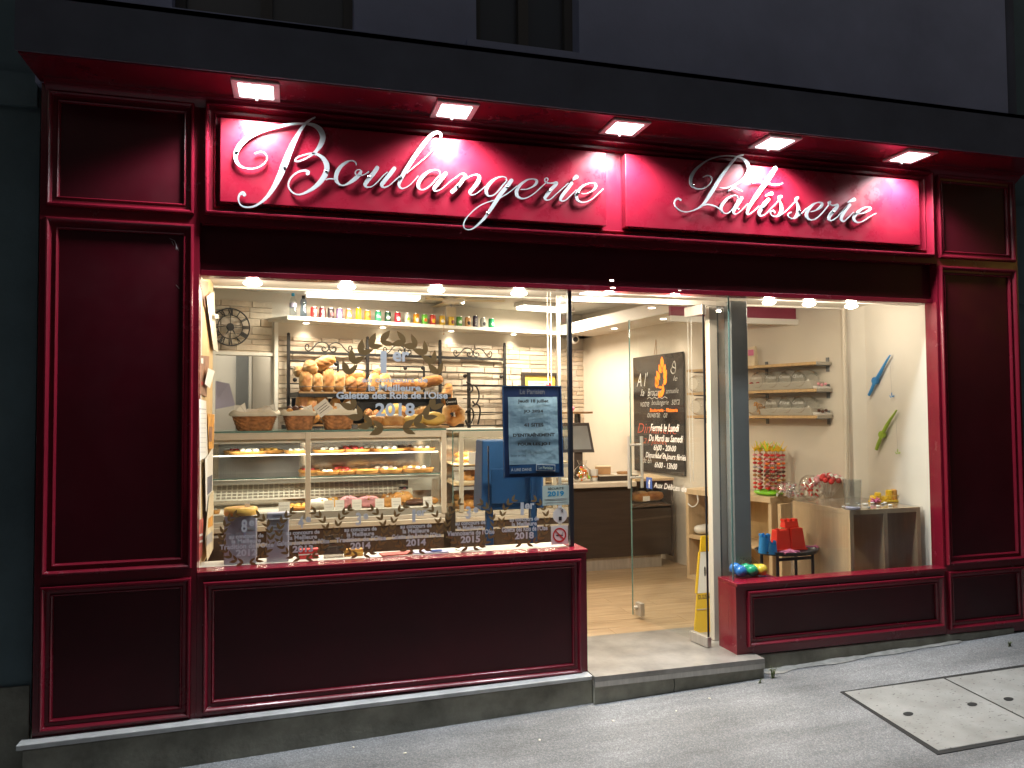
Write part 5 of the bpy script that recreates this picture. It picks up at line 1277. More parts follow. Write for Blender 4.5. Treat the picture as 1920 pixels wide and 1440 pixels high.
# ribbed sliding doors reflected at the back
rbm = MB(); x = -.62
while x < xm - .08:
    rbm.box(x - cx, x - cx + .006, .612, .619, zg1 + .04 - ZF, zrb - .03 - ZF); x += .014
o = obj('ribbed_door', rbm, K['rib'], dc); o['kind'] = 'stuff'
cb_('sliding_door', -.62, xm - .06, CY + .6195, CY + .6199, zg1 + .03, zrb, 'rib')
# glass shelves with steel carriers
S1, S2 = at_y(480, 853, CY + .12).z, at_y(480, 896, CY + .05).z
for z, d in ((S1, .16), (S2, .06)):
    cb_('glass_shelf', xa, xc - .02, CY + d, CY + .60, z - .010, z - .002, 'glassin'); cb_('shelf_edge', xa, xc - .02, CY + d - .006, CY + d - .0005, z - .011, z - .001, 'edgeglass' if z == S2 else 'trim')
cb_('shelf_rail', xa, xc - .02, CY + .10, CY + .125, S2 - .055, S2 - .018, 'casegrey')
cb_('lamp_rail', xa, xc, CY + .03, CY + .12, zrb - .03, zrb + .0, 'trim')
for i in range(3): 
    pass
# frame: top rail, posts, panes
cb_('top_rail', xa, xc + .01, CY - .012, CY + .02, zrb, zr - .010, 'ctop', bevel=.004); cb_('top_glass', xa, xc + .02, CY - .012, CY + .66, zr - .008, zr + .006, 'edgeglass')
for x in (xm, xc): cb_('post', x - .021, x + .021, CY - .016, CY + .022, z_d1 + .083, zr - .009, 'ctop', bevel=.004)
for x0, x1 in ((xa, xm - .0215), (xm + .0215, xc - .0215)): cb_('front_glass', x0, x1, CY - .004, CY + .004, z_d1 + .083, zrb - .001, 'glassin')
cb_('side_glass', xc + .004, xc + .010, CY + .024, CY + .62, z_d1 + .083, zrb, 'glassin')
la = bpy.data.lights.new('case_light', 'AREA'); la.shape = 'RECTANGLE'; la.size = xc + .6; la.size_y = .05; la.energy = 22; la.color = (1, .88, .70)
o = bpy.data.objects.new('case_light', la); COL.objects.link(o); o.parent = dc; o.location = ((xc - .6) / 2 - cx, .09, zrb - .045 - ZF)

def disc_tart(px, wpx, y, z, top, label, shell='tart', h=.024, bits=0, bm='meringue', group='tarts on the upper glass shelf', name='tart'):
    p = at_y(px, 850, y); r = wpx / 2 * mpp(p)
    t = thing(name, label, 'tart', (p.x, y, z + .0005), 0, group)
    n = 30; prof = [(r * .90, 0), (r * .97, h * .55), (r, h), (r * .95, h * 1.04), (r * .90, h * .82)]
    b = MB(); vs = []
    for i in range(n):
        a = 2 * math.pi * i / n; q = 1 + (.02 if i % 2 else -.012)
        for rr, zz in prof: vs.append((rr * q * math.cos(a), rr * q * math.sin(a), zz))
    k = len(prof); b.add(vs, [(i * k + j, ((i + 1) % n) * k + j, ((i + 1) % n) * k + j + 1, i * k + j + 1) for i in range(n) for j in range(k - 1)] + [tuple(i * k for i in range(n))[::-1]])
    obj('shell', b, K[shell], t, 50); obj('filling', MB().lathe([(r * .93, h * .84), (r * .6, h * 1.0), (0, h * 1.06)], 24, None, cap=False), K[top], t, 60)
    rr_ = random.Random(int(px))
    for i in range(bits):
        a = 6.28 * i / bits + .3; d = r * rr_.uniform(.2, .65)
        obj('topping', MB().ball((d * math.cos(a), d * math.sin(a), h * 1.1), r * .17, r * .15, r * .13, 9, 6), K[bm], t, 60)
    return t
UP1 = CY + .30
for px, w, top, bits, bm, lab in [(465, 70, 'custard', 7, 'meringue', 'wide golden tart with pale topping, leftmost on the upper shelf'), (556, 46, 'meringue', 4, 'meringue', 'small tart with pale meringue left of the middle post'),
  (618, 62, 'choc', 4, 'meringue', 'dark-topped tart just right of the middle post'), (668, 52, 'custard', 6, 'fruit', 'tart topped with red fruit in the middle of the upper shelf'), (730, 62, 'choc', 5, 'white', 'chocolate tart with white dots on the upper shelf'), (792, 48, 'rose', 5, 'meringue', 'pink and white tart at the right end of the upper shelf')]:
    disc_tart(px, w, UP1, S1, top, lab, bits=bits, bm=bm)
for px, w, top, bits, bm, lab in [(687, 44, 'custard', 0, 'rose', 'plain tart, left one of three on the lower glass shelf'), (733, 42, 'pastry', 2, 'meringue', 'tart with two pale bits, middle one on the lower glass shelf'), (784, 58, 'choc', 3, 'meringue', 'broad brown tart, right one on the lower glass shelf')]:
    disc_tart(px, w, CY + .22, S2, top, lab, bits=bits, bm=bm, group='tarts on the lower glass shelf', h=.03)
# reflections are real: more tarts stand at the back of the shelves
for px, w, y, z, top, lab in [(440, 40, CY + .48, S1, 'pastry', 'round pastry at the back left of the upper shelf'), (580, 40, CY + .48, S2, 'fruit', 'fruit tart far back behind the middle post'), (640, 60, CY + .48, S2, 'custard', 'custard tart far back on the lower shelf'), (660, 66, CY + .5, S1, 'rose', 'pink tart at the back of the upper shelf')]:
    disc_tart(px, w, y, z, top, lab, bits=5, bm='fruit', group='tarts at the back of the case')
for k, (px, w, y, z, top, bm) in enumerate([(505, 54, CY + .44, S1, 'pastry', 'custard'), (615, 40, CY + .22, S2, 'choc', 'meringue'), (650, 36, CY + .24, S2, 'pastry', 'fruit'), (700, 50, CY + .46, S1, 'fruit', 'meringue'), (755, 52, CY + .46, S1, 'pastry', 'choc'), (720, 50, CY + .44, S2, 'fruit', 'meringue'), (770, 46, CY + .44, S2, 'pastry', 'custard')]):
    disc_tart(px, w, y, z, top, ('back-row tart behind the leftmost golden one on the upper shelf', 'small chocolate tart just right of the middle post on the lower shelf', 'little fruit-dotted tart left of the plain one on the lower shelf', 'red fruit tart in the back row of the upper shelf', 'brown tart in the back row at the right of the upper shelf', 'red tart in the back row of the lower shelf', 'brown tart in the back row at the right of the lower shelf')[k], bits=6, bm=bm, group='tarts at the back of the case')
# cakes on the deck
DZ = zdk
def mound(px, wpx, hpx, y, m, label, tops=(), seed=0, name='pastry', sl=1.0):
    p = at_y(px, 950, y); s = mpp(p); w, h = wpx * s, hpx * s; r = random.Random(seed + int(px))
    t = thing(name, label, 'pastry', (p.x, y, DZ - .003), 0, 'cakes on the deck of the display case')
    f1 = r.uniform(0, 6)
    obj('base', MB().ball((0, 0, h * .48), w / 2, w * .32 * sl, h * .52, 18, 10, fn=lambda d: 1 + .06 * math.sin(6 * d[0] + f1) + .05 * math.sin(9 * d[1] + f1)), K[m], t, 70)
    for i, (tm, cnt, sz) in enumerate(tops):
        for k in range(cnt):
            x = r.uniform(-.36, .36) * w; yy = r.uniform(-.22, .16) * w * sl; zz = h * .95 * math.sqrt(max(.1, 1 - (x / (w * .55)) ** 2 - (yy / (w * .36)) ** 2))
            obj('topping', MB().ball((x, yy, zz), sz * r.uniform(.8, 1.3), sz * r.uniform(.8, 1.2), sz * .8, 8, 6), K[tm], t, 60)
    return t
disc_tart(404, 18, CY + .15, DZ, 'meringue', 'small cream pastry half hidden at the left end of the deck', bits=3, h=.03, group='cakes on the deck of the display case', name='pastry')
disc_tart(562, 62, CY + .25, DZ, 'pastry', 'flat orange-brown pizza tart left of the middle post', shell='crustd', h=.02, bits=9, bm='custard', group='cakes on the deck of the display case', name='pizza_tart')
mound(598, 42, 20, CY + .20, 'meringue', 'white meringue cake just right of the middle post', [('meringue', 9, .016), ('pastry', 3, .012)])
mound(625, 26, 18, CY + .32, 'custard', 'yellow cream cake behind the white meringue', [('meringue', 4, .012)])
mound(654, 40, 22, CY + .18, 'rose', 'pink iced cake, left one of the two pink ones', [('rose', 8, .015)])
mound(692, 46, 21, CY + .18, 'rose', 'pink and brown iced cake, right one of the two pink ones', [('pastry', 7, .014), ('rose', 5, .013)])
mound(728, 28, 26, CY + .14, 'pastry', 'nutty choux ring with white cream, front one', [('meringue', 8, .010), ('fruit', 2, .01), ('choc', 4, .010)])
mound(755, 42, 26, CY + .24, 'pastry', 'large nutty choux crown with caramel pieces', [('meringue', 14, .010), ('custard', 7, .012)])
mound(775, 50, 12, CY + .22, 'choc', 'low dark chocolate cake at the right end of the deck', [('pastry', 6, .012)])
mound(812, 22, 12, CY + .26, 'pastry', 'little brown pastry beside the right post', [('choc', 3, .01)])
for px, py, w, lab in [(533, 951, .095, 'leftmost white price card on the deck, behind the pizza tart'), (617, 957, .085, 'white price card in front of the meringue cake'), (637, 956, .08, 'white price card between the meringue and pink cakes'), (669, 954, .085, 'white price card between the two pink cakes'), (712, 951, .08, 'white price card right of the pink cakes'), (743, 948, .085, 'white price card in front of the nutty crown'), (802, 944, .085, 'white price card alone at the right end of the deck')]:
    card(px, py, CY + .055, w * .92, .085, 'paper', lab, 2, group='price cards on the deck', ink='rib', lean=-10, z=zdk + .038)

# second case with croissants
x2a, x2b = at_y(849, 880, CY).x, 2.36
d2 = thing('bread_case', 'glass case with shelves of croissants behind the blue newspaper stand', 'display case', ((x2a + x2b) / 2, CY, ZF)); 
c2 = lambda name, x0, x1, y0, y1, z0, z1, m, bevel=0: cb_(name, x0, x1, y0, y1, z0, z1, m, d2, bevel)
c2('base_panel', x2a + .02, x2b, CY + .02, CY + .75, ZF, z_d1, 'case_base'); c2('base_strip', x2a + .02, x2b, CY + .010, CY + .019, zst + .035, zst + .052, 'ctop')
c2('trim', x2a + .02, x2b, CY - .01, CY + .75, z_d1 + .001, z_d1 + .043, 'ctop', .006); c2('trim', x2a + .02, x2b, CY, CY + .75, z_d1 + .044, z_d1 + .082, 'innerwhite', .004)
c2('corner_block', x2a - .022, x2a + .019, CY - .004, CY + .05, ZF, at_y(849, 950, CY).z, 'counter')
xp = at_y(865, 870, CY).x
for x in (xp, at_y(1018, 870, CY).x, 2.20): c2('post', x - .018, x + .018, CY - .014, CY + .02, z_d1 + .083, zr - .02, 'ctop', .003)
c2('glass_edge', x2a - .004, x2a + .004, CY - .004, CY + .004, z_d1 + .083, zr - .02, 'edgeglass')
c2('front_glass', x2a + .005, x2b, CY - .024, CY - .018, z_d1 + .083, zr - .03, 'glassin'); c2('top_glass', x2a, x2b, CY - .01, CY + .66, zr - .02, zr - .010, 'edgeglass'); c2('top_rail', xp, x2b, CY - .012, CY + .016, zr - .075, zr - .021, 'ctop', .003)
c2('back_panel', x2a, x2b, CY + .62, CY + .65, z_d1, zr - .05, 'mirror')
tz = [at_y(900, 869, CY + .1).z, at_y(900, 906, CY + .1).z, z_d1 + .095]
for i, z in enumerate(tz):
    c2('tray', xp - .05, x2b, CY + .05, CY + .58, z - .012, z, 'beechL', .003)
    if i < 2: c2('shelf_rail', x2a + .01, x2b, CY + .045, CY + .06, z - .05, z - .022, 'rib')
c2('price_sheet', at_y(889, 850, CY + .03).x - .05, at_y(889, 850, CY + .03).x + .045, CY + .03, CY + .032, tz[0] + .0, tz[0] + .105, 'paper')
c2('paper_sheet', x2b - 1.1, x2b - .1, CY + .05, CY + .5, zr - .009, zr - .004, 'paper')
la = bpy.data.lights.new('case_light', 'AREA'); la.shape = 'RECTANGLE'; la.size = .9; la.size_y = .05; la.energy = 22; la.color = (1, .82, .58)
o = bpy.data.objects.new('case_light', la); COL.objects.link(o); o.parent = d2; o.location = (-.05, .1, zr - .09 - ZF)
def croissant_mesh(seed, L_=.15):
    r = random.Random(seed); b = MB(); pts, rad_ = [], []
    n = 26
    for i in range(n + 1):
        f = i / n * 2 - 1; a = f * 1.25
        pts.append((L_ * .5 * math.sin(a), L_ * .28 * (1 - math.cos(a)), 0)); rad_.append(max(.004, .030 * (1 - abs(f) ** 1.7) + .003) * (1 + .13 * math.sin(f * 16)))
    b.tube(pts, rad_, 10); return b.mesh('croissant', K['pastry'], 70)
CM = [croissant_mesh(i) for i in range(2)]
rc = random.Random(4)
for lev, (z, n, where_) in enumerate([(tz[0], 7, 'top tray'), (tz[1], 6, 'middle tray'), (tz[2], 9, 'bottom tray')]):
    for i in range(n):
        px = 868 + (i % 5) * 14 + rc.uniform(-3, 3); y = CY + .14 + .12 * (i // 5) + rc.uniform(0, .05)
        if lev == 1: px += 16
        p = at_y(px, 880, y); zz = z + .032 + (.035 if i >= 5 else 0)
        if lev == 0:
            o = put('croissant', CM[i % 2], None, (p.x, y, zz), (R(rc.uniform(-10, 10)), R(rc.uniform(-10, 10)), rc.uniform(-.5, .5))); o.scale = (.9, .9, .9)
        else: o = put('croissant', CM[i % 2], None, (p.x, y, zz), (R(rc.uniform(-15, 15)), R(rc.uniform(-25, 25)), rc.uniform(-.8, .8))); o.scale = (1.15, 1.2, 1.25)
        tag(o, '%s golden croissant in the %s row on the %s of the bread case' % (('leftmost', 'second', 'third', 'fourth', 'rightmost')[i % 5], 'front' if i < 5 else 'back', where_), 'croissant', 'croissants on the ' + where_)
# wicker tray on the middle shelf
pz = at_y(880, 900, CY + .08)
tag(obj('wicker_tray', BOX(at_y(856, 900, CY + .1).x, at_y(905, 900, CY + .1).x, CY + .065, CY + .5, tz[1] + .0005, tz[1] + .022), K['papery'], bevel=.006), 'flat woven tray with paper under the croissants on the middle shelf', 'tray')
card(858, 893, CY + .12, .06, .085, 'paper', 'white card leaning beside the middle tray of the bread case', 0, lean=-20, yaw=.3)

# ================================================================== COUNTER BY THE DOOR
y_k = 2.50
xk0, xk1 = at_z(1101, 1071, ZF).x, at_z(1243, 1063, ZF).x
yk = at_z(1150, 1068, ZF).y
ct = thing('sales_counter', 'dark wood-fronted sales counter with a cream worktop', 'counter', ((xk0 + xk1) / 2, yk, ZF))
k2 = lambda name, x0, x1, y0, y1, z0, z1, m, bevel=0: cb_(name, x0, x1, y0, y1, z0, z1, m, ct, bevel)
zc1 = at_y(1120, 914, yk - .06).z; zc0 = zc1 + .045; zp0 = at_y(1120, 1047, yk - .03).z
k2('plinth', 2.38, xk1, yk, yk + .5, ZF + .001, zp0, 'steel')
xe = at_y(1185, 960, yk - .05).x
k2('front_panel', 2.38, xe, yk - .03, yk + .5, zp0 + .001, zc1, 'counter'); k2('worktop', 2.36, xe + .03, yk - .10, yk + .5, zc1 + .001, zc0, 'ctop', .006)
xr_ = at_y(1261, 960, yk - .02).x
k2('end_panel', xr_ - .02, xr_, yk - .04, yk + .40, zp0 - .02, zc0 - .005, 'counter'); k2('end_shelf', xe + .002, xr_ - .021, yk - .02, yk + .4, at_y(1220, 945, yk).z - .02, at_y(1220, 945, yk).z, 'case_base')
k2('lower_front', xe + .002, xr_ - .021, yk - .03, yk + .4, zp0 + .001, at_y(1220, 953, yk).z, 'counter'); k2('back', xe + .002, xr_ - .021, yk + .38, yk + .40, at_y(1220, 945, yk).z, zc0 - .01, 'counter')
k2('worktop', xe + .032, xr_ + .005, yk - .05, yk + .45, zc0 - .004, zc0 + .02, 'beechL', .004)
for px, lab in ((1200, 'brown loaf on the small shelf at the end of the counter'), (1225, 'dark loaf beside the price card at the end of the counter')):
    p = at_y(px, 920, yk + .12); o = put('bread_loaf', LM['e' if px > 1210 else 'h'], None, (p.x, yk + .12, at_y(1220, 945, yk).z + .06), (0, R(90), 0)); o.scale = (.75,) * 3; tag(o, lab, 'bread')
card(1212, 935, yk + .0, .07, .045, 'paper', 'small price card in front of the loaves at the counter end', 2, lean=0, ink='rib')
# things on the worktop
def on_top(px, y): p = at_y(px, 900, y); return Vector((p.x, y, zc0 + .0005))
p = on_top(1092, yk + .06); r = random.Random(8); sc = mpp(p)
t = thing('sweet_bag', 'clear bag of colourful wrapped sweets on the counter', 'bag of sweets', p)
for i in range(46):
    a, d, z = r.uniform(0, 6.28), r.uniform(0, .062), r.uniform(.012, .135); d *= 1 - z * 3
    obj('sweet', MB().ball((0, 0, 0), .016, .011, .012, 7, 5), K[r.choice(['red', 'orange', 'white', 'yellow', 'lime', 'orange', 'white', 'meringue'])], t, 60, loc=(d * math.cos(a) * 1.2, d * math.sin(a), z), rot=(r.uniform(0, 3), r.uniform(0, 3), 0))
obj('cellophane', MB().lathe([(.075, 0), (.095, .04), (.075, .11), (.03, .155), (.05, .20)], 14, None, cap=False), K['wrap'], t, 60)
p = on_top(1113, yk + .10)
t = thing('paper_cup', 'white paper cup beside the bag of sweets', 'cup', p); obj('cup', MB().lathe([(.036, 0), (.044, .105), (.046, .108), (.041, .106), (.033, .01), (0, .01)], 22, None, cap=False), K['white'], t, 50)
obj('print', MB().lathe([(.0372, .02), (.0402, .05)], 22, None, cap=False), K['pastry'], t)
p = on_top(1143, yk + .12)
t = thing('tray_stack', 'flat dark tray with a cream top lying on the counter', 'tray', p); obj('tray', BOX(-.13, .26, -.09, .12, 0, .045), K['counter'], t, bevel=.003); obj('top_sheet', BOX(-.135, .265, -.095, .125, .0455, .056), K['ctop'], t, bevel=.002)
t = thing('cardboard_box', 'small open brown box standing on the flat tray', 'box', (p.x - .055, p.y + .03, p.z + .0565), R(-18)); obj('box', BOX(-.07, .07, -.05, .05, 0, .07), K['wood'], t, bevel=.003); obj('flap', BOX(-.075, .075, -.055, .06, .071, .078), K['papery'], t)
t = thing('wooden_dish', 'little wooden change dish at the right of the flat tray', 'dish', (p.x + .14, p.y - .02, p.z + .0565)); obj('dish', MB().lathe([(.05, 0), (.062, .022), (.056, .024), (.045, .008), (0, .008)], 20, Matrix.Diagonal((1.3, .8, 1, 1)), cap=False), K['wood'], t, 50)
# till screen and little bracket shelf behind the post
p0, p1 = at_y(1084, 793, yk + .25), at_y(1100, 848, yk + .25)
t = thing('till_screen', 'dark framed till screen tilted on the counter', 'screen', ((p0.x + p1.x) / 2 - .04, yk + .25, zc0 + .0005), R(-14))
h = p0.z - zc0; hl = p1.z - zc0
obj('housing', MB().hexa([(-.16, -.02, hl), (.15, -.02, hl), (.15, .03, hl), (-.16, .03, hl), (-.16, .06, h), (.11, .06, h), (.11, .10, h), (-.16, .10, h)]), K['counter'], t, bevel=.003)
obj('screen', MB().hexa([(-.14, -.028, hl + .03), (.12, -.028, hl + .03), (.12, -.022, hl + .03), (-.14, -.022, hl + .03), (-.14, .045, h - .03), (.09, .045, h - .03), (.09, .052, h - .03), (-.14, .052, h - .03)]), K['alu'], t); obj('stand', BOX(-.04, .04, .02, .08, 0, hl + .02), K['counter'], t)
q = at_y(1088, 772, yk + .9)
t = thing('bracket_shelf', 'small brown shelf on a black bracket in the far corner', 'shelf', q); obj('board', BOX(-.20, .10, -.1, .1, -.02, 0), K['wood'], t); obj('bracket', BOX(-.03, -.005, -.02, .1, -.14, -.021), K['ink'], t)
tag(obj('pink_flower', MB().ball((0, 0, .03), .035, .03, .03, 10, 7, fn=lambda d: 1 + .2 * math.sin(8 * d[0]) * math.sin(8 * d[2])), K['pink'], loc=(q.x - .10, q.y, q.z)), 'small pink flower ornament on the bracket shelf', 'ornament')

# black menu board hung on the side wall
sd = (WBp - WA).normalized(); sang = math.atan2(sd.y, sd.x)
def on_side(px, py, off=.02):
    n_ = Vector((sd.y, -sd.x)) ; 
    if n_.x > 0: n_ = -n_
    return at_pl(px, py, (WA.x + n_.x * off, WA.y + n_.y * off), sang)
tl, tr_, brr = on_side(1188, 673), on_side(1281, 657), on_side(1290, 895)
wB = math.hypot(tl.x - tr_.x, tl.y - tr_.y); zt_, zb_ = (tl.z + tr_.z) / 2, (on_side(1196, 881).z + brr.z) / 2; hB = zt_ - zb_
mb_ = thing('menu_board', 'black chalkboard with handwritten notices hanging on the side wall', 'chalkboard', ((tl.x + tr_.x) / 2, (tl.y + tr_.y) / 2, zb_), sang)
obj('board', BOX(-wB / 2, wB / 2, -.008, .012, 0, hB), K['chalkboard'], mb_, bevel=.002)
obj('string', MB().tube([(-.06, .005, hB), (-.04, .015, hB + .16), (-.02, .005, hB)], .003, 4), K['wood'], mb_)
def bt(s, fx, fz, fw, h, m='chalk', **k): text('lettering', s, K[m], mb_, (-wB / 2 + fx * wB, -.0095, hB * fz), fw * wB, h, shear=.35, bold=-.008, **k)
bt("A l'", .20, .80, .24, .14); bt('le', .86, .79, .08, .05); bt('la', .20, .685, .08, .07); bt('Brocante', .47, .685, .32, .075); bt('annuelle', .80, .69, .24, .05)
bt('votre', .25, .585, .18, .055); bt('boulangerie', .56, .59, .34, .065); bt('sera', .86, .595, .15, .05); bt('ouverte   ce', .50, .49, .40, .05)
bt('Dimanche', .48, .375, .80, .10, 'chalkred'); bt('21 juillet', .45, .26, .5, .07, 'chalkred'); bt('de 6h', .28, .10, .18, .06)
pts = catmull([(-.18 + .045 * i, 0, .008 * (1 if i % 2 else -1)) for i in range(9)], 4); obj('chalk_line', MB().tube([(p[0], -.009, hB * .635 + p[2]) for p in pts], .0035, 4), K['chalk'], mb_)
obj('chalk_drawing', MB().tube([tuple(p) for p in catmull([(wB * .32, -.009, hB * .89), (wB * .28, -.009, hB * .86), (wB * .31, -.009, hB * .83), (wB * .36, -.009, hB * .84), (wB * .37, -.009, hB * .88), (wB * .35, -.009, hB * .93), (wB * .31, -.009, hB * .89), (wB * .37, -.009, hB * .87)], 4)], .006, 4), K['chalk'], mb_)
obj('chalk_drawing', MB().tube([tuple(p) for p in catmull([(0, -.009, hB * .20), (-.03, -.009, hB * .15), (.03, -.009, hB * .13), (.1, -.009, hB * .17), (.16, -.009, hB * .12), (.12, -.009, hB * .16)], 4)], .007, 4), K['chalk'], mb_)

# ================================================================== THINGS ON AND BEHIND THE LEFT WINDOW
YD = YG - .0012                       # front face of the pane: window decals sit here
def on_pane(px, py, y=YD): return at_y(px, py, y)
def pane_text(t, s, px, py, wpx, hpx, m='decal', **k):
    c = on_pane(px, py); L0 = t.location; s_ = mpp(c)
    return text('lettering', s, K[m], t, (c.x - L0.x, YD - L0.y - .0013, c.z - L0.z), wpx * s_ / abs(CR.x) * 1.0, hpx * s_, **k)
def wreath_mesh(leaves, parent, L0):
    for px, py, ang, Lp, wp in leaves:
        c = on_pane(px, py); s_ = mpp(c); key = (Lp, wp)
        if key not in LEAFM:
            b = MB(); leaf2(b, (0, 0), 0, Lp * s_, wp * s_, 0); LEAFM[key] = b.mesh('leaf', K['leaf'])
        put('leaf', LEAFM[key], parent, (c.x - L0.x, YD - L0.y, c.z - L0.z), (0, -R(ang), 0))
BL = []; LEAFM = {}
def pair(x, y, a, L_=29, w=13, sp=31):   # tip of a stem: outer and inner leaf
    BL.append((x, y, a + sp, L_, w)); BL.append((x, y, a - sp, L_ * .92, w * .8))
for x, y, a in [(724, 803, 0), (734, 806, 180)]: pass
cx_, cy_ = 737, 722
for i in range(11):
    if i in (4, 5): continue
    th = R(258 - 15.2 * i); x, y = cx_ + 86 * math.cos(th), cy_ - 84 * math.sin(th)
    pair(x, y, math.degrees(th) - 90 + 4)
    th2 = R(282 + 15.2 * i); x, y = cx_ + 86 * math.cos(th2), cy_ - 84 * math.sin(th2)
    pair(x, y, math.degrees(th2) + 90 - 4)
c = on_pane(737, 722)
t = thing('window_decal', 'large gold laurel wreath decal with 1er and 2018 in the middle of the window', 'decal', (c.x, YD, c.z), 0, 'laurel decals on the left window')
wreath_mesh(BL, t, t.location)
for s, px, py, w, h in [('1', 719, 679, 11, 42), ('er', 752, 669, 30, 19), ('au concours de', 741, 712, 118, 10), ('la Meilleure', 740, 727, 94, 12), ("Galette des Rois de l'Oise", 737, 741, 200, 14), ('2018', 741, 768, 71, 25)]:
    pane_text(t, s, px, py, w, h, bold=.03)
small = [(462, 1008, '8', 'e', 'Tradition de l’Oise', '2012', 'leftmost small laurel decal on the window, reading 8e and 2012'),
         (568, 1001, '4', 'e', 'Galette des Rois de l’Oise', '2013', 'small laurel decal reading 4e and 2013, second from the left'),
         (676, 995, '3', 'e', 'Tradition de l’Oise', '2014', 'small laurel decal reading Tradition and 2014, third from the left'),
         (780, 989, '1', 'er', 'Galette des Rois de l’Oise', '2014', 'small laurel decal reading 1er, Galette des Rois and 2014'),
         (882, 983, '3', 'e', 'Viennoiserie de l’Oise', '2015', 'small laurel decal reading Viennoiserie and 2015'),
         (983, 976, '1', 'er', 'Galette des Rois de l’Oise', '2018', 'rightmost small laurel decal on the window, reading 1er and 2018')]
for px, py, n1, n2, l3, yr, lab in small:
    c = on_pane(px, py); f = 1 - (px - 462) * .00012
    t = thing('window_decal', lab, 'decal', (c.x, YD, c.z), 0, 'laurel decals on the left window')
    lv = []
    for i in range(10):
        th = R(263 - 15.5 * i); x, y = px + 45 * f * math.cos(th), py - 47 * f * math.sin(th); a = math.degrees(th) - 90
        lv += [(x, y, a + 30, 15, 5.5), (x, y, a - 32, 14, 4.6)]
        th = R(277 + 15.5 * i); x, y = px + 45 * f * math.cos(th), py - 47 * f * math.sin(th); a = math.degrees(th) + 90
        lv += [(x, y, a + 32, 14, 4.6), (x, y, a - 30, 15, 5.5)]
    wreath_mesh(lv, t, t.location)
    pane_text(t, n1, px - 4, py - 22, 10 if n1 != '1' else 6, 24, bold=.03); pane_text(t, n2, px + 10, py - 27, 9 * len(n2), 11, bold=.03)
    pane_text(t, 'au concours de', px, py - 3, 59 * f, 8, bold=.03); pane_text(t, 'la Meilleure', px, py + 6, 50 * f, 8.5, bold=.03)
    pane_text(t, l3, px + 1, py + 15.5, 92 * f, 9.5, bold=.03); pane_text(t, yr, px, py + 28, 36, 13, bold=.04)

def flat_sticker(name, label, cat, px0, py0, px1, py1, m, y=YD):
    a, b_ = at_y(px0, py0, y), at_y(px1, py1, y); c = (a + b_) / 2; w, h = abs(b_.x - a.x), abs(a.z - b_.z)
    t = thing(name, label, cat, (c.x, y, c.z)); obj('sheet', BOX(-w / 2, w / 2, -.0006, 0, -h / 2, h / 2), K[m], t); return t, w, h
t, w, h = flat_sticker('security_sticker', 'pale green window sticker reading Sécurité 2019', 'sticker', 1017, 911, 1067, 946, 'sticker')
text('lettering', 'SÉCURITÉ', K['ink'], t, (0, -.001, h * .36), w * .6, h * .14, bold=.01); text('lettering', '2019', K['cyan'], t, (0, -.001, h * .08), w * .62, h * .26, bold=.04)
for z in (-.18, -.24, -.36): obj('print_line', BOX(-w * .4, w * .4, -.0012, -.0007, h * z, h * z + .0015), K['rib'], t)
c = on_pane(1050, 966); s_ = mpp(c)
t = thing('contactless_sticker', 'round pale sticker with a card payment symbol above the no smoking sign', 'sticker', (c.x, YD, c.z))
MX = Matrix.Rotation(R(90), 4, 'X')
obj('disc', MB().lathe([(0, 0), (14.5 * s_, 0), (14.5 * s_, .0006), (0, .0006)], 28, MX, cap=False), K['paper'], t)
for k in range(3): obj('wave', MB().tube([(.004 + (k * .005 + .004) * math.cos(R(a)), -.0012, .026 + (k * .005 + .004) * math.sin(R(a))) for a in range(-45, 50, 15)], .0010, 4), K['ink'], t)
obj('terminal', MB().box(-.008, .010, -.0016, -.0008, -.030, -.008).box(-.006, .008, -.0018, -.0017, -.028, -.020), K['ink'], t)
obj('tape', BOX(-.012, .012, -.0014, -.0008, 13 * s_, 18 * s_), K['white'], t)
t, w, h = flat_sticker('no_smoking_sign', 'square no smoking sticker with a red crossed circle in the window corner', 'sticker', 1033, 986, 1065, 1020, 'paper')
b = MB(); r0, r1 = w * .40, w * .32
ring = [(r * math.cos(2 * math.pi * i / 36), yy, r * math.sin(2 * math.pi * i / 36)) for r in (r0, r1) for i in range(36) for yy in (-.0012,)]
b.add(ring, [(i, (i + 1) % 36, 36 + (i + 1) % 36, 36 + i) for i in range(36)]); b.box(-r1, r1, -.0016, -.0011, -w * .035, w * .035, Matrix.Rotation(R(45), 4, 'Y'))
obj('ban_ring', b, K['redmatte'], t); obj('cigarette', MB().box(-w * .2, w * .16, -.0010, -.0007, -w * .05, w * .01).box(w * .17, w * .21, -.0010, -.0007, -w * .05, w * .01).tube([(w * .2, -.001, w * .05), (w * .16, -.001, w * .10), (w * .22, -.001, w * .15)], .001, 4), K['ink'], t)

# blue newspaper stand with a poster frame
def yz(px, py, y): return at_y(px, py, y)
YC_ = .42
a, b2 = yz(905, 826, YC_), yz(1003, 960, YC_)
l0 = yz(917, 1036, .235)
t = thing('newspaper_stand', 'blue metal newspaper cabinet on thin legs inside the window', 'newspaper stand', ((a.x + b2.x) / 2, .38, .03))
c = t.location
zb_, ztp = yz(905, 956, YC_).z - c.z, yz(905, 826, YC_).z - c.z
obj('cabinet', MB().hexa([(a.x - c.x - .02, .0, zb_), (b2.x - c.x + .05, .0, zb_), (b2.x - c.x + .05, .22, zb_), (a.x - c.x - .02, .22, zb_), (a.x - c.x, .05, ztp), (b2.x - c.x + .05, .05, ztp), (b2.x - c.x + .05, .22, ztp), (a.x - c.x, .22, ztp)]), K['bluemetal'], t, bevel=.006)
obj('door_panel', BOX(a.x - c.x + .04, b2.x - c.x + .03, -.006, -.001, zb_ + .04, ztp - .17), K['bluemetal'], t, bevel=.002)
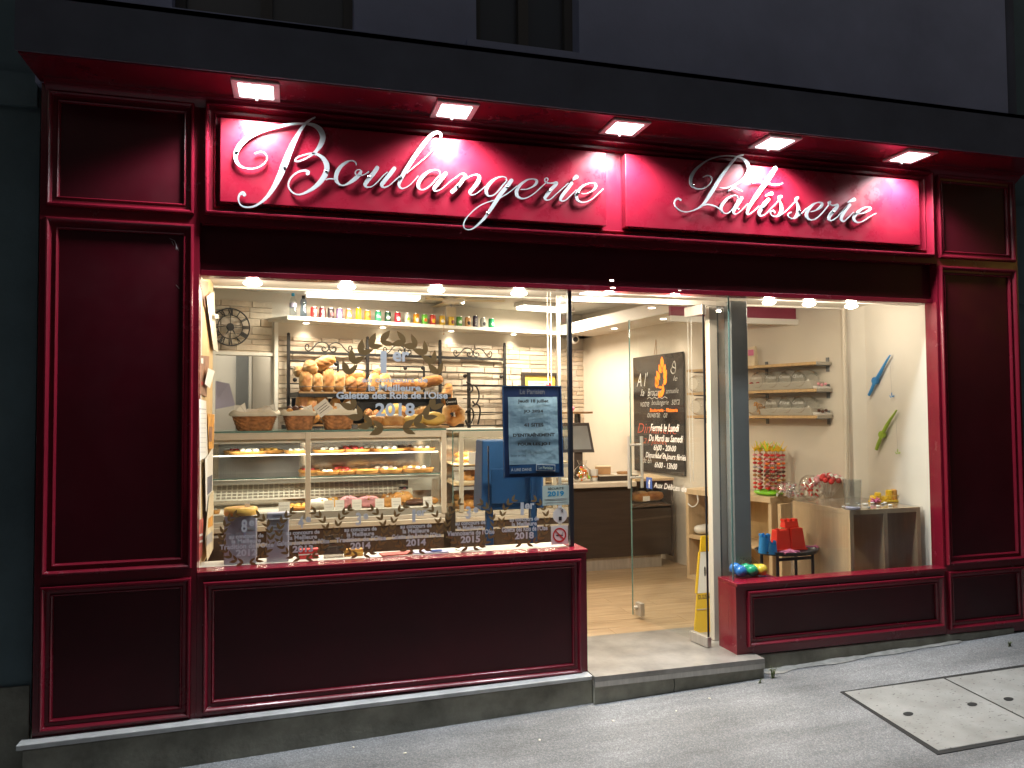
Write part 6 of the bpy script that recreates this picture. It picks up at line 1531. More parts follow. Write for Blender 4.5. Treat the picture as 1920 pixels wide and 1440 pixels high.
e0 = yz(914, 900, .39).x - c.x
obj('edge_strip', BOX(e0 - .004, e0 + .004, -.020, -.0065, zb_ + .01, ztp - .03), K['screw'], t)
for px in (918, 1000):
    lx = yz(px, 990, .40).x - c.x; obj('leg', BOX(lx - .022, lx + .022, .01, .05, 0, zb_ - .001), K['bluemetal'], t, bevel=.003)
lx = yz(997, 930, .38).x - c.x; obj('side_rail', BOX(lx - .014, lx + .014, -.03, -.0065, zb_ - .14, ztp + .02), K['bluemetal'], t, bevel=.003)
# the poster frame hangs on the rail, leaning a little
p0, p1, p2, p3 = yz(942, 723, .16), yz(1053, 723, .16), yz(1057, 893, .13), yz(946, 899, .13)
c = (p0 + p1 + p2 + p3) / 4; w = ((p1.x - p0.x) + (p2.x - p3.x)) / 2; h = ((p0.z - p3.z) + (p1.z - p2.z)) / 2
pf = thing('news_poster', 'dark blue newspaper headline poster reading JO 2024 41 sites', 'poster', (c.x, .15, c.z)); pf.rotation_euler = (R(-3), 0, 0)
b = MB(); e = .021
b.box(-w / 2, w / 2, 0, .012, -h / 2, h / 2); obj('holder', b, K['bluedeep'], pf, bevel=.002)
b = MB(); 
for r in ((-w / 2, -w / 2 + .006, -h / 2, h / 2), (w / 2 - .006, w / 2, -h / 2, h / 2), (-w / 2, w / 2, -h / 2, -h / 2 + .006), (-w / 2, w / 2, h / 2 - .006, h / 2)): b.box(r[0], r[1], -.004, -.0005, r[2], r[3])
obj('rim', b, K['bluemetal'], pf)
# sheet with a fold
n = 8; vs = []; x0, x1 = -w * .415, w * .42; zt_, zb_ = h * .375, -h * .355
for j in range(13):
    f = j / 12; z = zt_ + (zb_ - zt_) * f; fold = .006 * math.exp(-((f - .57) / .04) ** 2) + .002 * math.sin(f * 7)
    for i in range(n + 1): vs.append((x0 + (x1 - x0) * i / n, -.0045 - fold - .002 * math.sin(i * 1.1 + j * .6), z))
b = MB(); k = n + 1; b.add(vs, [(j * k + i, j * k + i + 1, (j + 1) * k + i + 1, (j + 1) * k + i) for j in range(12) for i in range(n)][::1])
obj('sheet', b, K['bluepaper'], pf, 80)
PT = lambda s, fz, fw, fh, m='ink', fx=0, **q: text('lettering', s, K[m], pf, (fx * w, -.0150, fz * h), fw * w, fh * h, **q)
PT('Jeudi 18 juillet', .325, .52, .048, bold=.035); PT('JO 2024', .215, .33, .040, bold=.045); PT('41 SITES', .07, .33, .038, bold=.045); PT("D'ENTRAÎNEMENT", -.035, .70, .045, bold=.045); PT('POUR LES JO ?', -.14, .55, .042, bold=.045); PT("Édition de l'Oise", -.255, .25, .026, fx=-.27)
obj('underline', BOX(-w * .17, w * .17, -.0155, -.015, h * .187, h * .190), K['ink'], pf)
text('lettering', 'Le Parisien', K['slate'], pf, (0, -.002, h * .435), w * .42, h * .055, bold=.01)
obj('footer', BOX(-w * .41, w * .42, -.006, -.0005, -h * .45, -h * .357), K['bluemetal'], pf)
text('lettering', 'À LIRE DANS', K['decal'], pf, (-w * .22, -.0068, -h * .405), w * .34, h * .038)
q = obj('masthead', BOX(-w * .16, w * .16, -.010, -.0065, -h * .036, h * .036), K['decal'], pf, loc=(w * .19, 0, -h * .395), rot=(0, R(3), 0))
obj('masthead_panel', BOX(-w * .15, w * .15, -.0112, -.0102, -h * .028, h * .028), K['bluemetal'], q); text('lettering', 'Le Parisien', K['sticker'], q, (0, -.0118, 0), w * .24, h * .036, bold=.01)

# pedestals and packets on the window deck
ZD = .724
def deck(px, y): p = at_y(px, 1040, y); return Vector((p.x, y, ZD))
def ped(px0, px1, pt, y, m, label, name='display_stand', dep=.05):
    a, b_ = at_y(px0, pt, y), at_y(px1, pt, y); t = thing(name, label, 'display stand', ((a.x + b_.x) / 2, y, ZD)); w, h = b_.x - a.x, a.z - ZD
    obj('column', BOX(-w / 2, w / 2, 0, dep, 0, h), K[m], t, bevel=.006); return t, w, h
t, w, h = ped(420, 481, 969, .125, 'lilacbox', 'lilac display column carrying a golden cake in the window', dep=.09)
p = Vector(t.location)
ck = thing('display_cake', 'golden sponge cake with caramel top on the lilac column', 'cake', (p.x, p.y + .045, ZD + h + .0005))
obj('cake', MB().lathe([(.080, 0), (.086, .012), (.084, .036), (.076, .042), (.05, .038), (0, .040)], 30, Matrix.Diagonal((1.0, .75, 1, 1)), cap=False), K['custard'], ck, 50)
obj('caramel', MB().lathe([(.062, .0405), (.04, .044), (0, .043)], 24, Matrix.Diagonal((1.0, .75, 1, 1)), cap=False), K['pastry'], ck, 60); obj('paper_tag', BOX(.02, .045, -.02, -.018, .04, .062), K['paper'], ck)
obj('top_paper', BOX(-w * .52, w * .52, .0, .09, h * .995, h * .9995), K['paper'], t)
obj('print', BOX(w * .10, w * .17, -.001, -.0002, h * .55, h * .93), K['lilac'], t); obj('print', BOX(-w * .05, w * .42, -.001, -.0002, h * .70, h * .74), K['rib'], t)
t, w, h = ped(500, 542, 962, .125, 'lilacbox', 'tall grey-lilac notice block with printed lines, right of the cake column', 'notice_block')
obj('rim', BOX(-w / 2 - .001, w / 2 + .001, -.003, .052, h * .86, h * .875), K['paper'], t)
for k in range(4): obj('print_line', BOX(-w * .3, w * .3, -.001, -.0002, h * (.78 - .07 * k), h * (.795 - .07 * k)), K['rib'], t)
obj('print_head', BOX(-w * .25, w * .18, -.001, -.0002, h * .93, h * .945), K['slate'], t)
a_, b_ = deck(607, .14), deck(644, .14); hh = at_y(607, 1006, .14).z - ZD
t = thing('acrylic_holder', 'empty clear acrylic leaflet holder standing on the deck', 'leaflet holder', ((a_.x + b_.x) / 2, .14, ZD)); w = b_.x - a_.x
obj('back', BOX(-w / 2, w / 2, .03, .034, 0, hh), K['plastic'], t); obj('pocket', BOX(-w / 2, w / 2, 0, .004, 0, hh * .52), K['plastic'], t); obj('base', BOX(-w / 2, w / 2, .0045, .0295, 0, .004), K['plastic'], t)
def packet(px0, px1, pt, y, m, label, band=None):
    a_, b_ = at_y(px0, 1040, y), at_y(px1, 1040, y); w = b_.x - a_.x; h = at_y((px0 + px1) / 2, pt, y).z - ZD
    t = thing('packet', label, 'packet', ((a_.x + b_.x) / 2, y, ZD)); obj('box', BOX(-w / 2, w / 2, 0, .05, 0, h), K[m], t, bevel=.003)
    if band: obj('band', BOX(-w / 2 - .0006, w / 2 + .0006, -.0008, .0502, h * .42, h * .52), K[band], t)
packet(560, 597, 1030, .16, 'redmatte', 'small red packet lying behind the 2013 decal', 'paper')
packet(646, 681, 1030, .16, 'papero', 'small orange and gold packet behind the 2014 decal', 'gold')
# newspapers on the deck
for px, w, m, yaw, lab in [(745, .18, 'paperr', .1, 'pink newspaper lying flat on the window deck'), (806, .20, 'lilac', -.05, 'blue-grey magazine lying flat on the deck right of the pink one'), (880, .13, 'paper', .2, 'white paper at the right end of the magazines on the deck')]:
    p = deck(px, .15); tag(obj('newspaper', BOX(-w / 2, w / 2, -.04, .05, 0, .006), K[m], loc=(p.x, p.y, ZD + .0006), rot=(0, 0, yaw)), lab, 'newspaper', 'papers on the window deck')
p = deck(818, .13); tag(obj('tape_ring', MB().tube([(.03 * math.cos(a * .5), .012 * math.sin(a * .5), 0) for a in range(13)], .004, 6, closed=True), K['fbblue'], loc=(p.x, p.y, ZD + .011)), 'small blue ring lying on the magazines on the deck', 'ring')

# notices on the wooden side panel at the left
XN = -.462
def notice(pts, m, label, name='notice', prints=(), lift=0.0, curl=0.0, th=.0015):
    P = [at_x(px, py, XN + lift) for px, py in pts]; c = sum(P, Vector()) / len(P)
    t = thing(name, label, 'notice', c, 0, 'papers pinned to the side of the window'); n = len(P)
    vs = [(p.x - c.x + (curl if i in (1, 2) else 0), p.y - c.y, p.z - c.z) for i, p in enumerate(P)]
    vs += [(x + th, y, z) for x, y, z in vs]
    b = MB().add(vs, [tuple(range(n)), tuple(range(2 * n - 1, n - 1, -1))] + [(i, n + i, n + (i + 1) % n, (i + 1) % n) for i in range(n)])
    obj('sheet', b, K[m], t)
    for q, pm in prints:
        PP = [at_x(px, py, XN + lift + th + .001) - c for px, py in q]; vs = [tuple(v) for v in PP] + [(v.x + .0006, v.y, v.z) for v in PP]
        obj('print', MB().add(vs, [(0, 1, 2, 3), (7, 6, 5, 4), (0, 4, 5, 1), (1, 5, 6, 2), (2, 6, 7, 3), (3, 7, 4, 0)]), K[pm], t)
    return t
notice([(374, 524), (390, 528), (391, 560), (392, 592), (384, 575)], 'paperb', 'curled brown poster at the top left corner of the window', lift=.001)
notice([(387, 556), (401, 546), (404, 610), (409, 660), (400, 655), (394, 610)], 'cloth', 'long creased pale sheet hanging in front of the clock', lift=.012)
notice([(403, 588), (410, 590), (410, 598), (403, 597)], 'paper', 'tiny white tag beside the clock', lift=.03)
notice([(375, 666), (392, 668), (387, 745), (374, 738)], 'paperb', 'brown printed leaflet below the long creased sheet', prints=[([(377, 671), (381, 672), (381, 682), (377, 681)], 'paper'), ([(377, 715), (386, 718), (386, 724), (377, 721)], 'paperr')], lift=.001)
notice([(390, 690), (402, 696), (393, 728), (384, 720)], 'paper', 'slanted white slip of paper over the brown leaflet', lift=.02)
notice([(373, 748), (386, 752), (389, 856), (374, 864)], 'paper', 'white sheet with ruled lines pinned to the side panel', prints=[([(374, 766), (386, 767), (386, 768), (374, 767)], 'slate')] + [([(376, 775 + 9 * k), (386, 775 + 9 * k), (386, 776 + 9 * k), (376, 776 + 9 * k)], 'rib') for k in range(9)], lift=.003)
notice([(389, 776), (402, 777), (400, 842), (391, 842)], 'papero', 'orange printed flyer beside the white ruled sheet', prints=[([(392, 800), (398, 800), (397, 828), (392, 828)], 'paperb')], lift=.006)
notice([(384, 862), (399, 840), (398, 930), (386, 960)], 'paper', 'white notice with a grey photo below the orange flyer', prints=[([(389, 895), (398, 890), (397, 920), (389, 928)], 'slate')], lift=.012)
notice([(392, 930), (400, 920), (400, 1028), (388, 1052), (385, 1010)], 'papery', 'cream leaflet with printed blocks leaning at the bottom left', prints=[([(387, 1005), (398, 996), (398, 1014), (387, 1024)], 'rib'), ([(391, 972), (399, 966), (399, 985), (390, 990)], 'papero')], lift=.02)
notice([(373, 975), (381, 972), (379, 1040), (373, 1052)], 'paperr', 'red and white striped leaflet in the bottom left corner', prints=[([(374, 1002), (380, 1000), (380, 1004), (374, 1006)], 'paper'), ([(374, 1014), (380, 1012), (380, 1016), (374, 1018)], 'paper')], lift=.002)
obj_ = BOX(0, .09, 0, .1, 0, .12)
p = at_y(393, 1010, .60); tag(obj('dark_box', BOX(0, .10, 0, .10, 0, at_y(393, 1012, .6).z - .724 + .06), K['case_base'], loc=(p.x, .60, .67)), 'plain dark box standing behind the leaflets at the left end', 'box')

# ================================================================== RIGHT WINDOW: SHELVES, TOYS, SWEETS
shd = (WC - WBp).normalized(); shang = math.atan2(shd.y, shd.x); shn = Vector((shd.y, -shd.x))
if shn.x > 0: shn = -shn
def on_shw(px, py, off): return at_pl(px, py, (WBp.x + shn.x * off, WBp.y + shn.y * off), shang)
def shs(p): return (Vector((p.x, p.y)) - WBp).dot(shd)
def shp(s, off, z): return Vector((WBp.x + shd.x * s + shn.x * off, WBp.y + shd.y * s + shn.y * off, z))
SD = .20
s_far = shs(on_shw(1288, 740, SD)); s_near = shs(on_shw(1531, 726, SD)); 
for k, (pf_, pn) in enumerate([((1409, 687), (1531, 676)), ((1409, 734), (1531, 727)), ((1409, 779), (1531, 779))]):
    z = (on_shw(*pf_, SD).z + on_shw(*pn, SD).z) / 2
    t = thing('wooden_shelf', ['top', 'middle', 'lowest'][k] + ' of three thin wooden shelves on steel brackets beside the toys', 'shelf', shp(s_far, 0, z - .022), shang, 'wooden wall shelves')
    L_ = s_near - s_far
    obj('board', BOX(0, L_, -SD, -.002, 0, .022), K['beech'], t); obj('end_board', BOX(L_ + .0005, L_ + .004, -SD, -.002, -.001, .023), K['greyend'], t)
    for s in (.06, shs(on_shw(1437, 700, .01)) - s_far, L_ - .03): obj('bracket', MB().box(s - .012, s + .012, -.012, -.001, -.05, .06).box(s - .012, s + .012, -SD + .04, -.012, -.008, -.0005), K['alu'], t)
    if k == 0: ZS_ = []
    ZS_.append(z)
# jars lying on their sides with cloth-pale bases
def jar(px, k, label, wpx=42, fill=None, base=True, word=None):
    off = .13; p = on_shw(px, 735, off); s = shs(p); z = ZS_[k]; hgt = (ZS_[0] - ZS_[1]) * .74; r = hgt / 2; wl = wpx * mpp(p) * .62
    t = thing('sweet_jar', label, 'jar', shp(s, off, z), shang, 'slanted glass sweet jars on the shelves')
    M = Matrix.Translation((0, 0, r * 1.02)) @ Matrix.Rotation(R(90), 4, 'X') @ Matrix.Diagonal((1.15, 1, 1, 1))
    obj('glass_body', MB().lathe([(r * .55, -.085), (r * .85, -.075), (r, -.04), (r, .06), (r * .75, .085), (r * .7, .10)], 20, M, cap=False), K['jar'], t, 50)
    if base: obj('cloth_base', MB().hexa([(-wl, -.075, 0), (wl, -.075, 0), (wl, .08, 0), (-wl, .08, 0), (-wl, -.095, hgt * .36), (wl, -.095, hgt * .42), (wl, .08, hgt * .38), (-wl, .08, hgt * .34)]), K['greyend'], t, bevel=.006)
    if fill:
        r_ = random.Random(px); 
        for i in range(14): obj('sweet', MB().tube([(.016 * math.cos(a), .016 * math.sin(a), 0) for a in [j * .9 for j in range(6)]], .005, 5), K[fill], t, 60, loc=(r_.uniform(-.5, .5) * r, r_.uniform(-.07, .04), r * (.35 + r_.random() * .9)), rot=(r_.uniform(0, 3), r_.uniform(0, 3), 0))
    if word: text('lettering', word, K['white'], t, (0, -.098, hgt * .66), wl * .85, hgt * .15, shear=.2)
    return t
for px, w in [(1433, 'Cigares'), (1460, 'Fraises'), (1486, 'Crocos'), (1511, 'Œufs')]: jar(px, 1, 'clear jar marked %s on the middle shelf' % w, word=w)
jar(1423, 2, 'glass jar full of ring-shaped brown sweets on the lowest shelf', fill='pastry', base=False)
for px, w in [(1459, 'Boules'), (1485, 'Fizz'), (1510, 'Cerises')]: jar(px, 2, 'clear jar marked %s on the lowest shelf' % w, word=w)
jar(1313, 1, 'clear jar on the middle shelf seen through the door edge', base=False); jar(1317, 2, 'empty clear jar on the lowest shelf seen through the door edge', base=False)
for k, m, lab in ((1, 'rose', 'white paper tray with pink sweets at the end of the middle shelf'), (2, 'choc', 'white paper tray with dark sweets at the end of the lowest shelf')):
    s = s_near - .03; t = thing('paper_tray', lab, 'tray', shp(s, .10, ZS_[k]), shang, 'paper trays at the shelf ends')
    obj('tray', MB().hexa([(-.05, -.09, 0), (.035, -.09, 0), (.035, .08, 0), (-.05, .08, 0), (-.07, -.10, .04), (.038, -.10, .012), (.038, .085, .012), (-.07, .085, .04)]), K['white'], t, bevel=.002)
    obj('price_flag', MB().prism([(-.06, .03), (-.02, .03), (-.036, .075), (-.045, .075)], -.105, -.1035), K['white'], t)
    for i in range(7): obj('sweet', MB().ball((0, 0, 0), .014, .012, .012, 8, 6), K[m], t, 60, loc=(-.03 + .01 * i, -.03 + .03 * (i % 3), .03 + .008 * (i % 2)))
p = shp(shs(on_shw(1414, 725, .12)), .12, ZS_[1]); t = thing('fruit_box', 'small box of red sweets at the left of the middle shelf', 'box', p, shang); obj('box', BOX(-.045, .03, -.06, .04, 0, .03), K['beechL'], t)
for i in range(8): obj('sweet', MB().ball((-.035 + .012 * i, -.03 + .02 * (i % 3), .045 + .012 * (i % 2)), .016, n=8, k=6), K['fruit'], t, 60)
p = shp(shs(on_shw(1412, 670, .10)), .10, ZS_[0]); t = thing('party_bag', 'pink and blue printed paper bag on the top shelf', 'bag', p, shang); obj('bag', MB().hexa([(-.035, -.03, 0), (.035, -.03, 0), (.035, .03, 0), (-.035, .03, 0), (-.045, -.012, .16), (.03, -.012, .17), (.03, .012, .17), (-.045, .012, .16)]), K['papery'], t, bevel=.004); obj('print', BOX(-.03, .025, -.026, -.024, .09, .14), K['pink'], t)
# string of bread beads hanging behind the door edge
p0 = on_shw(1322, 632, .35)
t = thing('bead_garland', 'string of brown wooden beads hanging beside the door', 'garland', p0)
for i in range(11): obj('bead', MB().ball((.006 * (i % 2), 0, -.022 - .040 * i), .024, .024, .020, 10, 7), K['crustd' if i % 3 else 'wood'], t, 60)
obj('string', MB().tube([(0, 0, .45), (0, 0, -.44)], .002, 4), K['wood'], t)

# floor-standing beech shelf unit along the shelf wall
OFF = .34
sa = shs(at_z(1287, 1085, ZF)); zt_ = on_shw(1410, 929, OFF).z; 
fa = shs(on_shw(1287, 1000, OFF)); fb = shs(on_shw(1560, 1000, OFF)); fb = min(fb, .98)
bu = thing('cube_shelf', 'long open beech cube shelf unit along the wall with sweets on top', 'shelf unit', shp(fa, OFF, ZF), shang)
Lb = fb - fa; Hh = zt_ - ZF
obj('top_board', BOX(-.005, Lb, -.01, OFF - .01, Hh - .045, Hh), K['beechL'], bu, bevel=.002); obj('bottom_board', BOX(0, Lb, 0, OFF - .01, 0, .035), K['beechL'], bu)
mids = [0, shs(on_shw(1339, 1000, OFF)) - fa, shs(on_shw(1459, 1000, OFF)) - fa, Lb - .03]
for s in mids: obj('side_board', BOX(s, s + .03, 0, OFF - .01, .036, Hh - .046), K['beechL'], bu)
obj('back_board', BOX(.031, Lb - .031, OFF - .03, OFF - .012, .036, Hh - .046), K['pine'], bu)
zm = on_shw(1295, 1003, OFF).z - ZF; obj('shelf_board', BOX(.031, mids[1] - .001, 0, OFF - .031, zm - .028, zm), K['beechL'], bu); obj('shelf_board', BOX(mids[1] + .031, mids[2] - .001, 0, OFF - .031, zm - .028, zm), K['beechL'], bu)
p = shp(fa + .10, OFF - .12, ZF + zm); tag(obj('rolled_bag', MB().ball((0, 0, .045), .10, .07, .045, 16, 9, fn=lambda d: 1 + .06 * math.sin(7 * d[0])), K['white'], None, 70, loc=p), 'white rolled bag lying in the upper cube of the beech shelf', 'bag')
tag(obj('white_cable', MB().tube([tuple(q) for q in catmull([tuple(on_shw(px, py, OFF + .012)) for px, py in ((1307, 928), (1309, 940), (1304, 948), (1297, 950), (1290, 944))], 5)], .005, 5), K['white']), 'loop of white cable hanging over the edge of the beech shelf', 'cable')
# sweets on top of it
def on_unit(px, off=.2): return shp(shs(on_shw(px, 915, off)), off, zt_ + .0005)
t = thing('skewer_stand', 'stand of red and orange sweet skewers with gold foil tops in green foam', 'sweet skewers', on_unit(1441, .22), shang)
r = random.Random(21); s_ = mpp(t.location); Hs = 92 * s_
obj('green_base', MB().ball((0, 0, .022), .125, .085, .028, 16, 8, fn=lambda d: 1 + .1 * math.sin(9 * d[0]) * math.sin(7 * d[1])), K['lime'], t, 70)
for i in range(17):
    a = i * 2.4; d = .115 * math.sqrt((i + .5) / 17); x, y = d * math.cos(a) * 1.15, d * math.sin(a) * .8
    stt = obj('skewer', MB().tube([(x, y, .03), (x, y, Hs * .92)], .003, 5), K['wood'], t)
    for k in range(9):
        m = ('redmatte', 'red', 'rose', 'crust', 'fruit', 'choc' if i % 3 else 'lilacbox', 'redmatte', 'orange', 'rose')[(k + (i % 3)) % 9]
        obj('sweet', MB().ball((x, y, .06 + k * (Hs - .10) / 9), .019, .019, .0105, 8, 5), K[m], stt, 60)
    for q in range(6): obj('foil', MB().tube([(x, y, Hs * .9), (x + r.uniform(-.05, .05), y + r.uniform(-.03, .03), Hs * r.uniform(.90, 1.12))], [.006, .0015], 4), K['yellow' if q else 'lime'], stt)
def candy_bag(px, off, w, h, cols, label, seed):
    t = thing('sweet_bag', label, 'bag of sweets', on_unit(px, off), shang, 'cellophane bags of sweets'); r = random.Random(seed)
    for i in range(60):
        a, d = r.uniform(0, 6.28), r.uniform(0, 1); z = r.uniform(.12, .85) * h; k = math.sqrt(max(.05, 1 - (z / h) ** 2))
        obj('sweet', MB().tube([(-.012, 0, 0), (-.004, .002, .004), (.006, 0, .003), (.013, -.002, 0)], [.004, .009, .008, .004], 6), K[r.choice(cols)], t, 60, loc=(w * .44 * d * k * math.cos(a), w * .3 * d * k * math.sin(a), z), rot=(r.uniform(0, 3), r.uniform(0, 3), r.uniform(0, 3)))
    obj('cellophane', MB().ball((0, 0, h * .5), w * .5, w * .36, h * .55, 14, 8, fn=lambda q: 1 + .08 * math.sin(9 * q[0] + seed) * math.sin(8 * q[2])), K['wrap'], t, 40)
candy_bag(1480, .24, .25, .12, ['white', 'rose', 'white', 'lilacbox'], 'flat clear bag of pale pink sweets beside the skewers', 3)
candy_bag(1521, .24, .20, .18, ['red', 'redmatte', 'white', 'rose'], 'plump clear bag of red wrapped sweets behind the glass jar', 4)

# white cube unit under a sheet of clear plastic, against the pale wall
UY = .135
UX0, UX1 = at_y(1597, 962, UY).x, 4.072
uz = at_y(1660, 955, UY).z
pu = thing('covered_shelf', 'shelf unit draped with clear plastic against the pale wall in the right window', 'shelf unit', (UX0, UY, ZF)); Wd = UX1 - UX0; Hh = uz - ZF; Dp = max(.4, min(.62, at_x(1470, 947, UX0).y - UY))
for x in (0, Wd / 2 - .015, Wd - .03): obj('side_board', BOX(x, x + .03, .02, Dp, 0, Hh - .031), K['beechL'], pu)
obj('top_board', BOX(-.0, Wd, .02, Dp, Hh - .03, Hh), K['beechL'], pu)
obj('shelf_board', BOX(.031, Wd / 2 - .016, .03, Dp - .02, 0, .03), K['beechL'], pu); obj('shelf_board', BOX(Wd / 2 + .016, Wd - .031, .03, Dp - .02, 0, .03), K['beechL'], pu)
obj('back_rail', BOX(0.031, Wd - .031, Dp - .02, Dp, Hh - .09, Hh - .031), K['beechL'], pu)
# draped sheet: top, front with folds, side
b = MB(); n, k = 26, 12; vs = []
rr_ = random.Random(2)
for j in range(k + 1):
    for i in range(n + 1):
        x = -.015 + (Wd + .03) * i / n; f = j / k; fold = .006 * math.sin(i * .9 + 2 * f) * f + .008 * math.sin(i * 2.3 + 5 * f) * math.sin(f * 6)
        vs.append((x, .012 - .012 * f - abs(fold) * 1.3, Hh + .004 - (Hh - .40) * f - (.0 if j < k else .02 * math.sin(i * .7))))
b.add(vs, [(j * (n + 1) + i, (j + 1) * (n + 1) + i, (j + 1) * (n + 1) + i + 1, j * (n + 1) + i + 1) for j in range(k) for i in range(n)])
vs = []
for j in range(k + 1):
    for i in range(9):
        y = .012 + (Dp - .01) * i / 8; f = j / k; fold = .012 * math.sin(i * 1.4 + 3 * f) * f
        vs.append((-.015 - abs(fold), y, Hh + .004 - (Hh - .25) * f))
b.add(vs, [(j * 9 + i, j * 9 + i + 1, (j + 1) * 9 + i + 1, (j + 1) * 9 + i) for j in range(k) for i in range(8)])
b.add([(-.015, .012, Hh + .005), (Wd + .015, .012, Hh + .005), (Wd + .015, Dp, Hh + .005), (-.015, Dp, Hh + .005)], [(0, 1, 2, 3)])
obj('plastic_sheet', b, K['plastic'], pu, 60)
# things on the covered top
def on_cov(px, y): p = at_y(px, 950, y); return Vector((p.x, y, uz + .006))
def top_at(px, py): p = at_z(px, py, uz + .006); return p
p = top_at(1541, 957)
p = Vector((max(p.x, UX0 + .05), min(p.y, .80), uz + .006))
t = thing('glass_vase', 'tall clear glass beaker on the covered shelf', 'glass', p); hv = 55 * mpp(p)
obj('glass_body', MB().lathe([(.046, 0), (.052, .01), (.055, hv * .5), (.060, hv), (.056, hv), (.050, hv * .5), (.046, .02), (0, .02)], 24, None, cap=False), K['jar'], t, 50); obj('tinted_foot', MB().lathe([(.046, .001), (.05, .012), (0, .018)], 20, None, cap=False), K['lilac'], t, 50)
p = top_at(1553, 940); p = Vector((p.x, min(p.y, .86), uz + .006)); p.x = max(p.x, UX0 + .04)
t = thing('lollipop_bunch', 'bunch of red and white lollipops in a pot behind the glass beaker', 'lollipops', on_unit(1553, .13)); r = random.Random(6); s_ = mpp(t.location)
obj('pot', MB().lathe([(.03, 0), (.04, .06), (.036, .06), (0, .01)], 16, None, cap=False), K['wrap'], t, 50)
for i in range(30):
    a, d = i * 2.4, .125 * math.sqrt((i + .5) / 30); x, y, z = d * math.cos(a) * 1.1, d * math.sin(a) * .8, .15 + .035 * math.cos(d * 14)
    q = obj('lollipop', MB().tube([(x * .2, y * .2, .02), (x, y, z)], .0018, 4), K['white'], t)
    obj('sweet', MB().ball((x, y, z), .021, .021, .021, 9, 6), K[('redmatte', 'rose', 'white', 'fruit')[i % 4]], q, 60)
p = top_at(1642, 944); b = MB()
for i in range(9): b.tube([(0, 0, .012), (.04 * math.cos(i * .7), .03 * math.sin(i * .7), .018 + .02 * (i % 2))], [.012, .004], 6)
tag(obj('toy_starfish', b, K['pink'], None, 60, loc=(p.x, p.y, uz + .006)), 'pink spiky plastic shell on the covered shelf', 'toy')
p = at_y(1664, 948, .42)
t = thing('toy_train', 'row of yellow plastic sand moulds at the right of the covered shelf', 'toy', (p.x, .42, uz + .006))
obj('base', BOX(-.14, .12, -.03, .03, 0, .014), K['yellow'], t, bevel=.004); obj('rail', BOX(-.13, .11, -.032, -.028, .045, .05), K['gold'], t)
for x, h in ((-.12, .045), (-.08, .065), (-.02, .04), (.015, .08), (.055, .082), (.10, .06)): obj('mould', MB().lathe([(.024, .0145), (.022, h), (.016, h + .006), (0, h + .006)], 10, Matrix.Translation((x, 0, 0)), cap=False), K['yellow' if x < .02 else 'papero'], t, 40)
rw = random.Random(9); ORD = ['first', 'second', 'third', 'fourth', 'fifth', 'sixth', 'seventh', 'eighth', 'ninth', 'tenth', 'eleventh', 'last']
XS = [1582 + (37 * q % 12) * 8 + rw.uniform(-3, 3) for q in range(12)]
for i in range(12):
    p = top_at(XS[i], 948 + rw.uniform(-4, 7)); b = MB().ball((0, 0, .006), rw.uniform(.014, .026), rw.uniform(.01, .016), .007, 8, 5)
    tag(obj('white_shell', b, K['white' if i % 3 else 'rib'], None, 60, loc=(p.x, max(UY + .04, p.y), uz + .006), rot=(0, 0, rw.uniform(0, 3))), '%s shell on the plastic cover, %s of the twelve from the glass beaker' % ('grey' if i % 3 == 0 else 'white', ORD[sorted(range(12), key=lambda q: XS[q]).index(i)]), 'shell', 'white shells on the covered shelf')
p = top_at(1510, 940); tag(obj('clear_dish', MB().lathe([(.05, 0), (.085, .03), (.08, .031), (.045, .005), (0, .005)], 20, Matrix.Diagonal((1.3, .8, 1, 1)), cap=False), K['wrap'], None, 50, loc=(max(p.x, UX0 - .0), min(p.y, .8), uz + .006)), 'shallow clear dish at the left end of the covered shelf', 'dish')

# fishing-rod toys pinned on the pale wall
def rod(pts, hookpx, m, label):
    P = [at_x(px, py, 4.085) for px, py, _ in pts]; c = P[0]
    t = thing('toy_fishing_rod', label, 'toy', c, 0, 'toy fishing rods on the pale wall')
    rad_ = [max(.004, w * mpp(P[i]) / 2) for i, (_, _, w) in enumerate(pts)]
    obj('rod', MB().tube([tuple(p - c) for p in P], rad_, 10), K[m], t, 60)
    k = max(range(len(pts)), key=lambda i: pts[i][2]); q = P[k] - c
    obj('reel', MB().lathe([(0, -.012), (.026, -.012), (.028, 0), (.026, .012), (0, .012)], 16, Matrix.Translation(q) @ Matrix.Rotation(R(90), 4, 'Y'), cap=False), K[m], t, 40)
    h = at_x(*hookpx, 4.09) - c
    obj('line', MB().tube([(0, 0, 0), (-.004, h.y * .9, -.03), tuple(h)], .0012, 4), K['rib'], t)
    obj('hook', MB().tube([tuple(h), (h.x, h.y, h.z - .02), (h.x, h.y - .012, h.z - .032), (h.x, h.y - .022, h.z - .02)], .0035, 5).tube([(h.x, h.y, h.z - .03), (h.x, h.y + .012, h.z - .035), (h.x, h.y + .02, h.z - .02)], .003, 5), K[m], t)
rod([(1669, 666, 3), (1664, 674, 4), (1656, 688, 5), (1649, 702, 7), (1644, 710, 7), (1641, 714, 8), (1638, 721, 6), (1634, 731, 6), (1629, 741, 5)], (1672, 736), 'bluetoy', 'blue toy fishing rod pinned high on the pale wall')
rod([(1681, 769, 3), (1676, 777, 4), (1669, 787, 5), (1662, 799, 7), (1657, 809, 7), (1654, 815, 8), (1651, 822, 6), (1647, 832, 7), (1643, 843, 6)], (1683, 842), 'green', 'green toy fishing rod pinned lower on the pale wall')

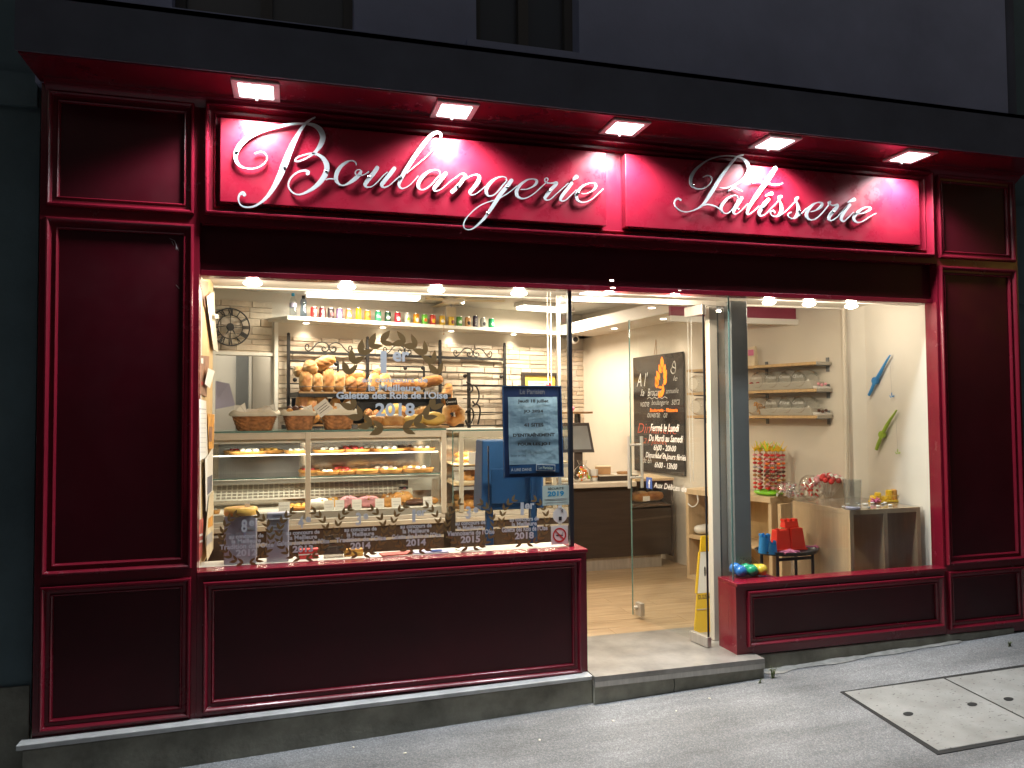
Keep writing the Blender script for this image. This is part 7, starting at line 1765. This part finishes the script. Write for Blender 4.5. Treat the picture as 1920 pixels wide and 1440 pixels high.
# little black tray table with sand-castle moulds
ty = .50
tc = at_y(1475, 1032, ty); tw = (1537 - 1412) * mpp(tc)
tt = thing('tray_table', 'small black tray table in front of the beech shelf', 'table', (tc.x, ty, ZF)); hz = tc.z - ZF
M = Matrix.Diagonal((1, .72, 1, 1))
obj('tray_top', MB().lathe([(0, hz - .012), (tw * .47, hz - .012), (tw * .50, hz + .012), (tw * .485, hz + .014), (tw * .46, hz - .002), (0, hz - .002)], 36, M, cap=False), K['blackmetal'], tt, 40)
for sx in (-1, 1):
    for sy in (-1, 1): obj('leg', MB().tube([(sx * tw * .30, sy * tw * .20, 0), (sx * tw * .30, sy * tw * .20, hz - .012)], .011, 8), K['blackmetal'], tt, 50)
obj('stretcher', BOX(-tw * .30, tw * .30, -tw * .2 - .006, -tw * .2 + .006, hz - .05, hz - .03), K['blackmetal'], tt)
TZ = ZF + hz
def tower(t, x, y, r, h, m, notch=5, sq=False):
    b = MB(); n = 20 if not sq else 4; a0 = R(45) if sq else 0
    k = 1.0 if not sq else 1.3
    b.lathe([(r * k, 0), (r * .80 * k, h), (r * .66 * k, h), (r * .70 * k, h - .012), (0, h - .012)], n, None, cap=False, a0=a0)
    o = obj('tower', b, K[m], t, 40, loc=(x, y, 0))
    for i in range(notch):
        a = 2 * math.pi * (i + .25) / notch; obj('battlement', MB().box(-r * .13, r * .13, -r * .2, r * .2, h + .0005, h + .016, Matrix.Translation((r * .73 * math.cos(a), r * .73 * math.sin(a), 0)) @ Matrix.Rotation(a, 4, 'Z')), K[m], o)
p = at_y(1440, 1036, ty - .06); t = thing('sand_castle_mould', 'blue plastic sand-castle bucket on the tray table', 'toy', (p.x, ty - .05, TZ), 0, 'sand-castle moulds')
s_ = mpp(p); tower(t, -.004, .02, 12 * s_, 31 * s_, 'bluetoy', 6); tower(t, .022, -.028, 9 * s_, 20 * s_, 'bluetoy', 4)
p = at_y(1482, 1024, ty); t = thing('sand_castle_mould', 'tall red plastic sand-castle mould with two towers on the tray table', 'toy', (p.x, ty + .02, TZ), 0, 'sand-castle moulds')
s_ = mpp(p); w1 = 30 * s_
obj('tower', MB().hexa([(-w1 * 1.05, -.03, 0), (-.002, -.03, 0), (-.002, .05, 0), (-w1 * 1.05, .05, 0), (-w1 * .95, -.02, 38 * s_), (-.006, -.02, 38 * s_), (-.006, .04, 38 * s_), (-w1 * .95, .04, 38 * s_)]), K['red'], t, bevel=.003)
o = obj('tower', MB().hexa([(0, -.04, .002), (w1 * 1.02, -.04, .002), (w1 * 1.02, .05, .002), (0, .05, .002), (.003, -.028, 41 * s_), (w1 * .86, -.028, 41 * s_), (w1 * .86, .04, 41 * s_), (.003, .04, 41 * s_)]), K['red'], t, bevel=.003)
obj('tower', MB().hexa([(-w1 * .3, -.01, 41.2 * s_), (w1 * .72, -.01, 41.2 * s_), (w1 * .72, .05, 41.2 * s_), (-w1 * .3, .05, 41.2 * s_), (-w1 * .25, -.005, 53 * s_), (w1 * .68, -.005, 53 * s_), (w1 * .68, .045, 53 * s_), (-w1 * .25, .045, 53 * s_)]), K['red'], t, bevel=.003)
for x in (-w1 * .2, w1 * .18, w1 * .58): obj('battlement', BOX(x - .010, x + .010, -.004, .044, 53.1 * s_, 57 * s_), K['red'], t)
for x in (-w1 * .85, -w1 * .15): obj('battlement', BOX(x - .010, x + .010, -.019, .0, 38.1 * s_, 41 * s_), K['red'], t)
obj('foot', BOX(-w1 * 1.1, w1 * 1.08, -.045, -.032, 0, .012), K['red'], t)
p = at_y(1478, 1030, ty - .10); b = MB()
for i in range(5): a = 1.2566 * i; b.tube([(0, 0, .010), (.075 * math.cos(a), .045 * math.sin(a), .008)], [.022, .006], 7)
tag(obj('toy_starfish', b, K['pink'], None, 60, loc=(p.x, ty - .115, TZ + .002)), 'flat pink plastic starfish lying at the front of the tray table', 'toy')
p = at_y(1520, 1022, ty); tag(obj('toy_rake', MB().box(-.06, .05, -.006, .006, .014, .022).box(.05, .062, -.03, .03, .012, .024), K['pink'], loc=(p.x - .02, ty, TZ), rot=(0, 0, -.3)), 'pink toy rake at the right of the red castle', 'toy')

# net of play balls on the sill behind the window corner
for px, py, m, lab in [(1379, 1066, 'ballblue', 'upper blue play ball behind the glass corner of the right window'), (1398, 1067, 'ballgreen', 'upper green play ball in the net'), (1417, 1068, 'ballyellow', 'upper yellow play ball in the net'), (1389, 1081, 'ballblue', 'lower blue play ball in the front of the net'), (1410, 1079, 'ballgreen', 'lower green play ball in the front of the net'), (1428, 1082, 'ballyellow', 'lower yellow play ball at the right end of the net')]:
    low = py > 1075; r_ = .038; yb = .125 if low else .155
    p = at_y(px, py, yb); z = .4645 + r_ * 1.01 if low else p.z
    tag(obj('play_ball', MB().ball((0, 0, 0), r_, r_, r_ * .96, 18, 12), K[m], None, 80, loc=(p.x, yb, z)), lab, 'ball', 'play balls in a net')
p = at_y(1395, 1055, .15); b = MB()
for k in range(5):
    b.tube([(-.06 + .025 * k, -.01, -.02), (-.02 + .02 * k, .0, .03), (.06 + .012 * k, .005, -.01)], .0022, 5)
tag(obj('ball_net', b, K['rubber'], loc=(p.x, .16, p.z)), 'black net knot on top of the play balls', 'net')

# yellow wet-floor sign behind the door
pb_ = at_z(1308, 1190, ZF); 
ya = H0.y + .30
s0, s1, s2_, s3 = at_y(1302, 1182, ya), at_y(1336, 1198, ya), at_y(1331, 1005, ya + .12), at_y(1315, 1005, ya + .12)
wf = thing('wet_floor_sign', 'yellow and white wet floor sign leaning behind the glass door', 'sign', (s0.x, ya, ZF))
def wfp(fx, fz, dy=0):
    w0 = s1.x - s0.x; w1_ = s2_.x - s3.x; xl = (s3.x - s0.x) * fz; ww = w0 + (w1_ - w0) * fz; Hh_ = s3.z - ZF
    return (xl + ww * fx, .12 * fz + dy, Hh_ * fz)
def wpanel(name, z0, z1, m, dy=0.0, x0=0, x1=1):
    q = [wfp(x0, z0, dy), wfp(x1, z0, dy), wfp(x1, z0, dy + .014), wfp(x0, z0, dy + .014), wfp(x0, z1, dy), wfp(x1, z1, dy), wfp(x1, z1, dy + .014), wfp(x0, z1, dy + .014)]
    return obj(name, MB().hexa(q), K[m], wf, bevel=.002)
wpanel('lower_panel', 0.0, .40, 'yellow'); wpanel('white_panel', .402, .83, 'white'); wpanel('grip', .832, 1.0, 'yellow')
wpanel('edge', .402, .83, 'yellow', -.001, -.12, .03)
q = wfp(.5, .365, -.003); text('lettering', 'SOL GLISSANT', K['ink'], wf, q, (s1.x - s0.x) * .72, .030, bold=.02)
q = wfp(.5, .60, -.003); text('lettering', '!', K['ink'], wf, q, .014, .10, bold=.02)
obj('seam', MB().tube([wfp(0.05, .24, -.002), wfp(.95, .24, -.002)], .002, 4), K['rib'], wf)
